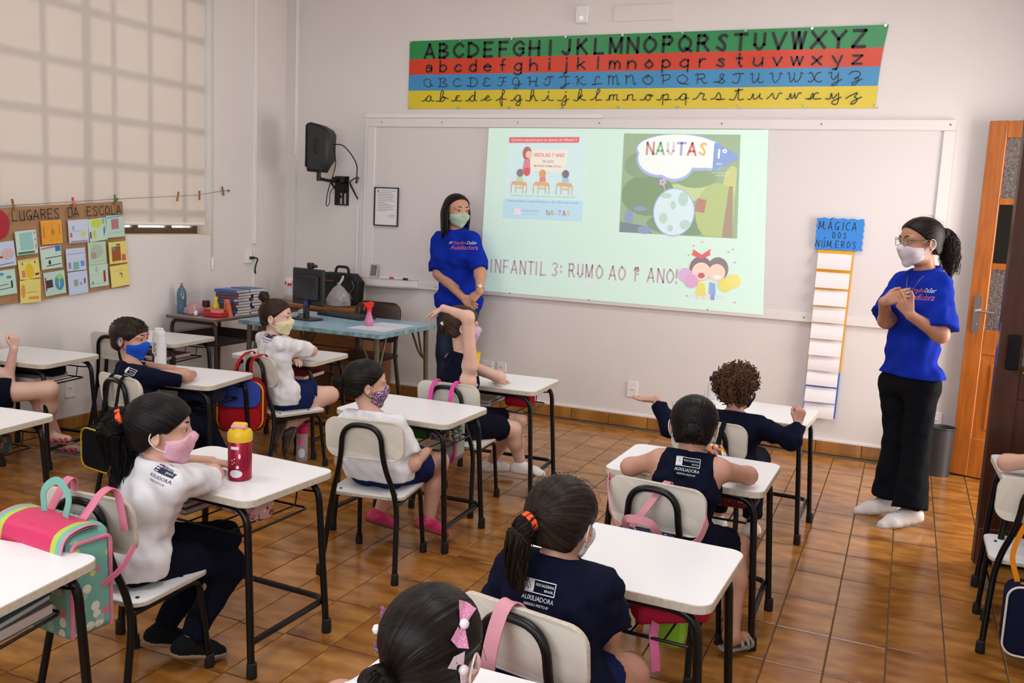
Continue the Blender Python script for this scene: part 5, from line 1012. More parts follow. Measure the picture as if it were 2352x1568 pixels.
def person(label, base, J, st):
    """J: joints in world metres; st: look.  Parts: body, hair, mask, shirt, trousers, shoes..."""
    root = thing('person', label, 'person', base); g = st.get('girth', 1.0); s = J['hs']; H = A_(J['head'], float); R = frame3(J['face'], J.get('hup', (0, 0, 1)))
    J = {k: (A_(v, float) if isinstance(v, (tuple, list)) and len(v) == 3 and not isinstance(v[0], (tuple, list)) else v) for k, v in J.items()}
    bx = unit(J['shR'] - J['shL']); pel = (J['hipL'] + J['hipR']) / 2; chest = (J['shL'] + J['shR']) / 2; fw = unit(np.cross((0, 0, 1), bx)); nk = J['neck']
    low = chest * .72 + pel * .28; wst = chest * .35 + pel * .65
    hg = st.get('hipg', 1.0) * g; lg = st.get('legg', 1.0) * g
    def torso(e, e2=None):
        e2 = e if e2 is None else e2
        P = [cone(J['hipL'], J['hipR'], .078 * hg + e2, .078 * hg + e2)]
        for q in (-1, 1): P += [cone(pel + bx * q * .036 * g, wst + bx * q * .034 * g, .074 * hg + e2, .066 * g + e), cone(wst + bx * q * .034 * g, low + bx * q * .05 * g, .066 * g + e, .064 * g + e)]
        P += [cone(low - bx * .055 * g, low + bx * .055 * g, .066 * g + e, .066 * g + e), cone(chest * .8 + low * .2, J['shL'] - (J['shL'] - chest) * .15, .056 * g + e, .042 * g + e), cone(chest * .8 + low * .2, J['shR'] - (J['shR'] - chest) * .15, .056 * g + e, .042 * g + e), cone(nk - A_((0, 0, .02 * g)), J['shL'] * .6 + chest * .4, .034 * g + e, .036 * g + e), cone(nk - A_((0, 0, .02 * g)), J['shR'] * .6 + chest * .4, .034 * g + e, .036 * g + e)]
        if st.get('bust'): P += [ellip(low + bx * q * .055 * g + fw * .035 * g, .055 * g + e) for q in (-1, 1)]
        return P
    B = torso(0); hd = head_prims(H, R, s); nkc = cone(nk - A_((0, 0, .02)), H + R @ (A_((0, -.10, -.22)) * s), .037 * g, .034 * g); B.append(nkc)
    for q in 'LR':
        B += [cone(J['sh' + q], J['el' + q], .037 * g, .0295 * g), cone(J['el' + q], J['wr' + q], .031 * g, .0205 * g), cone(J['hip' + q], J['kn' + q], .070 * lg, .049 * lg), cone(J['kn' + q], J['kn' + q] * .62 + J['an' + q] * .38, .047 * lg, .043 * lg), cone(J['kn' + q] * .62 + J['an' + q] * .38, J['an' + q], .043 * lg, .028 * lg)]
        if not st.get('shoe') or st['shoe'][0] == 'sandal': B += [cone(J['an' + q] + A_((0, 0, -.018 * g)), J['an' + q] + A_(J['toe' + q]) * .92 + A_((0, 0, -.026 * g)), .028 * g, .019 * g)]
    parts = [field_mesh(B, .0095 * (1.25 if g > 1.2 else 1), .028 * g), field_mesh(hd + [cone(nkc[1] * .5 + nkc[2] * .5, nkc[2], nkc[3], nkc[4])], .025 * s, .09 * s)]
    for q, sd in (('L', -1), ('R', 1)):
        hs_ = J.get('hand' + q)
        if hs_: parts.append(field_mesh(hand_prims(J['wr' + q], hs_[0], hs_[1], sd, st.get('handL', .122), *hs_[2:]) + [cone(J['wr' + q] - unit(J['wr' + q] - J['el' + q]) * .02, J['wr' + q], .0215 * g, .021 * g)], .0034 if g < 1.2 else .0042, .004))
    skin = skin_mat('skin_' + st['skin'], st['skin']); mesh_obj('body', parts, skin, root, base)
    gp = lambda x, y, z: H + R @ (A_((x, y, z)) * s)
    ew = mat('eye_white', 'b5aba4', .25); ei = mat('eye_iris', '2a1a12', .1)
    for e in (-1, 1):
        b = MB(); b.ball(gp(e * .15, .318, .05) - base, .062 * s, 14, rot=R); eo = b.build('eye', ew, root, smooth='all')
        b = MB(); b.ball(gp(e * .15 + .0, .358, .048) - base, A_((.042, .026, .040)) * s, 10, rot=R); b.build('iris', ei, eo, smooth='all')
        b = MB(); b.tube([gp(e * .07, .395, .145) - base, gp(e * .15, .385, .168) - base, gp(e * .24, .315, .145) - base], A_((.014, .016, .008)) * s, 6, flat=.6); b.build('eyebrow', mat('brow_' + st['hair'][1], st['hair'][1], .7), root, smooth='all')
    # hair
    kind, c1, c2 = st['hair'][0], st['hair'][1], st['hair'][2]; hm = hair_mat('hair_' + c1 + c2, c1, c2); rnd = random.Random(len(label) * 7 + 1)
    tie = gp(*st.get('tie', (0, -.45, .2))); inf = st.get('puff', .035) * s; n = lambda v: R @ unit(v)
    cap = [ellip(gp(0, -.06, .13), A_((.375, .455, .385)) * s + inf, R), ellip(gp(0, -.17, -.12), A_((.315, .30, .30)) * s + inf * .6, R)]
    for e in (-1, 1): cap.append(ellip(gp(e * .43, .06, -.10), A_((.13, .15, .15)) * s, R, k=.03 * s, op='-'))
    hl = st.get('hairline', ((0, .345, .31), (0, .70, -.72))); fl = flow_attr(H, tie, s); axf = unit(tie - H); r_ = unit(np.cross(axf, (.3, .2, .9))); u_ = np.cross(axf, r_)
    def groove(X, Y, Z): th = np.arctan2((X - H[0]) * u_[0] + (Y - H[1]) * u_[1] + (Z - H[2]) * u_[2], (X - H[0]) * r_[0] + (Y - H[1]) * r_[1] + (Z - H[2]) * r_[2]); return .0028 * s * (np.sin(th * 37) + np.sin(th * 61 + 1))
    hp = [field_mesh(cap, .023 * s, .05 * s, [(gp(*hl[0]), n(hl[1])), (gp(0, 0, -.38), n((0, -.3, -1)))], groove if kind != 'curly' else None)]; acc = []
    if kind == 'bun':
        r = st.get('bunr', .16) * s; c = tie + axf * r * .8; hp.append(field_mesh([ellip(c, A_((1, 1, .95)) * r), cone(tie, c, r * .8, r * .8)], .022 * s, .03 * s, disp=lambda X, Y, Z: .012 * s * np.sin(9 * np.arctan2(Z - c[2], X - c[0]) + (Y - c[1]) * 90)))
        for _ in range(16):
            a = rnd.uniform(0, 6.28); q = np.cross(axf, r_) * math.cos(a) + r_ * math.sin(a); hp.append(strand(spline([c + q * r * .9, c + q * r * 1.05 + axf * r * .5, c + axf * r * rnd.uniform(.9, 1.3) + r_ * rnd.uniform(-.5, .5) * r], 4), .0016))
    if kind == 'pony':
        pth = [tie] + [gp(*p) for p in st['tail']]; rt = st.get('tailr', .11) * s; sp_ = A_(spline(pth, 5)); m_ = len(sp_); rad = rt * np.interp(np.linspace(0, 1, m_), [0, .18, .45, .8, 1], [.55, .8, 1.0, .7, .25])
        hp.append(field_mesh([cone(sp_[i], sp_[i + 1], rad[i] * .8, rad[i + 1] * .8) for i in range(m_ - 1)], .024 * s, .02 * s)); hp += lock_bundle(pth, lambda t: rt * np.interp(t, [0, .18, .45, .8, 1], [.5, .78, 1.15, .95, .7]), st.get('locks', 90), rnd, st.get('curl', 0) * s)
    if st.get('nape'): hp += lock_bundle([gp(*p) for p in st['nape']], lambda t: st.get('naper', .2) * s * np.interp(t, [0, .5, 1], [1.3, 1, .7]), 90, rnd, .01 * s, .0018)
    if kind == 'long':
        for e in (-1, 1):
            for j in range(st.get('nlock', 34)):
                a = j / 33; y0 = -.42 + .50 * a; x0 = e * .40 * math.sqrt(max(.04, 1 - ((y0 + .06) / .5) ** 2)); zz = rnd.uniform(-.95, -.72) if y0 < .0 else rnd.uniform(-.85, -.7)
                if abs(y0 + .03) < .05: continue
                hp.append(strand(spline([gp(x0 * .92, y0, .18), gp(x0 * 1.08, y0, -.10), gp(x0 * 1.06, y0 + .03, -.42), gp(x0 * 1.0, y0 + .06, zz)], 5), np.interp(np.linspace(0, 1, 16), [0, .3, .8, 1], [.045 * s, .06 * s, .05 * s, .012 * s])))
        hp.append(field_mesh([ellip(gp(0, -.25, -.35), A_((.36, .2, .42)) * s, R)], .025 * s, .03 * s, [(gp(0, -.05, 0), n((0, 1, 0)))], groove))
    if kind == 'curly':
        for _ in range(st.get('ncurl', 520)):
            v = A_([rnd.gauss(0, 1) for _ in range(3)]); v = unit(v)
            p0 = A_((v[0] * .40, v[1] * .49 - .06, v[2] * .42 + .13))
            if p0[1] * .70 - p0[2] * .72 > .09 or p0[2] < -.30 or (abs(p0[0]) > .3 and -.1 < p0[1] < .16 and p0[2] < .06): continue
            c = gp(*p0); o = unit(R @ v); a = unit(np.cross(o, (rnd.gauss(0, 1), rnd.gauss(0, 1), rnd.gauss(0, 1)))); b_ = np.cross(o, a); rr_ = rnd.uniform(.035, .06) * s; pts = [c + o * (.02 * k) * s + (a * math.cos(k * .9) + b_ * math.sin(k * .9)) * rr_ for k in range(rnd.randint(5, 9))]
            hp.append(strand(pts, np.linspace(.018 * s, .011 * s, len(pts)), 4))
    if kind == 'short':
        for _ in range(420):
            v = unit(A_([rnd.gauss(0, 1) for _ in range(3)])); p0 = A_((v[0] * .39, v[1] * .47 - .06, v[2] * .41 + .13))
            if p0[1] * .70 - p0[2] * .72 > .02 or p0[2] < -.12: continue
            o = unit(R @ (v * .25 + A_((rnd.gauss(0, .15), .75, -.25 if v[2] > .3 else -.9)))); c = gp(*p0); hp.append(strand([c - o * .03 * s, c + o * .03 * s, c + o * .085 * s], [.016 * s, .014 * s, .003 * s], 4))
    for _ in range(st.get('fly', 26)):
        v = unit(A_([rnd.gauss(0, 1), rnd.gauss(-.3, .8), abs(rnd.gauss(.6, .6))])); c = gp(v[0] * .41, v[1] * .5 - .06, v[2] * .43 + .13); o = unit(c - H); tn = unit(np.cross(o, (rnd.gauss(0, 1), rnd.gauss(0, 1), 1)))
        hp.append(strand(spline([c, c + o * .03 * s + tn * .06 * s, c + o * rnd.uniform(.0, .08) * s + tn * .16 * s], 3), .00045, 3))
    if kind != 'none': mesh_obj('hair', hp, hm, root, base, attr=fl)
    if st.get('tiecol'):
        b = MB(); rt = st.get('tailr', .11) * s * .70; dt = unit(gp(*st['tail'][0]) - tie); c0 = tie + dt * st.get('tieoff', .125) * s; q1 = unit(np.cross(dt, (.2, .3, .9))); q2 = np.cross(dt, q1)
        for dz in (-.022, .0, .022): b.tube([c0 + dt * dz * s - base + (q1 * math.cos(a) + q2 * math.sin(a)) * rt for a in np.linspace(0, 6.283, 17)[:-1]], .024 * s, 6, closed=True)
        b.build('hair_tie', mat('tie_' + st['tiecol'], st['tiecol'], .7), root, smooth='all')
    # face mask
    if st.get('mask') is not None:
        mo_ = mesh_obj('face_mask', [mask_mesh(H, R, s)], st['mask'], root, base); lp = st.get('loop', 'e8e4e2')
        for e in (-1, 1):
            b = MB(); b.tube(A_(spline([gp(e * .29, .15, -.04), gp(e * .38, .02, .06), gp(e * .415, -.09, .05), gp(e * .41, -.12, -.08), gp(e * .37, -.02, -.20), gp(e * .26, .15, -.30)], 5)) - base, .010 * s, 5); b.build('ear_loop', mat('loop_' + lp, lp, .7), mo_, smooth='all')
    # shirt
    sh = st['shirt']; e = .011 * g ** .5; hem = A_(sh.get('hem', pel + A_((0, 0, -.0)))); Pz = []
    e2 = sh.get('loose', .019) * g ** .5
    for p in torso(e, e2): Pz.append(p)
    for q in 'LR':
        a = J['hip' + q]; d = unit(J['kn' + q] - a); p1 = a + d * sh.get('skirt', .05) * g; Pz.append(cone(a, p1 + d * .03, .071 * hg + e2 * .9, .070 * hg + e2 * .9, cuts=((p1, d),)))
    sl_t = sh.get('sleeve', .62)
    for q in 'LR':
        a, b_ = J['sh' + q], J['el' + q]; d = unit(b_ - a)
        if sl_t <= 0: continue
        if sl_t <= 1: p1 = a + (b_ - a) * sl_t; Pz.append(cone(a, p1 + d * .05, .037 * g + e, .037 * g + e + sh.get('flare', .010) * g, cuts=((p1, d),)))
        else:
            w_ = J['wr' + q]; d2 = unit(w_ - b_); p1 = b_ + (w_ - b_) * (sl_t - 1); Pz += [cone(a, b_, .037 * g + e, .031 * g + e), cone(b_, p1 + d2 * .04, .031 * g + e, .024 * g + e, cuts=((p1, d2),))]
    cuts = [(nk + A_((0, 0, .012 * g)) + fw * 0, unit(A_((0, 0, 1)) - fw * -.35 * 0 + fw * .25))]
    if sh.get('low'): cuts.append((A_((0, 0, sh['low'])), A_(sh.get('lown', (0, 0, -1)), float)))
    if sl_t <= 0:
        for q, sd in (('L', -1), ('R', 1)): cuts.append((J['sh' + q] - bx * sd * .012 + A_((0, 0, .0)), unit(bx * sd + A_((0, 0, .25)))))
    Pz.append(cone(nk - A_((0, 0, .035 * g)), nk + A_((0, 0, .03 * g)), .060 * g, .053 * g, .03 * g)); Pz.append(cone(nk + A_((0, 0, .004)), nk + A_((0, 0, .09)), .038 * g, .043 * g, .006, op='-'))
    so_ = mesh_obj('shirt', [field_mesh(Pz, .0085 * (1.2 if g > 1.2 else 1), .024 * g, cuts, wrinkle(len(label), .0045 * g ** .5, .062 * g))], sh['mat'], root, base)
    if sh.get('print'): project_print(so_, base, sh['print'][0], so_, *sh['print'][1:])
    if sh.get('tank'):                       # bare shoulders come through; nothing more to add
        pass
    # trousers / shorts
    tr_ = st['legs']; e = .010 * g ** .5; Pz = [cone(J['hipL'], J['hipR'], .078 * hg + .006 * g ** 2, .078 * hg + .006 * g ** 2), cone(pel + bx * .036 * g, wst + bx * .034 * g, .074 * hg + .005 * g ** 2, .066 * g + .005, cuts=((wst * .45 + pel * .55, unit(wst - pel)),)), cone(pel - bx * .036 * g, wst - bx * .034 * g, .074 * hg + .005 * g ** 2, .066 * g + .005, cuts=((wst * .45 + pel * .55, unit(wst - pel)),))]
    for q in 'LR':
        a, b_, c = J['hip' + q], J['kn' + q], J['an' + q]; ln = tr_['len']
        if ln <= 1: d = unit(b_ - a); p1 = a + (b_ - a) * ln; Pz.append(cone(a, p1 + d * .05, .071 * lg + .007, (.071 - .020 * ln) * lg + e + tr_.get('flare', .008) * g, cuts=((p1, d),)))
        else: d = unit(c - b_); p1 = b_ + (c - b_) * (ln - 1); Pz += [cone(a, b_, .071 * lg + .007, .050 * lg + e), cone(b_, p1 + d * .04, .049 * lg + e, .034 * lg + e + tr_.get('flare', 0) * g, cuts=((p1, d),))]
    mesh_obj(tr_.get('name', 'shorts'), [field_mesh(Pz, .0095 * (1.25 if g > 1.2 else 1), .022 * g, (), wrinkle(len(label) + 3, .0025 * g ** .5, .07 * g))], tr_['mat'], root, base)
    # shoes
    if st.get('shoe'):
        for q in 'LR':
            a = J['an' + q]; t = A_(J['toe' + q], float); d = unit(t); up_ = A_(J.get('sole' + q, (0, 0, 1)), float); up_ = unit(up_ - d * (up_ @ d)); sd_ = np.cross(d, up_); L_ = np.linalg.norm(t); kd_ = st['shoe'][0]; z0 = .058 * g ** .6
            heel = a - up_ * z0 * .55 - d * .022 * g; ball_ = a + t * .68 - up_ * (z0 * .72); toe = a + t * 1.0 - up_ * (z0 * .80); floor_c = ((a - up_ * z0), -up_)
            if kd_ == 'sandal':
                so2 = mesh_obj('sandal', [field_mesh([cone(heel - up_ * .018, ball_ - up_ * .006, .028 * g, .034 * g, cuts=((a - up_ * (z0 - .012), up_),)), cone(ball_ - up_ * .006, toe, .034 * g, .026 * g, cuts=((a - up_ * (z0 - .012), up_),))], .006, .008, (floor_c,))], st['shoe'][1], root, base)
                for fr in (.3, .62, .85):
                    b = MB(); c0 = a + t * fr - up_ * z0 * .62; r = .034 * g
                    b.ribbon([c0 - base + sd_ * math.cos(u) * r + up_ * math.sin(u) * r * .8 - up_ * .006 for u in np.linspace(-.3, 3.44, 9)], .016, [sd_ * math.cos(u) + up_ * math.sin(u) for u in np.linspace(-.3, 3.44, 9)], .003); b.build('strap', st['shoe'][2], so2)
                continue
            P = [cone(heel, a - up_ * .012, .032 * g, .034 * g), cone(heel, ball_, .031 * g, .034 * g), cone(ball_, toe, .034 * g, .024 * g), cone(a - up_ * .012, ball_, .034 * g, .024 * g)]
            so2 = mesh_obj('shoe', [field_mesh(P, .006 if g < 1.2 else .0075, .012, (floor_c, (a + up_ * .012, up_)))], st['shoe'][1], root, base)
            Ps = [cone(heel - up_ * .01, ball_, .0345 * g, .0375 * g), cone(ball_, toe + d * .002, .0375 * g, .027 * g)]
            mesh_obj('sole', [field_mesh(Ps, .006 if g < 1.2 else .0075, .01, (floor_c, (a - up_ * (z0 - .016 * g), up_)))], st['shoe'][2], so2, base)
            if kd_ == 'laced':
                for fr in (.28, .38, .48, .58):
                    b = MB(); c0 = a + t * fr; w_ = .02 * g; zz = z0 * (.12 - .75 * (fr - .2)); b.tube(A_([c0 - sd_ * w_ + up_ * (zz - .006), c0 + up_ * (zz + .008 * g), c0 + sd_ * w_ + up_ * (zz - .006)]) - base, .0024 * g, 5); b.build('lace', st['shoe'][3], so2, smooth='all')
            if kd_ == 'clog':
                b = MB(); b.ribbon([a - base + sd_ * math.cos(u) * .042 * g + d * (-math.sin(u) * .045 * g) - up_ * .015 for u in np.linspace(0, 3.1416, 9)], .016, [sd_ * math.cos(u) - d * math.sin(u) for u in np.linspace(0, 3.1416, 9)], .004); b.build('heel_strap', st['shoe'][1], so2)
    return root, gp, so_
# ================================================================ the people of the class
def seated(x, y, yaw, head, face, hs=.2, sw=.118, neck=None, hipz=.425, **over):
    c, s = math.cos(math.radians(yaw)), math.sin(math.radians(yaw)); T = lambda lx, ly, z: (x + c * lx - s * ly, y + s * lx + c * ly, z)
    head = A_(head, float); nk = A_(neck, float) if neck is not None else A_((head[0] * .8 + x * .2, head[1] * .8 + y * .2, head[2] - .55 * hs)); rx = A_((c, s, 0))
    J = dict(head=tuple(head), face=face, hs=hs, neck=tuple(nk), shL=tuple(nk - rx * sw - A_((0, 0, .042))), shR=tuple(nk + rx * sw - A_((0, 0, .042))), hipL=T(-.062, -.03, hipz), hipR=T(.062, -.03, hipz),
             knL=T(-.085, .26, .415), knR=T(.085, .26, .415), anL=T(-.085, .25, .09), anR=T(.085, .25, .09), toeL=tuple(A_(T(0, .115, -.018)) - A_((x, y, 0))), toeR=tuple(A_(T(0, .115, -.018)) - A_((x, y, 0))))
    fwv = A_((-s, c, 0)); J['elL'] = tuple(A_(J['shL']) - rx * .03 + A_((0, 0, -.17)) + fwv * .02); J['elR'] = tuple(A_(J['shR']) + rx * .03 + A_((0, 0, -.17)) + fwv * .02); J['wrL'] = tuple(A_(J['elL']) + fwv * .14 + rx * .05); J['wrR'] = tuple(A_(J['elR']) + fwv * .14 - rx * .05)
    J['handL'] = (tuple(fwv + rx * .4), (0, 0, -1), .35); J['handR'] = (tuple(fwv - rx * .4), (0, 0, -1), .35)
    J.update(over); return J
white_t = cloth('shirt_white', 'd9d7da'); navy_t = cloth('shirt_navy', '0b0f24'); royal_t = cloth('shirt_royal', '0f2a9c'); navy_b = cloth('bottoms_navy', '0a0d1c'); navy_s = cloth('shorts_navy', '141f48')
SK = 'c99c88'; SK2 = 'bb8b76'; SKL = 'd6ac9a'
# girl in the white shirt with the pink mask
J = seated(-1.43, -4.45, -22, (-1.383, -4.400, 0.814), (.80, .60, -.03), .207, .12, neck=(-1.382, -4.420, 0.713),
           elR=(-1.317, -4.245, 0.640), wrR=(-1.40, -4.17, .628), elL=(-1.61, -4.20, .636), wrL=(-1.45, -4.10, .628), handR=((-.9, .3, 0), (0, 0, -1), .2), handL=((.9, .2, 0), (0, 0, -1), .2),
           knR=(-1.313, -4.170, 0.299), knL=(-1.37, -4.13, .38), anR=(-1.335, -4.33, .10), anL=(-1.47, -4.31, .10), toeR=(.05, .10, -.03), toeL=(.07, .09, -.03))
person('seated girl in white school shirt and pink mask, black ponytail with orange tie', (-1.44, -4.44, 0), J, dict(skin=SK, legg=.92, nape=[(-.12, -.40, -.12), (-.10, -.50, -.42), (-.02, -.56, -.78), (.02, -.60, -1.10)], naper=.15, hair=('pony', '080707', '1e1919'), tie=(-.02, -.47, .22), tail=[(-.03, -.62, .16), (-.06, -.72, -.08), (-.07, -.66, -.42), (-.02, -.56, -.88)], tailr=.20, locks=170, tiecol='e8581c', puff=.06, fly=40, mask=pattern('mask_pink', 'dca6b6', ('c26f88', 'e6c2cc'), 220, .28), hairline=((0, .35, .22), (0, .66, -.75)),
       shirt=dict(mat=white_t, sleeve=.78, flare=.014, low=.375, print=(school_print(False), (.42, .88, -.42), (0, 0, 1), (-1.304, -4.520, 0.724))), legs=dict(mat=navy_b, len=1.99, name='leggings', flare=-.004), shoe=('plain', cloth('shoe_black', '141518'), mat('sole_tan', '8a745c', .7))))
# girl in the white shirt with the flowered mask
J = seated(-1.30, -3.20, 4, (-1.384, -3.210, 0.778), (.74, .67, -.05), .2, .112, neck=(-1.339, -3.220, 0.654), elR=(-1.143, -3.210, 0.459), wrR=(-1.16, -3.06, .475), elL=(-1.480, -3.240, 0.428), wrL=(-1.42, -3.09, .475),
           knR=(-1.17, -2.93, .40), knL=(-1.36, -2.93, .40), anR=(-1.195, -2.948, 0.130), anL=(-1.436, -2.986, 0.130), toeR=(.05, .09, -.045), toeL=(.05, .09, -.045))
person('seated girl in white school shirt with dark bun and flowered mask, back to the camera', (-1.30, -3.20, 0), J, dict(skin=SK, hair=('bun', '0c0908', '241c18'), tie=(-.05, -.46, .02), bunr=.14, fly=12, mask=pattern('mask_floral', '3a3a62', ('d86f8a', 'e8e4ea', '78b8d8', '2a2a48', 'c8506a'), 190, .5), loop='17171a',
       shirt=dict(mat=white_t, sleeve=.8, flare=.018, low=.385), legs=dict(mat=navy_s, len=.62, flare=.02), shoe=('clog', mat('clog_pink', 'c42a62', .5), mat('clog_sole', '6f3a34', .7))))
# child raising an arm
J = seated(-1.385, -2.26, -38, (-1.421, -2.220, 0.938), (.82, .57, -.02), .2, .115, neck=(-1.429, -2.200, 0.777), elR=(-1.341, -2.320, 1.000), wrR=(-1.518, -2.260, 1.026), handR=((-.75, .1, -.3), (.2, .3, -.9), [.1, .35, .5, .55]), elL=(-1.27, -2.04, .65), wrL=(-1.349, -1.937, 0.622), handL=((.9, .35, -.1), (0, 0, -1), .3),
           knR=(-1.173, -2.050, 0.376), knL=(-1.20, -1.93, .40), anR=(-1.148, -1.980, 0.174), anL=(-1.418, -1.774, 0.090), toeR=(.115, .045, -.012), toeL=(.09, .07, .0))
_, _, sh3_ = person('child in navy sleeveless top raising an arm over the head, lilac mask', (-1.385, -2.26, 0), J, dict(skin=SKL, hair=('pony', '2a1c14', '5a4432'), tie=(0, -.44, .12), tail=[(0, -.54, .0), (0, -.5, -.25)], tailr=.10, locks=40, tiecol='d9cfc4', fly=20, mask=pattern('mask_lilac', 'c8a8d0', ('b890c4', 'd8c0dc'), 120, .3), hairline=((0, .37, .20), (0, .66, -.75)),
       shirt=dict(mat=navy_t, sleeve=0, low=.40), legs=dict(mat=navy_b, len=.80, flare=.002), shoe=('laced', mat('sneaker_white', 'dcd8d5', .5), mat('sneaker_sole', 'b4aaa4', .6), mat('lace_grey', '9c938c', .7))))
# girl with the cream mask
J = seated(-2.58, -2.20, -30, (-2.643, -2.200, 0.876), (.93, .33, -.04), .2, .115, neck=(-2.672, -2.210, 0.766), elR=(-2.542, -1.993, 0.660), wrR=(-2.593, -2.112, 0.632), handR=((-.1, .8, 0), (0, 0, -1), .3), elL=(-2.62, -1.98, .65), wrL=(-2.604, -2.107, 0.625), handL=((.9, -.35, -.05), (0, 0, -1), .3),
           knR=(-2.470, -2.060, 0.387), knL=(-2.42, -1.97, .40), anR=(-2.543, -2.240, 0.199), anL=(-2.585, -2.280, 0.241), toeR=(-.02, -.03, -.11), toeL=(-.02, -.03, -.11), soleR=(-.9, -.6, .2), soleL=(-.9, -.6, .2))
person('girl in white school shirt with topknot and cream patterned mask, arms folded on desk', (-2.58, -2.20, 0), J, dict(skin=SKL, hair=('bun', '20140e', '4a3626'), tie=(-.04, -.35, .45), bunr=.15, fly=24, mask=pattern('mask_cream', 'd8d2a8', ('b8603c', 'e8e2c0', '8a9a5a'), 130, .3), hairline=((0, .33, .30), (0, .70, -.72)),
       shirt=dict(mat=white_t, sleeve=.82, flare=.015, low=.385, print=(school_print(False), (.38, .92, -.42), (0, 0, 1), (-2.645, -2.300, 0.773))), legs=dict(mat=navy_s, len=.72, flare=.022), shoe=('plain', mat('shoe_brown', '3a2a24', .6), mat('sole_brown', '6a4a3a', .7))))
# boy with the blue mask
J = seated(-2.76, -3.08, -25, (-2.916, -3.040, 0.812), (.94, .28, -.10), .203, .118, neck=(-2.869, -3.070, 0.682), elR=(-2.626, -2.964, 0.640), wrR=(-2.66, -2.87, .628), elL=(-3.02, -2.90, .64), wrL=(-2.84, -2.82, .628), handR=((-.8, .5, 0), (0, 0, -1), .2), handL=((.8, .2, 0), (0, 0, -1), .2),
           knR=(-2.600, -2.850, 0.339), knL=(-2.72, -2.80, .40), anR=(-2.50, -2.78, .10), anL=(-2.66, -2.76, .10))
person('boy in navy school shirt and bright blue mask turning his head to the board', (-2.76, -3.08, 0), J, dict(skin=SK2, hair=('short', '1c130e', '3d2c20'), tie=(0, -.1, .6), puff=.03, fly=14, mask=cloth('mask_blue', '1c50c0'), loop='1c50c0', hairline=((0, .40, .25), (0, .70, -.72)),
       shirt=dict(mat=navy_t, sleeve=.88, flare=.016, low=.385, print=(school_print(True), (.45, .88, -.42), (0, 0, 1), (-2.812, -3.170, 0.664))), legs=dict(mat=navy_b, len=1.9, name='trousers', flare=.01), shoe=('plain', cloth('shoe_black', '141518'), mat('sole_tan', '8a745c', .7))))
# child at the left edge
J = seated(-3.98, -3.24, -25, (-4.05, -3.18, .86), (.85, .5, -.05), .2, .115, elR=(-3.778, -3.080, 0.502), wrR=(-3.736, -3.070, 0.680), handR=((.1, .05, 1), (-.9, .3, 0), .95, .0, .9), elL=(-4.06, -3.02, .62), wrL=(-4.025, -3.000, 0.668), handL=((.9, .1, .2), (-.2, -.3, -.9), .6),
           knR=(-3.585, -2.980, 0.453), knL=(-3.80, -2.90, .41), anR=(-3.689, -2.900, 0.174), anL=(-3.75, -2.78, .09), toeR=(.11, .05, .0), toeL=(.10, .06, -.018))
person('child in navy shorts and red sandals raising a fist at the left edge', (-3.98, -3.24, 0), J, dict(skin=SKL, hair=('bun', '20140e', '4a3626'), mask=cloth('mask_white', 'd5d2d4'), shirt=dict(mat=navy_t, sleeve=.5, low=.385), legs=dict(mat=navy_b, len=.62, flare=.012), shoe=('sandal', mat('sandal_sole', '6d5a55', .7), mat('sandal_red', 'a83a4a', .6))))
# girl in the sleeveless navy top
J = seated(.05, -3.42, -4, (0.083, -3.400, 0.829), (-.12, .98, -.16), .205, .112, neck=(0.081, -3.420, 0.733), elL=(-0.144, -3.376, 0.640), wrL=(-.06, -3.10, .628), elR=(0.261, -3.250, 0.640), wrR=(.10, -3.10, .628), handL=((.9, .2, 0), (0, 0, -1), .2), handR=((-.9, .3, 0), (0, 0, -1), .2), knR=(0.238, -3.240, 0.364), knL=(.0, -3.16, .41), anR=(0.266, -3.366, 0.085), anL=(.0, -3.15, .085), toeR=(.05, .10, -.015), toeL=(-.02, .11, -.015))
person('girl in sleeveless navy school top with low black bun, both elbows on desk', (.05, -3.42, 0), J, dict(skin=SK2, hair=('bun', '080607', '1c1616'), tie=(.03, -.46, -.06), bunr=.17, fly=8, mask=cloth('mask_white', 'd5d2d4'),
       shirt=dict(mat=navy_t, sleeve=0, low=.40, print=(school_print(True), (.02, 1, -.42), (0, 0, 1), (0.088, -3.530, 0.725))), legs=dict(mat=navy_b, len=.80, flare=.002), shoe=('sandal', mat('sandal_silver', '8f8a86', .4, .3), mat('strap_silver', 'a8a29c', .35, .3))))
# curly boy with spread arms
J = seated(.03, -2.34, -5, (0.047, -2.280, 0.781), (.35, .93, .02), .2, .118, neck=(0.049, -2.310, 0.668), elL=(-0.258, -2.260, 0.544), wrL=(-0.351, -2.220, 0.669), elR=(0.310, -2.300, 0.575), wrR=(0.324, -2.240, 0.646), handL=((-.95, -.1, -.05), (.0, -.1, 1), .12, .1, .2), handR=((.15, .1, 1), (-.3, .9, 0), .95, 0, .9))
person('curly haired boy in navy long sleeves spreading his arms wide', (.03, -2.34, 0), J, dict(skin=SK2, hair=('curly', '38251a', '7c5a3c'), tie=(0, -.1, .6), puff=.05, ncurl=700, fly=10, mask=cloth('mask_navy', '1a2040'), loop='1a2040',
       shirt=dict(mat=navy_t, sleeve=1.92, low=.385), legs=dict(mat=navy_b, len=1.9, name='trousers'), shoe=('laced', mat('sneaker_white', 'dcd8d5', .5), mat('sneaker_sole', 'b4aaa4', .6), mat('lace_grey', '9c938c', .7))))
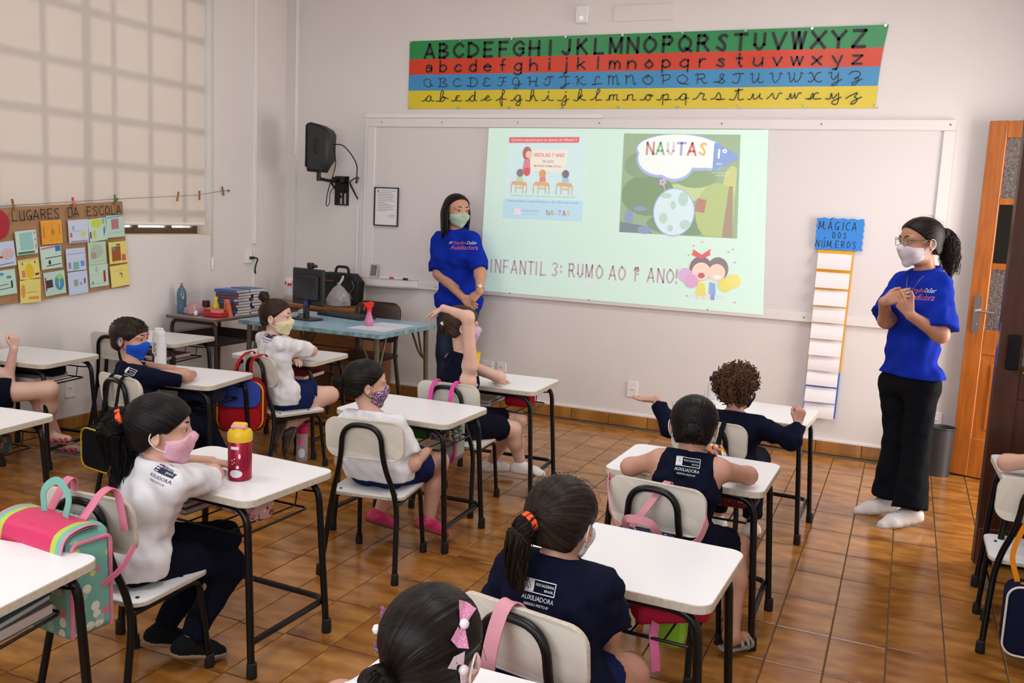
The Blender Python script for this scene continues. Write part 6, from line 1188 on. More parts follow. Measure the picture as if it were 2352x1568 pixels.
# girl with the loose ponytail
J = seated(.03, -4.57, -8, (-0.001, -4.500, 0.795), (.17, .97, -.12), .205, .122, neck=(0.005, -4.530, 0.706), elR=(0.130, -4.500, 0.549), wrR=(0.119, -4.420, 0.419), handR=((.1, .8, -.5), (-.6, .2, -.7), .3), elL=(-.16, -4.50, .52), wrL=(-.12, -4.36, .47), knR=(0.156, -4.360, 0.371), knL=(-.03, -4.31, .41))
person('girl in navy school shirt with loose brown ponytail and orange tie in the foreground', (.03, -4.57, 0), J, dict(skin=SK2, hair=('pony', '150e0a', '38281c'), tie=(-.08, -.47, .10), tail=[(-.13, -.58, .03), (-.20, -.62, -.20), (-.20, -.60, -.50), (-.13, -.54, -.80)], tailr=.15, locks=170, curl=.02, tiecol='e8501c', puff=.05, fly=110, mask=cloth('mask_white', 'd5d2d4'), loop='d8c8c0',
       shirt=dict(mat=navy_t, sleeve=.85, flare=.014, low=.385, print=(school_print(True), (.08, 1, -.42), (0, 0, 1), (-0.014, -4.650, 0.666))), legs=dict(mat=navy_s, len=.45, flare=.015), shoe=('sandal', mat('sandal_silver', '8f8a86', .4, .3), mat('strap_silver', 'a8a29c', .35, .3))))
# child at the right edge
J = seated(1.47, -2.63, 8, (1.47, -2.55, .86), (-.3, .95, -.1), .2, .115, elL=(1.158, -2.468, 0.642), wrL=(1.30, -2.40, .66), handL=((.8, .3, .3), (.2, .3, -.9), .3), hipL=(1.36, -2.66, .42))
person('child in blue jeans leaning an arm on the desk at the right edge', (1.47, -2.63, 0), J, dict(skin=SK, hair=('short', '1c130e', '3d2c20'), mask=cloth('mask_white', 'd5d2d4'), shirt=dict(mat=navy_t, sleeve=.6, low=.385), legs=dict(mat=mat('denim', '2a3f66', .8, var=.15, scale=60), len=1.9, name='jeans', flare=.006), shoe=('plain', cloth('shoe_black', '141518'), mat('sole_tan', '8a745c', .7))))
# girl with pink bows in the foreground
J = seated(.04, -5.36, -6, (0.047, -5.260, 0.806), (.0, 1, -.12), .205, .12, elL=(-.16, -5.22, .64), wrL=(.0, -5.12, .63), elR=(.26, -5.24, .64), wrR=(.12, -5.12, .63))
_, gpb, _ = person('girl with sleek dark hair, low bun and pink bows at the bottom edge', (.04, -5.36, 0), J, dict(skin=SK2, hair=('bun', '0b0807', '241a14'), tie=(-.14, -.45, -.12), bunr=.15, fly=10, mask=pattern('mask_rose', 'd8b4c0', ('c890a4', 'e8d0d8'), 160, .3), hairline=((0, .36, .24), (0, .66, -.75)), shirt=dict(mat=white_t, sleeve=.7, low=.385), legs=dict(mat=navy_s, len=.6), shoe=('plain', cloth('shoe_black', '141518'), mat('sole_tan', '8a745c', .7))))
# ---- standing teachers
J = dict(head=(-2.451, -0.300, 1.543), face=(.84, -.53, -.08), hs=.232, neck=(-2.462, -0.280, 1.398), shL=(-2.301, -0.300, 1.325), shR=(-2.630, -0.240, 1.306), elR=(-2.588, -0.300, 1.059), elL=(-2.203, -0.370, 1.088), wrR=(-2.299, -0.460, 0.910), wrL=(-2.157, -0.460, 0.959), handR=((.75, -.25, -.45), (-.2, .95, -.1), .35), handL=((-.6, -.3, -.75), (.2, .9, -.3), .45),
         hipL=(-2.335, -.28, .86), hipR=(-2.52, -.25, .86), knL=(-2.35, -.30, .47), knR=(-2.52, -.28, .47), anL=(-2.35, -.28, .085), anR=(-2.52, -.26, .085), toeL=(.05, -.15, -.02), toeR=(-.02, -.15, -.02))
_, gpl, shl_ = person('woman teacher in royal blue shirt and jeans with clasped hands before the board', (-2.43, -.28, 0), J, dict(girth=1.36, hipg=.80, legg=.86, bust=True, handL=.165, skin='bd8a70', hair=('long', '0e0a09', '241a18'), tie=(0, -.1, .6), puff=.045, nlock=34, fly=8, mask=cloth('mask_sage', 'a9bfae'), loop='c8d2c8', hairline=((0, .27, .40), (0, .80, -.60)),
       shirt=dict(mat=royal_t, sleeve=.88, flare=.008, low=.80, loose=.02, skirt=.06), legs=dict(mat=mat('denim_dark', '1c2640', .8, var=.15, scale=60), len=1.96, name='jeans', flare=.004), shoe=('plain', cloth('shoe_black', '141518'), mat('sole_tan', '8a745c', .7))))
J = dict(head=(0.762, -1.280, 1.491), face=(-.84, -.52, -.12), hs=.238, neck=(0.807, -1.250, 1.342), shR=(0.699, -1.120, 1.259), shL=(0.877, -1.360, 1.277), elR=(0.642, -1.320, 1.072), elL=(0.903, -1.460, 1.034), wrR=(0.623, -1.500, 1.181), wrL=(0.756, -1.520, 1.124), handR=((.8, .1, .35), (.5, .85, -.1), .22, .15, .6), handL=((-.62, .1, .72), (.3, .95, .1), [.2, .35, .4, .42], .1, -.4),
         hipR=(0.721, -1.200, 0.722), hipL=(0.851, -1.320, 0.755), knR=(0.751, -1.220, 0.414), knL=(0.852, -1.340, 0.430), anR=(0.743, -1.258, 0.090), anL=(0.853, -1.408, 0.090), toeR=(-.15, -.05, -.03), toeL=(-.13, -.09, -.03))
_, gpr, shr_ = person('woman teacher in royal blue shirt, glasses and black flared trousers standing by the door', (.78, -1.27, 0), J, dict(girth=1.30, hipg=.80, legg=.84, bust=True, handL=.162, skin='b07c62', hair=('pony', '0f0b0a', '33241e'), tie=(0, -.47, .16), tail=[(0, -.62, .08), (0, -.70, -.18), (.0, -.72, -.50), (.0, -.74, -.85)], tailr=.20, locks=230, curl=.06, tiecol='1c1416', puff=.04, fly=20, mask=mat('mask_surgical', 'd2c8d0', .6, bump=.3, bscale=60, stretch=(.3, .3, 4)), hairline=((0, .31, .34), (0, .74, -.66)),
       shirt=dict(mat=royal_t, sleeve=.90, flare=.024, low=.785, loose=.026, skirt=.09), legs=dict(mat=cloth('trousers_black', '0d0e14'), len=1.98, name='trousers', flare=.034), shoe=('laced', mat('sneaker_white', 'dcd8d5', .5), mat('sneaker_sole', 'b4aaa4', .6), mat('lace_grey', '9c938c', .7))))
# ================================================================ bottles, books, bags and small belongings
def rotz(p, a): c, s = math.cos(a), math.sin(a); return np.array((c * p[0] - s * p[1], s * p[0] + c * p[1], p[2]))
def on_desk(i, lx, ly, z=.5975): return desk_pt(i, lx, ly, z)
def dyaw(i): return math.radians(DESKS[i][2])
b1 = thing('drink_bottle', 'red metal drink bottle with yellow lid and pink latch on the near desk', 'bottle', (-1.309, -4.12, .5975), .35)
MB().lathe([(.036, 0), (.040, .004), (.040, .132), (.037, .138)], 26).build('bottle_body', mat('metal_red', '9c1c38', .28, .55, bump=.03, bscale=900), b1, smooth=True)
MB().lathe([(.041, .134), (.042, .14), (.042, .162), (.036, .172), (.024, .176), (.022, .180)], 26).build('lid', mat('lid_yellow', 'e0b81c', .4), b1, smooth=True)
MB().prism(rrect(.05, .024, .008, 3), .178, .196, bev=.004).build('spout_cover', mat('lid_yellow', 'e0b81c', .4), b1); MB().box((0, -.016, .184), (.052, .012, .014), bev=.004).build('latch', mat('latch_pink', 'd89aa8', .45), b1)
def round_print(parent, specs, r, M, name):
    for V, F in specs:
        V = A_(V); b = MB(); b.add(np.stack([(r + .0014) * np.sin(V[:, 0] / r), -(r + .0014) * np.cos(V[:, 0] / r), V[:, 1]], 1), F); b.build(name, M, parent)
pw = mat('print_white', 'dfe0e6', .7)
def disc(cx, cy, rx, ry, n=12): P = [(cx, cy, 0)] + [(cx + rx * math.cos(2 * math.pi * k / n), cy + ry * math.sin(2 * math.pi * k / n), 0) for k in range(n)]; return P, [(0, 1 + k, 1 + (k + 1) % n) for k in range(n)]
round_print(b1, [disc(0, .027, .022, .014), disc(.006, .05, .005, .006), disc(.012, .088, .004, .009), disc(-.012, .06, .002, .002), disc(-.005, .066, .002, .002), disc(-.013, .073, .002, .003), disc(-.004, .078, .002, .002)], .040, pw, 'printed_spot')
V, F = text_geo('FISHER', .012); round_print(b1, [grid_rect(.03, .012, 4, 1)[0:2] if False else (grid_rect(.028, .010, 5, 1)[0] + A_((-.004, .116, 0)), grid_rect(.028, .010, 5, 1)[1])], .040, pw, 'printed_label')
b2 = thing('drink_bottle', 'tall white drink bottle with flip cap beside the blue masked boy', 'bottle', (-3.085, -2.67, .5975), .2)
MB().lathe([(.034, 0), (.038, .004), (.038, .165), (.034, .172)], 24).build('bottle_body', mat('bottle_white', 'dededf', .35), b2, smooth=True); MB().lathe([(.034, .172), (.035, .19), (.028, .205)], 24).build('cap', whitep, b2, smooth=True); MB().box((.0, 0, .21), (.05, .02, .018), bev=.005).build('flip_spout', whitep, b2)
V, F = text_geo('GAME', .03); V = V.copy(); V = V[:, [1, 0, 2]] * A_((-1, 1, 1)); round_print(b2, [(V + A_((.006, .06, 0)), F)], .038, ink, 'printed_word'); round_print(b2, [disc(-.018, .05, .012, .03)], .038, ink, 'printed_figure'); round_print(b2, [disc(-.012, .02, .006, .007)], .038, mat('print_redspot', 'b8303c', .6), 'printed_spot')
b3 = thing('drink_bottle', 'clear drink bottle with hot pink flip lid standing on the floor', 'bottle', (-2.535, -2.085, 0), .4)
MB().lathe([(.032, 0), (.035, .006), (.035, .165), (.028, .178)], 22).build('bottle_body', glassy('bottle_clear', 'd8d0d6', .1, .4), b3, smooth=True); MB().lathe([(.033, .172), (.034, .205), (.028, .212)], 22).build('lid', mat('lid_pink', 'd61a72', .4), b3, smooth=True); MB().tube([(.01, 0, .21), (.045, 0, .235)], [.012, .007], 8).build('spout', MATS['lid_pink'], b3, smooth=True)
round_print(b3, [disc(0, .125, .02, .032)], .035, mat('print_pinkspot', 'd87a9c', .6), 'printed_picture'); round_print(b3, [disc(.006, .055, .02, .03)], .035, pw, 'printed_picture')
b4 = thing('drink_bottle', 'white squeeze bottle with navy cap on the curly boy\'s desk', 'bottle', (-.182, -1.64, .5975)); MB().lathe([(.027, 0), (.03, .004), (.03, .085), (.024, .098), (.022, .104)], 20).build('bottle_body', mat('squeeze_white', 'dad6d2', .4), b4, smooth=True); MB().lathe([(.024, .1), (.025, .122), (.012, .126), (.008, .148), (.01, .15)], 18).build('cap', mat('cap_navy', '141830', .45), b4, smooth=True)
cu = thing('cup', 'small yellow cup on the desk behind the child raising an arm', 'cup', (-1.585, -1.70, .5975)); MB().lathe([(.024, 0), (.032, .118), (.030, .118), (.022, .004), (.0, .004)], 20).build('cup_wall', mat('cup_yellow', 'd9b81c', .45), cu, smooth=True); MB().tube([(.032 * math.cos(a), .032 * math.sin(a), .118) for a in np.linspace(0, 6.283, 21)[:-1]], .002, 5, closed=True).build('cup_rim', MATS['cup_yellow'], cu, smooth=True)
# ---- things lying in the desk racks
def rack_book(i, lx, ly, w_, d_, h_, c, label, rz=0, z=.470):
    p = desk_pt(i, lx, ly, z); t = thing('book', label, 'book', p, dyaw(i) + math.radians(rz)); MB().box((0, 0, h_ / 2), (w_ - .006, d_ - .006, h_ - .004)).build('pages', page, t); M = mat('cover_' + c, c, .35, var=.25, scale=22); MB().box((0, 0, h_ - .001), (w_, d_, .002)).box((0, 0, .001), (w_, d_, .002)).box((-w_ / 2 + .001, 0, h_ / 2), (.002, d_, h_)).build('cover', M, t); return t
def pouch(i, lx, ly, w_, d_, h_, M, label, zipc='c8506a', rz=0, z=.470):
    p = desk_pt(i, lx, ly, z); t = thing('pencil_case', label, 'pencil case', p, dyaw(i) + math.radians(rz)); b = MB().prism(rrect(d_, h_, h_ * .35, 4, 0, h_ / 2), -w_ / 2, w_ / 2, 'x', bev=.008); b.build('case_body', M, t, smooth=True)
    MB().tube([(-w_ / 2 + .012, 0, h_ + .001), (w_ / 2 - .012, 0, h_ + .001)], .0035, 6).build('zip', mat('zip_' + zipc, zipc, .5), t, smooth=True); MB().box((w_ / 2 - .02, -.004, h_ + .004), (.018, .006, .004)).build('zip_pull', chrome, t); return t
rack_book(0, -.14, -.02, .20, .27, .02, '8a2a34', 'red covered school book in the rack of the bottle desk'); rack_book(0, -.15, -.02, .19, .26, .016, '77727c', 'grey covered school book lying on the red book', 3, .4905)
pouch(0, .10, -.03, .23, .085, .075, pattern('case_hearts', 'c8a09a', ('b8283c', 'd8606c', '4a4a6a', 'e0c8b8'), 60, .42), 'red and cream pencil case with hearts under the bottle desk', 'b8283c', -8)
pouch(1, .03, -.03, .16, .10, .075, cloth('pouch_green', '2f6a2c'), 'green pouch with an orange strap in the rack of the flowered mask girl', 'e05a2c'); pouch(1, .19, -.02, .13, .10, .08, pattern('case_graffiti', '2a4a4a', ('58c8c0', 'd84a6a', 'e0d83c', '101418', '3a6ad0'), 90, .5), 'multicoloured printed pencil case beside the green pouch', '101418')
rack_book(2, -.10, -.02, .22, .28, .018, '6a6a70', 'grey school book in the rack of the child raising an arm'); rack_book(2, -.10, -.02, .20, .27, .014, 'cfcac4', 'white notebook lying on the grey school book', 4, .4885); pouch(2, .15, -.04, .15, .1, .09, cloth('pouch_crimson', 'a8182c'), 'crimson pencil case in the rack nearest the board', '701020')
rack_book(3, .03, -.03, .32, .26, .024, '9a2226', 'red and yellow school book in the rack of the cream mask girl', 3)
rack_book(4, -.12, -.03, .21, .27, .02, 'a8a29c', 'pale school book in the rack of the blue mask boy'); pouch(4, .12, -.02, .22, .12, .085, cloth('pouch_slate', '23283a'), 'slate blue pencil case in the rack of the blue mask boy', '8a2a34')
rack_book(5, -.02, -.02, .36, .26, .026, 'b0a8a0', 'thick pale school book in the rack by the left wall'); pouch(5, .06, -.02, .3, .13, .075, cloth('pouch_dark', '16181c'), 'dark pencil case lying on the thick pale book', '8a2a34', 0, .4965)
rack_book(6, .02, -.02, .30, .26, .022, '8e2a2c', 'dark red school book in the rack of the empty desk')
pouch(7, .12, -.02, .24, .14, .08, pattern('case_camouflage', '1c2a24', ('30503c', '502a2c', '101814', '6a4a3c'), 50, .5), 'dark mottled pencil case in the rack at the left edge', '101814')
rack_book(8, .05, .0, .36, .26, .03, '6a5a4c', 'thick colourful school book under the lower left desk'); rack_book(8, .06, .0, .33, .25, .016, '4a7a8a', 'teal picture book lying on the thick school book', 5, .5005)
pouch(9, .13, .0, .17, .13, .085, pattern('case_redflower', '5c1018', ('c8a090', '7a1c24', 'b86a60'), 70, .3), 'dark red flowered pencil case under the sleeveless girl\'s desk', '2a0a0c'); rack_book(9, -.08, -.02, .22, .26, .024, '1c1a20', 'black covered school book under the sleeveless girl\'s desk')
pouch(11, -.06, -.03, .19, .11, .085, pattern('case_blackprint', '1a1c1e', ('c8ccc8', '2a2c30'), 26, .3), 'black pencil case with white print in the foreground rack', '3a3a3e'); pz = pouch(11, .16, -.06, .20, .085, .06, cloth('pouch_redpink', 'a81f3c'), 'shiny red and pink pencil case in the foreground rack', 'd8608c', 35)
MB().ribbon([(-.06, -.06, .02), (-.075, -.09, .0), (-.07, -.10, -.05), (-.065, -.10, -.095)], .024, (0, -1, .2), .002).build('ribbon_tab', mat('ribbon_pink', 'd86aa0', .5), pz)
gt = thing('green_pouch', 'translucent lime green pouch hanging below the foreground rack', 'pouch', desk_pt(11, .14, .02, .36)); b = MB().prism(rrect(.10, .10, .03, 4, 0, .05), -.03, .03, 'y', bev=.012); b.build('pouch_film', glassy('lime_film', '8fd23c', .2, .7), gt, smooth=True); MB().tube([(-.03, 0, .098), (-.03, 0, .112)], .004, 6).tube([(.03, 0, .098), (.03, 0, .112)], .004, 6).build('hanger', MATS['black_plastic'], gt)
# ---- bags on the chair backs
def softbox(w_, d_, h_, r, bev, taper=0.0, bulge=0.0, z0=0.0):
    b = MB().prism(rrect(w_, h_, r, 5, 0, h_ / 2), -d_ / 2, d_ / 2, 'y', bev=bev)
    b.xform(lambda p: np.array([p[0] * (1 + taper * (p[2] / h_ - .5)), p[1] * (1 + bulge * math.cos(p[0] / w_ * 2.6) * (1 - p[2] / h_)), p[2] + z0])); return b
def strap(t, pts, w_, M, nrm=None, name='strap'):
    b = MB(); P = A_(spline(pts, 5)); nrm = np.cross((1., 0, 0), np.gradient(P, axis=0)) if nrm is None else nrm; b.ribbon(P, w_, nrm, .003); b.build(name, M, t, smooth=True)
def hung(ci, name, label, dx=0, dy=-.30, z=.36, rz=0): return thing(name, label, 'bag', tuple(chair_pt(ci, dx, dy, z)), math.radians(CHAIRS[ci][2] + rz))
t = hung(0, 'school_bag', 'watermelon satchel with teal sides hanging on the near left chair', .035, -.335, .345, -8)
teal = pattern('bag_teal', '69a598', ('d8d4cc', 'c86a84', '69a598', 'c8bc70', '69a598', '8ab8ac'), 26, .36); pinkm = cloth('bag_pink', 'd07a92')
softbox(.30, .13, .30, .03, .015, -.05, .15).build('bag_body', teal, t, smooth=True)
fl_ = MB(); V = []; prof = [(.03, .305), (-.02, .312), (-.075, .295), (-.092, .24), (-.094, .15)]; prof = spline(prof, 4); n = len(prof)
for x0, x1, c, nm in ((-.152, -.142, 'd07a92', 'flap_binding'), (-.142, -.124, '6ab09e', 'teal_band'), (-.124, -.104, 'b0c048', 'lime_band'), (-.104, .104, 'cc2f60', 'pink_flap'), (.104, .124, 'b0c048', 'lime_band'), (.124, .142, '6ab09e', 'teal_band'), (.142, .152, 'd07a92', 'flap_binding')):
    b = MB(); V = []; 
    for y, z in prof: V += [(x0, y, z), (x1, y, z)]
    b.add(V, [(2 * i, 2 * i + 1, 2 * i + 3, 2 * i + 2) for i in range(n - 1)]); V2 = [(x, y + .006 * (1 if False else 0) + .0, z - .006) for x, y, z in V]; b.add(V2, [(2 * i + 2, 2 * i + 3, 2 * i + 1, 2 * i) for i in range(n - 1)]); b.build(nm, mat('flap_' + c, c, .35, var=.18 if c == 'cc2f60' else .05, scale=350), t, smooth=True)
for k, x in enumerate((-.09, -.045, 0, .045, .09)): MB().ball((x, -.095, .165), (.006, .003, .009), 8).build('seed', ink, t)
for x in (-.11, .12): strap(t, [(x * .6, .03, .30), (x * .7, .09, .37), (x * .8, .125, .36), (x, .13, .25)], .03, pinkm)
strap(t, [(-.045, .0, .312), (-.052, .005, .37), (0, .01, .405), (.052, .005, .37), (.045, 0, .312)], .022, mat('handle_teal', '74aca0', .7), (0, -1, .1), 'handle')
strap(t, [(.15, .03, .13), (.17, .08, .17), (.16, .13, .215)], .018, pinkm, (1, 0, 0), 'side_strap')
for sx in (-1, 1):
    MB().tube(fillet([(sx * .148, -.06, .01), (sx * .149, -.06, .27), (sx * .149, .06, .27), (sx * .148, .06, .01)], .02, 3), .006, 6).build('piping', pinkm, t, smooth=True)
t = hung(3, 'school_bag', 'red, blue and yellow school backpack on the chair of the cream mask girl', .03, -.315, .265, 55)
softbox(.27, .13, .29, .06, .02, -.06, .2).build('bag_body', cloth('bag_red', '98141c'), t, smooth=True); b = MB().prism(rrect(.22, .15, .05, 5, 0, .215), -.066, -.078, 'y', bev=.004); b.build('front_panel', mat('panel_blue', '1c3c9c', .6, var=.15, scale=30), t); b = MB().prism(rrect(.22, .11, .04, 5, 0, .075), -.066, -.086, 'y', bev=.006); b.build('front_pocket', cloth('bag_red2', 'a81a22'), t)
MB().tube([(x, -.068, z) for x, z in rrect(.245, .265, .055, 6, 0, .15)], .0045, 6, closed=True).build('yellow_piping', mat('piping_yellow', 'd8b41c', .5), t, smooth=True)
redst = cloth('strap_red', 'b0161e')
for x in (-.055, .055): strap(t, [rotz((x, .02, .285), 0), rotz((x * 1.1 - .05, .06, .39), -.96), rotz((x * 1.15 - .05, .135, .42), -.96), rotz((x * 1.3 - .05, .155, .38), -.96)], .024, redst, np.cross(rotz((1., 0, 0), -.96), np.gradient(A_(spline([rotz((x, .02, .285), 0), rotz((x * 1.1 - .05, .06, .39), -.96), rotz((x * 1.15 - .05, .135, .42), -.96), rotz((x * 1.3 - .05, .155, .38), -.96)], 5)), axis=0)))
strap(t, [(-.03, .0, .288), (-.03, -.0, .32), (.03, 0, .32), (.03, 0, .288)], .02, redst, (0, -1, .1), 'handle'); MB().lathe([(.021, -.002), (.023, 0), (.021, .002)], 16, (.02, -.085, -.035), rot=Matrix.Rotation(math.pi / 2, 3, 'X')).tube([(.02, -.082, .03), (.02, -.085, -.012)], .002, 5).build('round_charm', pattern('charm_print', '3a8ab0', ('c84a3c', 'e0c84a', '3a8a4a'), 120, .45), t, smooth=True)
t = hung(2, 'school_bag', 'shimmering pink school bag with bright pink straps on the arm-raising child\'s chair', 0, -.30, .30); M_ = bpy.data.materials.new('holographic'); M_.use_nodes = True; nt = M_.node_tree; bs = nt.nodes['Principled BSDF']; bs.inputs['Metallic'].default_value = .7; bs.inputs['Roughness'].default_value = .25
tc = nt.nodes.new('ShaderNodeTexCoord'); nz = nt.nodes.new('ShaderNodeTexNoise'); nz.inputs['Scale'].default_value = 12; cr = nt.nodes.new('ShaderNodeValToRGB'); nt.links.new(tc.outputs['Object'], nz.inputs['Vector']); nt.links.new(nz.outputs['Fac'], cr.inputs[0]); nt.links.new(cr.outputs[0], bs.inputs['Base Color'])
for k, (p_, c_) in enumerate(((.3, 'd8a0c8'), (.45, 'a0d8d0'), (.58, 'e0e0e4'), (.7, 'b0a0e0'))):
    el_ = cr.color_ramp.elements[k] if k < 2 else cr.color_ramp.elements.new(p_); el_.position = p_; el_.color = (*lin(c_), 1)
softbox(.26, .12, .29, .05, .018, -.04, .2).build('bag_body', M_, t, smooth=True); hot = cloth('strap_hotpink', 'd04a98')
for x in (-.06, .05): strap(t, [(x, .02, .27), (x, .05, .36), (x, .12, .385), (x, .13, .34)], .022, hot)
MB().tube([(x, -.062, z) for x, z in rrect(.25, .28, .05, 6, 0, .145)], .006, 6, closed=True).build('pink_piping', hot, t, smooth=True)
t = hung(4, 'school_bag', 'black school bag with yellow trim on the chair of the blue masked boy', .08, -.31, .25); softbox(.25, .11, .20, .05, .016, .0, .2).build('bag_body', cloth('bag_black', '15151a'), t, smooth=True); bst = cloth('strap_black', '0e0e10')
for x in (-.11, -.02): strap(t, [(x, .02, .19), (x, .06, .28), (x, .085, .40), (x, .115, .43), (x, .13, .39)], .022, bst)
MB().tube([(x, -.057, z) for x, z in rrect(.24, .19, .05, 6, 0, .10)], .004, 6, closed=True).build('yellow_trim', mat('trim_yellow', 'c8b41c', .5), t, smooth=True)
sg = thing('hand_gel_bottle', 'small bright blue hand gel bottle dangling from the black bag', 'bottle', (-2.885, -3.37, .262)); MB().prism(rrect(.026, .018, .006, 3), 0, .05, bev=.003).build('bottle_body', mat('gel_blue', '2a9ad0', .35), sg); MB().lathe([(.007, -.014), (.008, 0)], 10).build('cap', whitep, sg); MB().tube(spline([(0, 0, .05), (-.006, 0, .075), (.006, 0, .09), (.004, 0, .05)], 4), .002, 5).build('loop', MATS['gel_blue'], sg)
t = hung(5, 'school_bag', 'navy starred bag with pale pink straps on the sleeveless girl\'s chair', .0, -.29, .28); softbox(.24, .12, .25, .05, .02, -.1, .2).build('bag_body', pattern('bag_stars', '11163c', ('d8d8e4', 'd86a90', '11163c', '11163c', 'c8c0d8'), 60, .3), t, smooth=True); pst = cloth('strap_palepink', 'c98a94')
strap(t, [(-.05, .02, .25), (-.01, .05, .32), (.03, .115, .395), (.04, .13, .37)], .024, pst); strap(t, [(-.10, .02, .23), (-.15, .06, .30), (-.175, .10, .38), (-.165, .13, .36)], .028, pst, (-1, -.4, 0)); strap(t, [(.11, .02, .22), (.16, .06, .23), (.178, .10, .29), (.165, .13, .30)], .028, pst, (1, -.4, 0)); strap(t, [(-.05, -.02, .25), (-.04, -.05, .30), (.04, -.05, .30), (.07, -.02, .24)], .026, pst, (0, -1, .4), 'handle')
t = hung(6, 'school_bag', 'small brightly patterned backpack on the curly boy\'s chair', .02, -.29, .36); softbox(.20, .11, .24, .08, .02, -.05, .25).build('bag_body', pattern('bag_comic', '2a2a3a', ('c83a2c', 'e0c83c', '3a8ad0', '3aa04a', 'e8e4dc', 'd8701c'), 55, .6), t, smooth=True); MB().tube([(x, -.056, z) for x, z in rrect(.15, .13, .05, 6, 0, .08)], .005, 6, closed=True).build('pocket_piping', mat('piping_blue', '2a6aa0', .5), t, smooth=True)
for x in (-.05, .05): strap(t, [(x, .02, .235), (x, .05, .28), (x, .10, .325), (x, .12, .29)], .022, bst)
t = hung(7, 'school_bag', 'hidden school bag with one wide pale pink strap on the foreground chair', .0, -.30, .24); softbox(.25, .12, .25, .05, .018, 0, .2).build('bag_body', cloth('bag_rose', 'b86a80'), t, smooth=True)
strap(t, [(-.03, .03, .24), (-.035, .045, .34), (-.03, .075, .425), (-.02, .10, .445), (-.005, .125, .42)], .038, cloth('strap_rose', 'cc909c'))
t = hung(8, 'lunch_bag', 'navy lunch bag with white piping and orange strap hanging at the right edge', .02, -.275, .055); softbox(.27, .10, .26, .045, .014, .02, .15).build('bag_body', cloth('bag_navy', '11162e'), t, smooth=True); MB().tube([(x, -.053, z) for x, z in rrect(.265, .255, .045, 6, 0, .13)], .004, 6, closed=True).build('white_piping', mat('piping_white', 'd0ccc8', .5), t, smooth=True); MB().box((.03, -.055, .10), (.12, .003, .08), bev=.001).build('name_label', paper, t)
lt_ = MB()
for k in range(4): lt_.box((.02, -.0572, .125 - k * .014), (.07, .0006, .003))
lt_.build('label_print', MATS['print_grey'], t); ost = cloth('strap_orange', 'c8781c'); strap(t, [(-.10, .0, .255), (-.12, .04, .36), (-.05, .09, .52), (.05, .10, .55)], .018, ost); strap(t, [(-.09, -.02, .255), (-.05, -.04, .275), (.05, -.03, .29), (.12, 0, .32)], .018, ost, (0, -1, .3), 'carry_strap'); MB().box((-.06, -.054, .235), (.012, .004, .05)).build('zip_pull', mat('pull_blue', '1c3c9c', .5), t)
# ---- personal details
def bow(label_part, P, rot, s, M, parent, base):
    b = MB()
    for e in (-1, 1): V = [(0, 0, .15), (0, 0, -.15), (e * 1.0, -.12, -.55), (e * 1.15, .0, 0), (e * 1.0, -.12, .55), (e * .6, .22, 0)]; V = [A_(v) * s for v in V]; V = [A_(rot) @ v + A_(P) - A_(base) for v in V]; F = [(0, 1, 5), (1, 2, 5), (2, 3, 5), (3, 4, 5), (4, 0, 5), (1, 0, 4, 3, 2)]; b.add(V, F if e > 0 else [f[::-1] for f in F])
    o = b.build('hair_bow', M, parent); b = MB(); b.ball(A_(P) - A_(base) + A_(rot) @ (A_((0, -.15, 0)) * s), .26 * s, 8); b.build('pearl', mat('pearl', 'e0d0d4', .25), o, smooth='all')
bows = [c for c in bpy.data.objects if c.name.startswith('person') and c.parent is None and 'pink bows' in c['label']][0]
bm1 = pattern('bow_pink', 'cf86a8', ('dcb4c8', 'c06a94'), 260, .35); bm2 = pattern('bow_white', 'd8c8d0', ('d88ab0', 'e4dce0'), 260, .3)
for px_, a, M in (((0.113, -5.292, 0.877), -.9, bm1), ((-0.027, -5.301, 0.840), .9, bm1), ((0.119, -5.301, 0.812), .9, bm2), ((-0.005, -5.315, 0.795), 1.2, bm2)):
    c0 = A_(px_); o_ = unit(c0 - A_(gpb(0, -.06, .13))); Rb = frame3(-o_, (0, 0, 1)); bow('', c0 + o_ * .004, Rb @ A_(Matrix.Rotation(a, 3, 'Y')), .034, M, bows, (.04, -5.36, 0))
def find(txt): return [o for o in bpy.data.objects if o.parent is None and o.get('category') == 'person' and txt in o['label']][0]
# shirt prints of the teachers and the silver swoosh of the child in the tank top
def slogan(cx, red, white):
    out = []
    for t_, x, y, h_, M in (('#', -.095, .030, .024, white), ('Orgulho', -.068, .028, .024, red), ('DeSer', .022, .034, .024, white), ('Auxiliadora', -.085, -.012, .034, red)):
        V, F = text_geo(t_, h_ / .729, 0, .25); V = V.copy(); w_ = {'#': .024, 'Orgulho': .088, 'DeSer': .07, 'Auxiliadora': .18}[t_]; V[:, 0] *= w_ / max(1e-6, V[:, 0].max()); V[:, 1] += V[:, 0] * .06; out.append(('slogan', V + A_((x + cx, y, 0)), F, M))
    return out
pr_ = mat('print_coral', 'd0707c', .6)
tl = find('clasped hands'); project_print(shl_, (-2.43, -.28, 0), slogan(0, pr_, pw), shl_, (-.62, .78, 0), (0, 0, 1), (-2.291, -0.450, 1.265)); trp = find('flared trousers'); project_print(shr_, (.78, -1.27, 0), slogan(0, pr_, pw), shr_, (.62, .78, 0), (0, 0, 1), (0.740, -1.450, 1.203))
V, F = stroke_geo([spline([(.045, .085), (-.01, .055), (-.012, .02), (.035, -.015), (.03, -.06), (-.03, -.085)], 8)], .022); grey_ = mat('print_silver', '9a9ca6', .6)
tV, tF = text_geo('ÁUX', .05 / .729); tV = tV * A_((.55, .8, 1))
project_print(sh3_, (-1.385, -2.26, 0), [('swoosh_print', V, F, grey_), ('lettering', tV + A_((-.005, .105, 0)), tF, pw)], sh3_, (-.43, .88, -.18), (0, 0, 1), (-1.273, -2.340, 0.644))
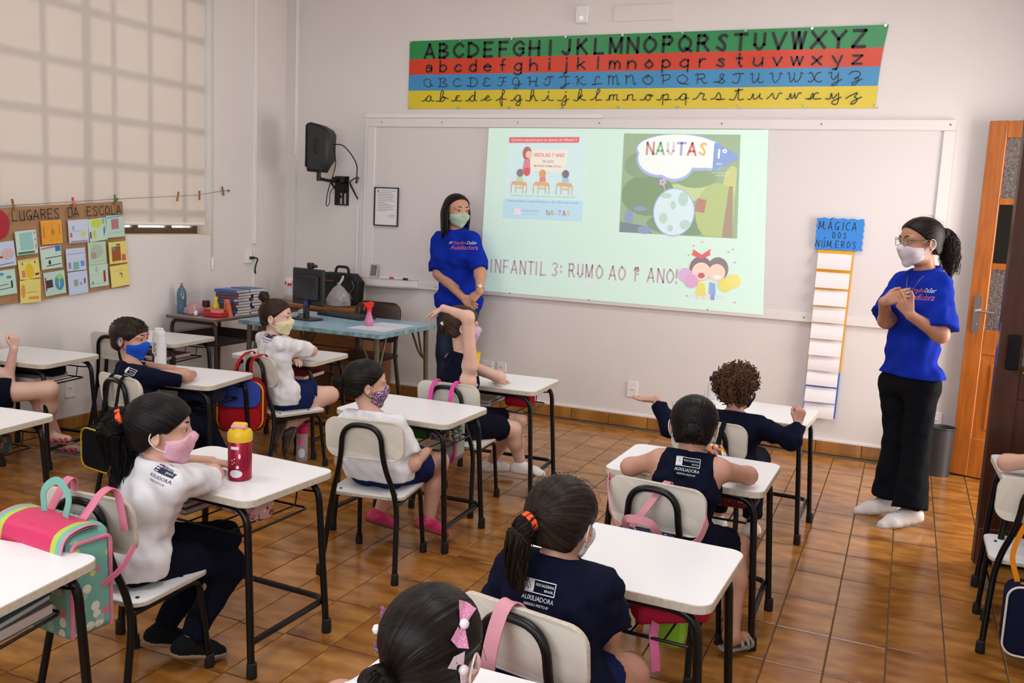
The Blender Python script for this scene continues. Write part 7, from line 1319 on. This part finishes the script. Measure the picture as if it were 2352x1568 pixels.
# glasses, watch, necklace
gb = A_((.78, -1.27, 0)); gm = mat('glasses_green', '3c5a3c', .25); g_ = MB()
rimL = [gpr(.16 + .115 * math.cos(a), .455 - .06 * abs(math.cos(a)) ** 2, .045 + .085 * math.sin(a)) - gb for a in np.linspace(0, 6.283, 19)[:-1]]; rimR = [gpr(-.16 + .115 * math.cos(a), .455 - .06 * abs(math.cos(a)) ** 2, .045 + .085 * math.sin(a)) - gb for a in np.linspace(0, 6.283, 19)[:-1]]
go_ = MB().tube(rimL, .0016, 6, closed=True).tube(rimR, .0016, 6, closed=True).tube([gpr(-.05, .455, .06) - gb, gpr(0, .475, .07) - gb, gpr(.05, .455, .06) - gb], .0016, 6).tube([gpr(.275, .40, .08) - gb, gpr(.36, .2, .07) - gb, gpr(.40, -.02, .05) - gb], .0018, 6).tube([gpr(-.275, .40, .08) - gb, gpr(-.36, .2, .07) - gb, gpr(-.40, -.02, .05) - gb], .0018, 6).build('glasses', gm, trp, smooth='all')
for rm in (rimL, rimR): b = MB(); b.add(rm, [tuple(range(len(rm)))]); b.build('lens', glassy('lens_clear', 'd8e4e0', .05, .16), go_)
gold = mat('gold', 'c89a4a', .3, .9)
wr_ = A_((-2.157, -0.460, 0.959)); el_ = A_((-2.203, -0.370, 1.088)); ax_ = unit(el_ - wr_); p_ = wr_ + ax_ * .03; r1_ = unit(np.cross(ax_, (0, 0, 1))); r2_ = np.cross(ax_, r1_); tb_ = A_((-2.43, -.28, 0))
b = MB().tube([p_ - tb_ + (r1_ * math.cos(a) + r2_ * math.sin(a)) * .031 for a in np.linspace(0, 6.283, 17)[:-1]], .005, 6, closed=True, flat=.6); wo = b.build('wrist_watch', gold, tl, smooth='all'); cdir = unit(C0 - p_); cdir = unit(cdir - ax_ * (cdir @ ax_)); b = MB(); b.ball(p_ - tb_ + cdir * .033, (.016, .016, .006), 12, rot=frame3(ax_, cdir)); b.build('watch_face', mat('watch_white', 'dcd8d0', .2), wo, smooth='all')
NK = A_((0.807, -1.250, 1.342)); b = MB(); me_ = shr_.data; bv_ = BVHTree.FromPolygons([v.co[:] for v in me_.vertices], [tuple(q.vertices) for q in me_.polygons]); pts = []
for x, z in ((-.075, .02), (-.055, -.03), (-.03, -.08), (0, -.115), (.03, -.08), (.055, -.03), (.075, .02)):
    o = NK - gb + A_((.53, -.85, 0)) * x * -1 + A_((0, 0, z)) + A_((-.62, -.78, 0)) * .3; h = bv_.ray_cast(Vector(o), Vector((.62, .78, 0)), 1.0)
    if h[0] is not None: pts.append(A_(h[0]) - A_((.62, .78, 0)) * .004)
if len(pts) > 3: b.tube(spline(pts, 4), .0013, 5); b.ball(pts[len(pts) // 2], .006, 8); b.build('necklace', gold, trp, smooth='all')
